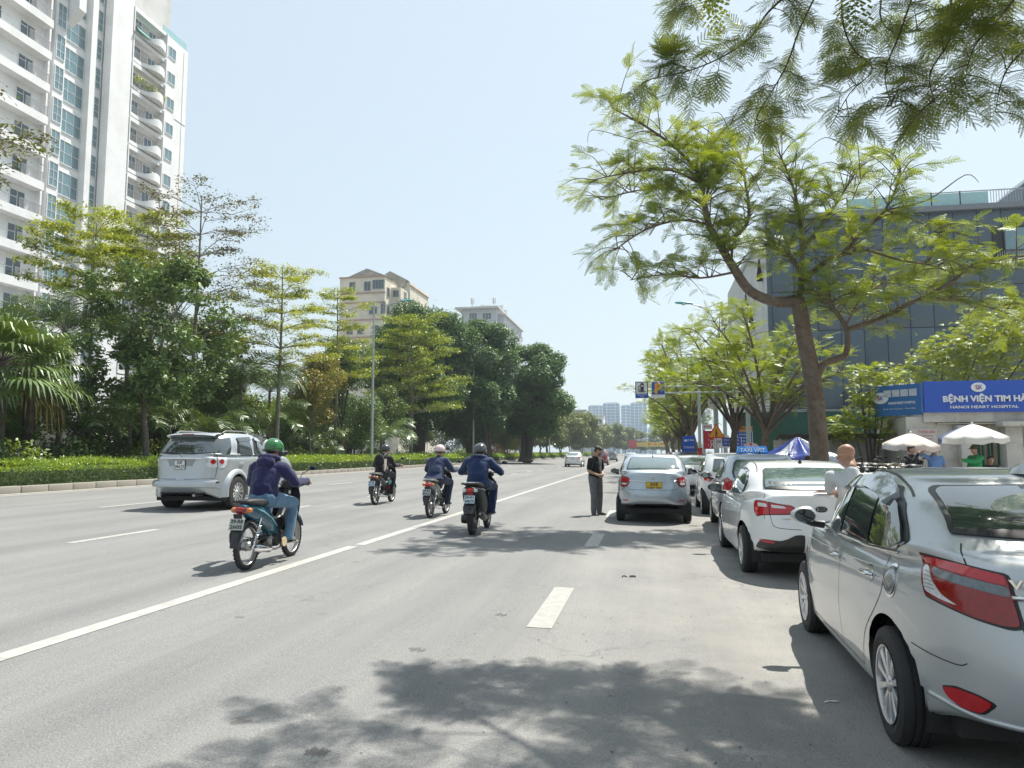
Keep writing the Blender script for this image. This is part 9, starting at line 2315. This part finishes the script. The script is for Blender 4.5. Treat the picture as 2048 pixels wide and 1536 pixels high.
gn = thing('sign_gantry_arm', 'pole with a long arm carrying the petrol signs over the road', 'pole',(0,0,0)); post(gn,3.75,30.15,4.3,.08); o = MB(); o.tube([(3.75,30.1,4.15),(-.5,30.08,4.15)],.03, POLE,8); o.tube([(3.75,30.1,3.9),(.4,30.08,3.9)],.03, POLE,8); o.build('arm', None, gn)
def rectsign(label, x, y, z, w, h, mat, txt=None, tm=None, name='notice_sign', th=.1, ph=None, border=None, rz=0, twid=.8):
 r_ = thing(name, label, 'sign',(x, y, z), rz); o = MB()
 if border: o.box((0,.004,0),(w + .05,.03, h + .05), border)
 o.box((0,-.012,0),(w,.03, h), mat); o.build('panel', None, r_)
 if ph is not None: o = MB(); o.tube([(0,.05, Z - z),(0,.05, h * .4)],.03, POLE,8); o.build('pole', None, r_)
 if txt:
  for i, t in enumerate(txt.split('\n')): text(t, th, tm or LET, r_, 'lettering', (0, -.034, h * (.5 - (i + .5) / len(txt.split('\n'))) * .85),(PI / 2,0,0), ext=.002, width=w * twid, bold=.002)
 return r_
rectsign('blue street name plate lettered in white beside the red banner',3.42,33.2,1.98,.78,.36, BLU, 'PHƯỜNG\nVÕ CHÍ CÔNG', LET, ph=1, border=LET, th=.12)
rectsign('tall blue notice under an orange plate near the booth',4.0,33.4,2.16,.60,.50, BLU, 'BẢNG GIÁ\nDỊCH VỤ\nTRÔNG GIỮ XE', LET, th=.08, ph=1, border=LET)
rectsign('orange plate fixed above the blue notice',4.0,33.36,2.56,.62,.20, ORA, 'ĐIỂM ĐỖ XE', BLKT, th=.10)
rectsign('white advert board half hidden behind the street name plate',3.05,33.6,2.0,.60,.55, WB, 'RENT', BLKT, th=.12, ph=1)
rectsign('red banner with a pale ribbon figure on the lamp post',2.56,34.4,2.10,.46,.82, RB, 'S\nA\nL', LET, name='banner', th=.08, twid=.12)
o = MB(); o.tube([(2.70 + .07 * math.cos(a),34.36,2.0 + .08 * math.sin(a)) for a in [2 * PI * k / 12 for k in range(12)]],.016, LET,5, closed=True); o.tube([(2.68,34.36,1.93),(2.62,34.36,1.72)],.02, LET,5); o.tube([(2.72,34.36,1.93),(2.78,34.36,1.72)],.02, LET,5); plain('ribbon_emblem', 'pale ribbon figure fixed on the red banner', 'emblem', o)
rectsign('white plate above the red banner on the lamp post',2.50,34.4,2.68,.44,.24, WB, 'TIN', REDT, th=.12)
rectsign('blue sign at the start of the far street trees, left of the lamp post',1.85,38.0,1.95,.62,.80, BLU, 'P\nTAXI', LET, ph=1, th=.14)
wt = thing('warning_sign', 'orange triangle warning sign with a black figure, red edged', 'sign',(2.78,33.1,2.40)); tri = lambda s_: [(-.36 * s_,-.24 * s_),(.36 * s_,-.24 * s_),(0,.38 * s_)]
o = MB(); o.prism(tri(1.05),0,.03, M_('sign_red',(.5,.04,.02),.5), Matrix.Rotation(PI / 2,4, 'X')); o.prism(tri(.84),.025,.045, ORA, Matrix.Rotation(PI / 2,4, 'X')); o.build('panel', None, wt)
o = MB(); o.ell((0,-.055,.09),(.03,.008,.035), BLKT,8,6); o.box((0,-.055,-.03),(.07,.01,.14), BLKT); o.box((-.03,-.055,-.14),(.025,.01,.12), BLKT, rot=(0,.2,0)); o.box((.03,-.055,-.14),(.025,.01,.12), BLKT, rot=(0,-.2,0)); o.build('walking_figure', None, wt); o = MB(); o.tube([(0,.06,-2.3),(0,.06,.3)],.03, POLE,8); o.build('pole', None, wt)
for (x, y, h, lab) in ((2.3,36.5,4.6, 'red fire style post behind the parked taxi, left one'),(3.9,36.0,2.2, 'short grey post with a red box beside the street name plate')):
 r_ = thing('utility_post', lab, 'post',(0,0,0)); post(r_, x, y, h,.07); B_(r_,(x, y - .1,1.5),(.2,.16,.5), M_('red_box',(.38,.03,.03),.6), 'box')
def lamp(label, x, y, z0, h, arm, side, dirx=-1, hd=None, group='street lamps'):
 r_ = thing('street_lamp', label, 'street lamp',(x, y, z0),0, group)
 o = MB(); o.tube([(0,0,0),(0,0, h * .5),(0,0, h)],[.11,.085,.05], POLE,10); o.box((0,0,.25),(.26,.26,.5), POLE, bev=.03); o.build('pole', None, r_)
 o = MB(); ax, ay = arm
 o.tube([(0,0, h - .02),(ax * .5, ay * .5, h - .28),(ax, ay, h - .06)],.028, POLE,7); o.tube([(0,0, h - .45),(ax * .5, ay * .5, h - .40),(ax * .8, ay * .8, h - .15)],.02, POLE,6); o.build('arm', None, r_)
 d = Vector((ax, ay,0)).normalized(); hd_ = MB(); c = Vector((ax, ay, h - .04)); s_ = d.cross(Vector((0,0,1)))
 rings = []
 for t, w_, hh in ((-.15,.05,.04),(.0,.11,.07),(.3,.15,.09),(.6,.13,.08),(.75,.05,.04)):
  rings.append([c + d * t + s_ * w_ * math.cos(a) + Vector((0,0, hh * math.sin(a) * (.5 if math.sin(a) < 0 else 1) + t * .08)) for a in [2 * PI * k / 12 for k in range(12)]])
 hd_.rings(rings, TEAL, True, True); hd_.build('lamp_head', None, r_); gl = MB(); gl.ell(c + d * .32 + Vector((0,0,-.03)),(.12,.2,.04), CLRL,10,6); gl.build('lamp_glass', None, r_)
 return r_
lamp('teal headed street lamp on the left above the median hedge',-18.95,48.6,.5,11.6,(2.0,.1),1)
lamp('second left street lamp, its pole in front of the ficus',-18.95,78.5,.5,11.6,(2.0,.1),1)
lamp('third left street lamp standing among the median trees',-18.95,108,.5,11.8,(2.0,.1),1)
lamp('fourth left street lamp showing over the median tree row',-18.95,140,.5,12.6,(2.2,.1),1)
lamp('nearest right street lamp with its teal head over the white ribbed wall',3.62,38.0, Z,9.0,(-1.55,0),-1)
lamp('farther right street lamp with its teal head just above the street trees',3.6,66.0, Z,10.4,(-2.3,0),-1)
lamp('lamp post behind the round bank sign, its top lost in leaves',3.55,52.0, Z,8.6,(-1.9,0),-1)
ga = thing('road_gantry', 'yellow banner gantry across the road far ahead with a red figure at its left end', 'gantry',(0,0,0))
B_(ga,(6.5,300,4.75),(26,.4,1.7), M_('yellow_banner',(.55,.42,.10),.6, var=.1, scale=.3), 'banner'); B_(ga,(-7.2,299.8,4.9),(3.2,.5,3.2), RB, 'red_panel'); B_(ga,(-8.6,300,2.4),(.5,.5,5), POLE, 'leg'); B_(ga,(19.6,300,2.4),(.5,.5,5), POLE, 'leg')
text('HÀ NỘI',1.2, REDT, ga, 'lettering',(8,299.7,4.75),(PI / 2,0,0), width=18)
for (x, y, lab, mt) in ((-19.1,104, 'purple banner on the median beyond the ficus', M_('purple_banner',(.16,.06,.25),.6, var=.15)),(-19.1,118, 'second purple banner on the median, farther off', M_('purple_banner',(.16,.06,.25)))):
 r_ = thing('median_banner', lab, 'banner',(x, y,.5)); B_(r_,(.45,0,3.3),(.85,.06,2.2), mt, 'cloth'); B_(r_,(0,0,2.2),(.09,.09,4.5), POLE, 'pole')
o1 = underbone('motorbike with a green jacketed rider by the far kerb posts',(2.2,29.6, gz(2)), R(-8), BLKP, '29-D1\n77.412', PLB)
rz_, P, eu, V = figure('person', 'rider in green jacket and white helmet by the posts beyond the parked row',(2.2,29.45, gz(2)), R(-8), rider_pose(.06), GRNS, JEAND, SKIN, shoes=SHOEB, voxel=.02, dec=.5, seed=41)
helmet(rz_, P, eu, M_('white_helmet',(.6,.6,.6),.3, coat=.5))
pk_ = thing('person', 'head and shoulders of a person beyond the white sedan roof before the tarpaulin', 'person',(0,0,0)) if False else None
stand('person', 'person with dark hair seen just above the white sedan roof before the tarpaulin',4.55,22.3,2.6, BRNC, JEAND, seed=36)
# ---- bits on the road
plain('road_litter', 'flattened dark metal clip lying on the dusty asphalt, pair of loops', 'litter',(lambda m_: m_.tube([(-.07,0,.008),(-.06,.07,.008),(-.03,.08,.008),(-.02,.01,.008)],.006, BLK,5).tube([(.02,0,.008),(.03,.07,.008),(.10,.075,.008),(.09,.01,.008),(.03,.005,.008)],.006, BLK,5) and m_)(MB()),(-.30,9.35, gz(-.3)),(0,0,.2))
wr = MB(); wr.rings([[(-.05,-.006,.004),(-.015,.004,.009),(.025,-.004,.006),(.05,.004,.004)],[(-.05,.008,.004),(-.015,.016,.008),(.025,.012,.009),(.05,.012,.003)]], WHITEP, closed=False); plain('wrapper', 'scrap of pale wrapper on the road beside the silver sedan rear wheel', 'litter', wr,(1.08,5.05, gz(1)),(0,0,.3))
leafs = MB()
for k in range(150):
 x, y = rnd.uniform(-1.6,1.4), rnd.uniform(3.2,9.5); a = rnd.uniform(0,6); s_ = rnd.uniform(.005,.014)
 leafs.add([(x + s_ * math.cos(a + q) * (1 if i % 2 else .5), y + s_ * math.sin(a + q) * (1 if i % 2 else .5), gz(x) + .004 + .004 * (i % 2)) for i, q in enumerate((0,1.57,3.14,4.71))],[(0,1,2,3)], M_('dead_leaf_bits',(.06,.045,.03),.9, var=.5))
for (cx_, cy_, n_, an) in ((-1.72,5.55,9,1.2),(-1.62,3.62,8,1.5),(-2.25,3.9,7,.6),(-1.35,6.9,6,1.3),(-3.6,6.2,5,1.4)):
 for k in range(n_):
  x, y = cx_ + .016 * k * math.cos(an + 1.57), cy_ + .016 * k * math.sin(an + 1.57); l_ = rnd.uniform(.015,.06); w_ = .003
  leafs.add([(x + math.cos(an) * a_ - math.sin(an) * b_, y + math.sin(an) * a_ + math.cos(an) * b_, gz(x) + .006) for a_, b_ in ((-l_,-w_),(l_,-w_),(l_, w_),(-l_, w_))],[(0,1,2,3)], M_('rubber_scuff',(.075,.07,.068),.9, var=.3))
lo = leafs.build('leaf_litter', None); lo['kind'] = 'stuff'
st0 = [o for o in bpy.data.objects if o.name.startswith('street_tree') and o.get('category')][:3]  # tree copies out of view, added for the reflections in the cars
for i,(x, y) in enumerate(((4.4,-7.5),(4.2,-17.0),(4.6,-28.0))):
 o = copy_tree(st0[i % 3]); o.location = (x, y,.09); o['label'] = 'unseen feathery street tree added behind the viewer, %s along the right kerb' % ('first', 'second', 'third')[i]; o.scale = (1.15,1.15,1.1)
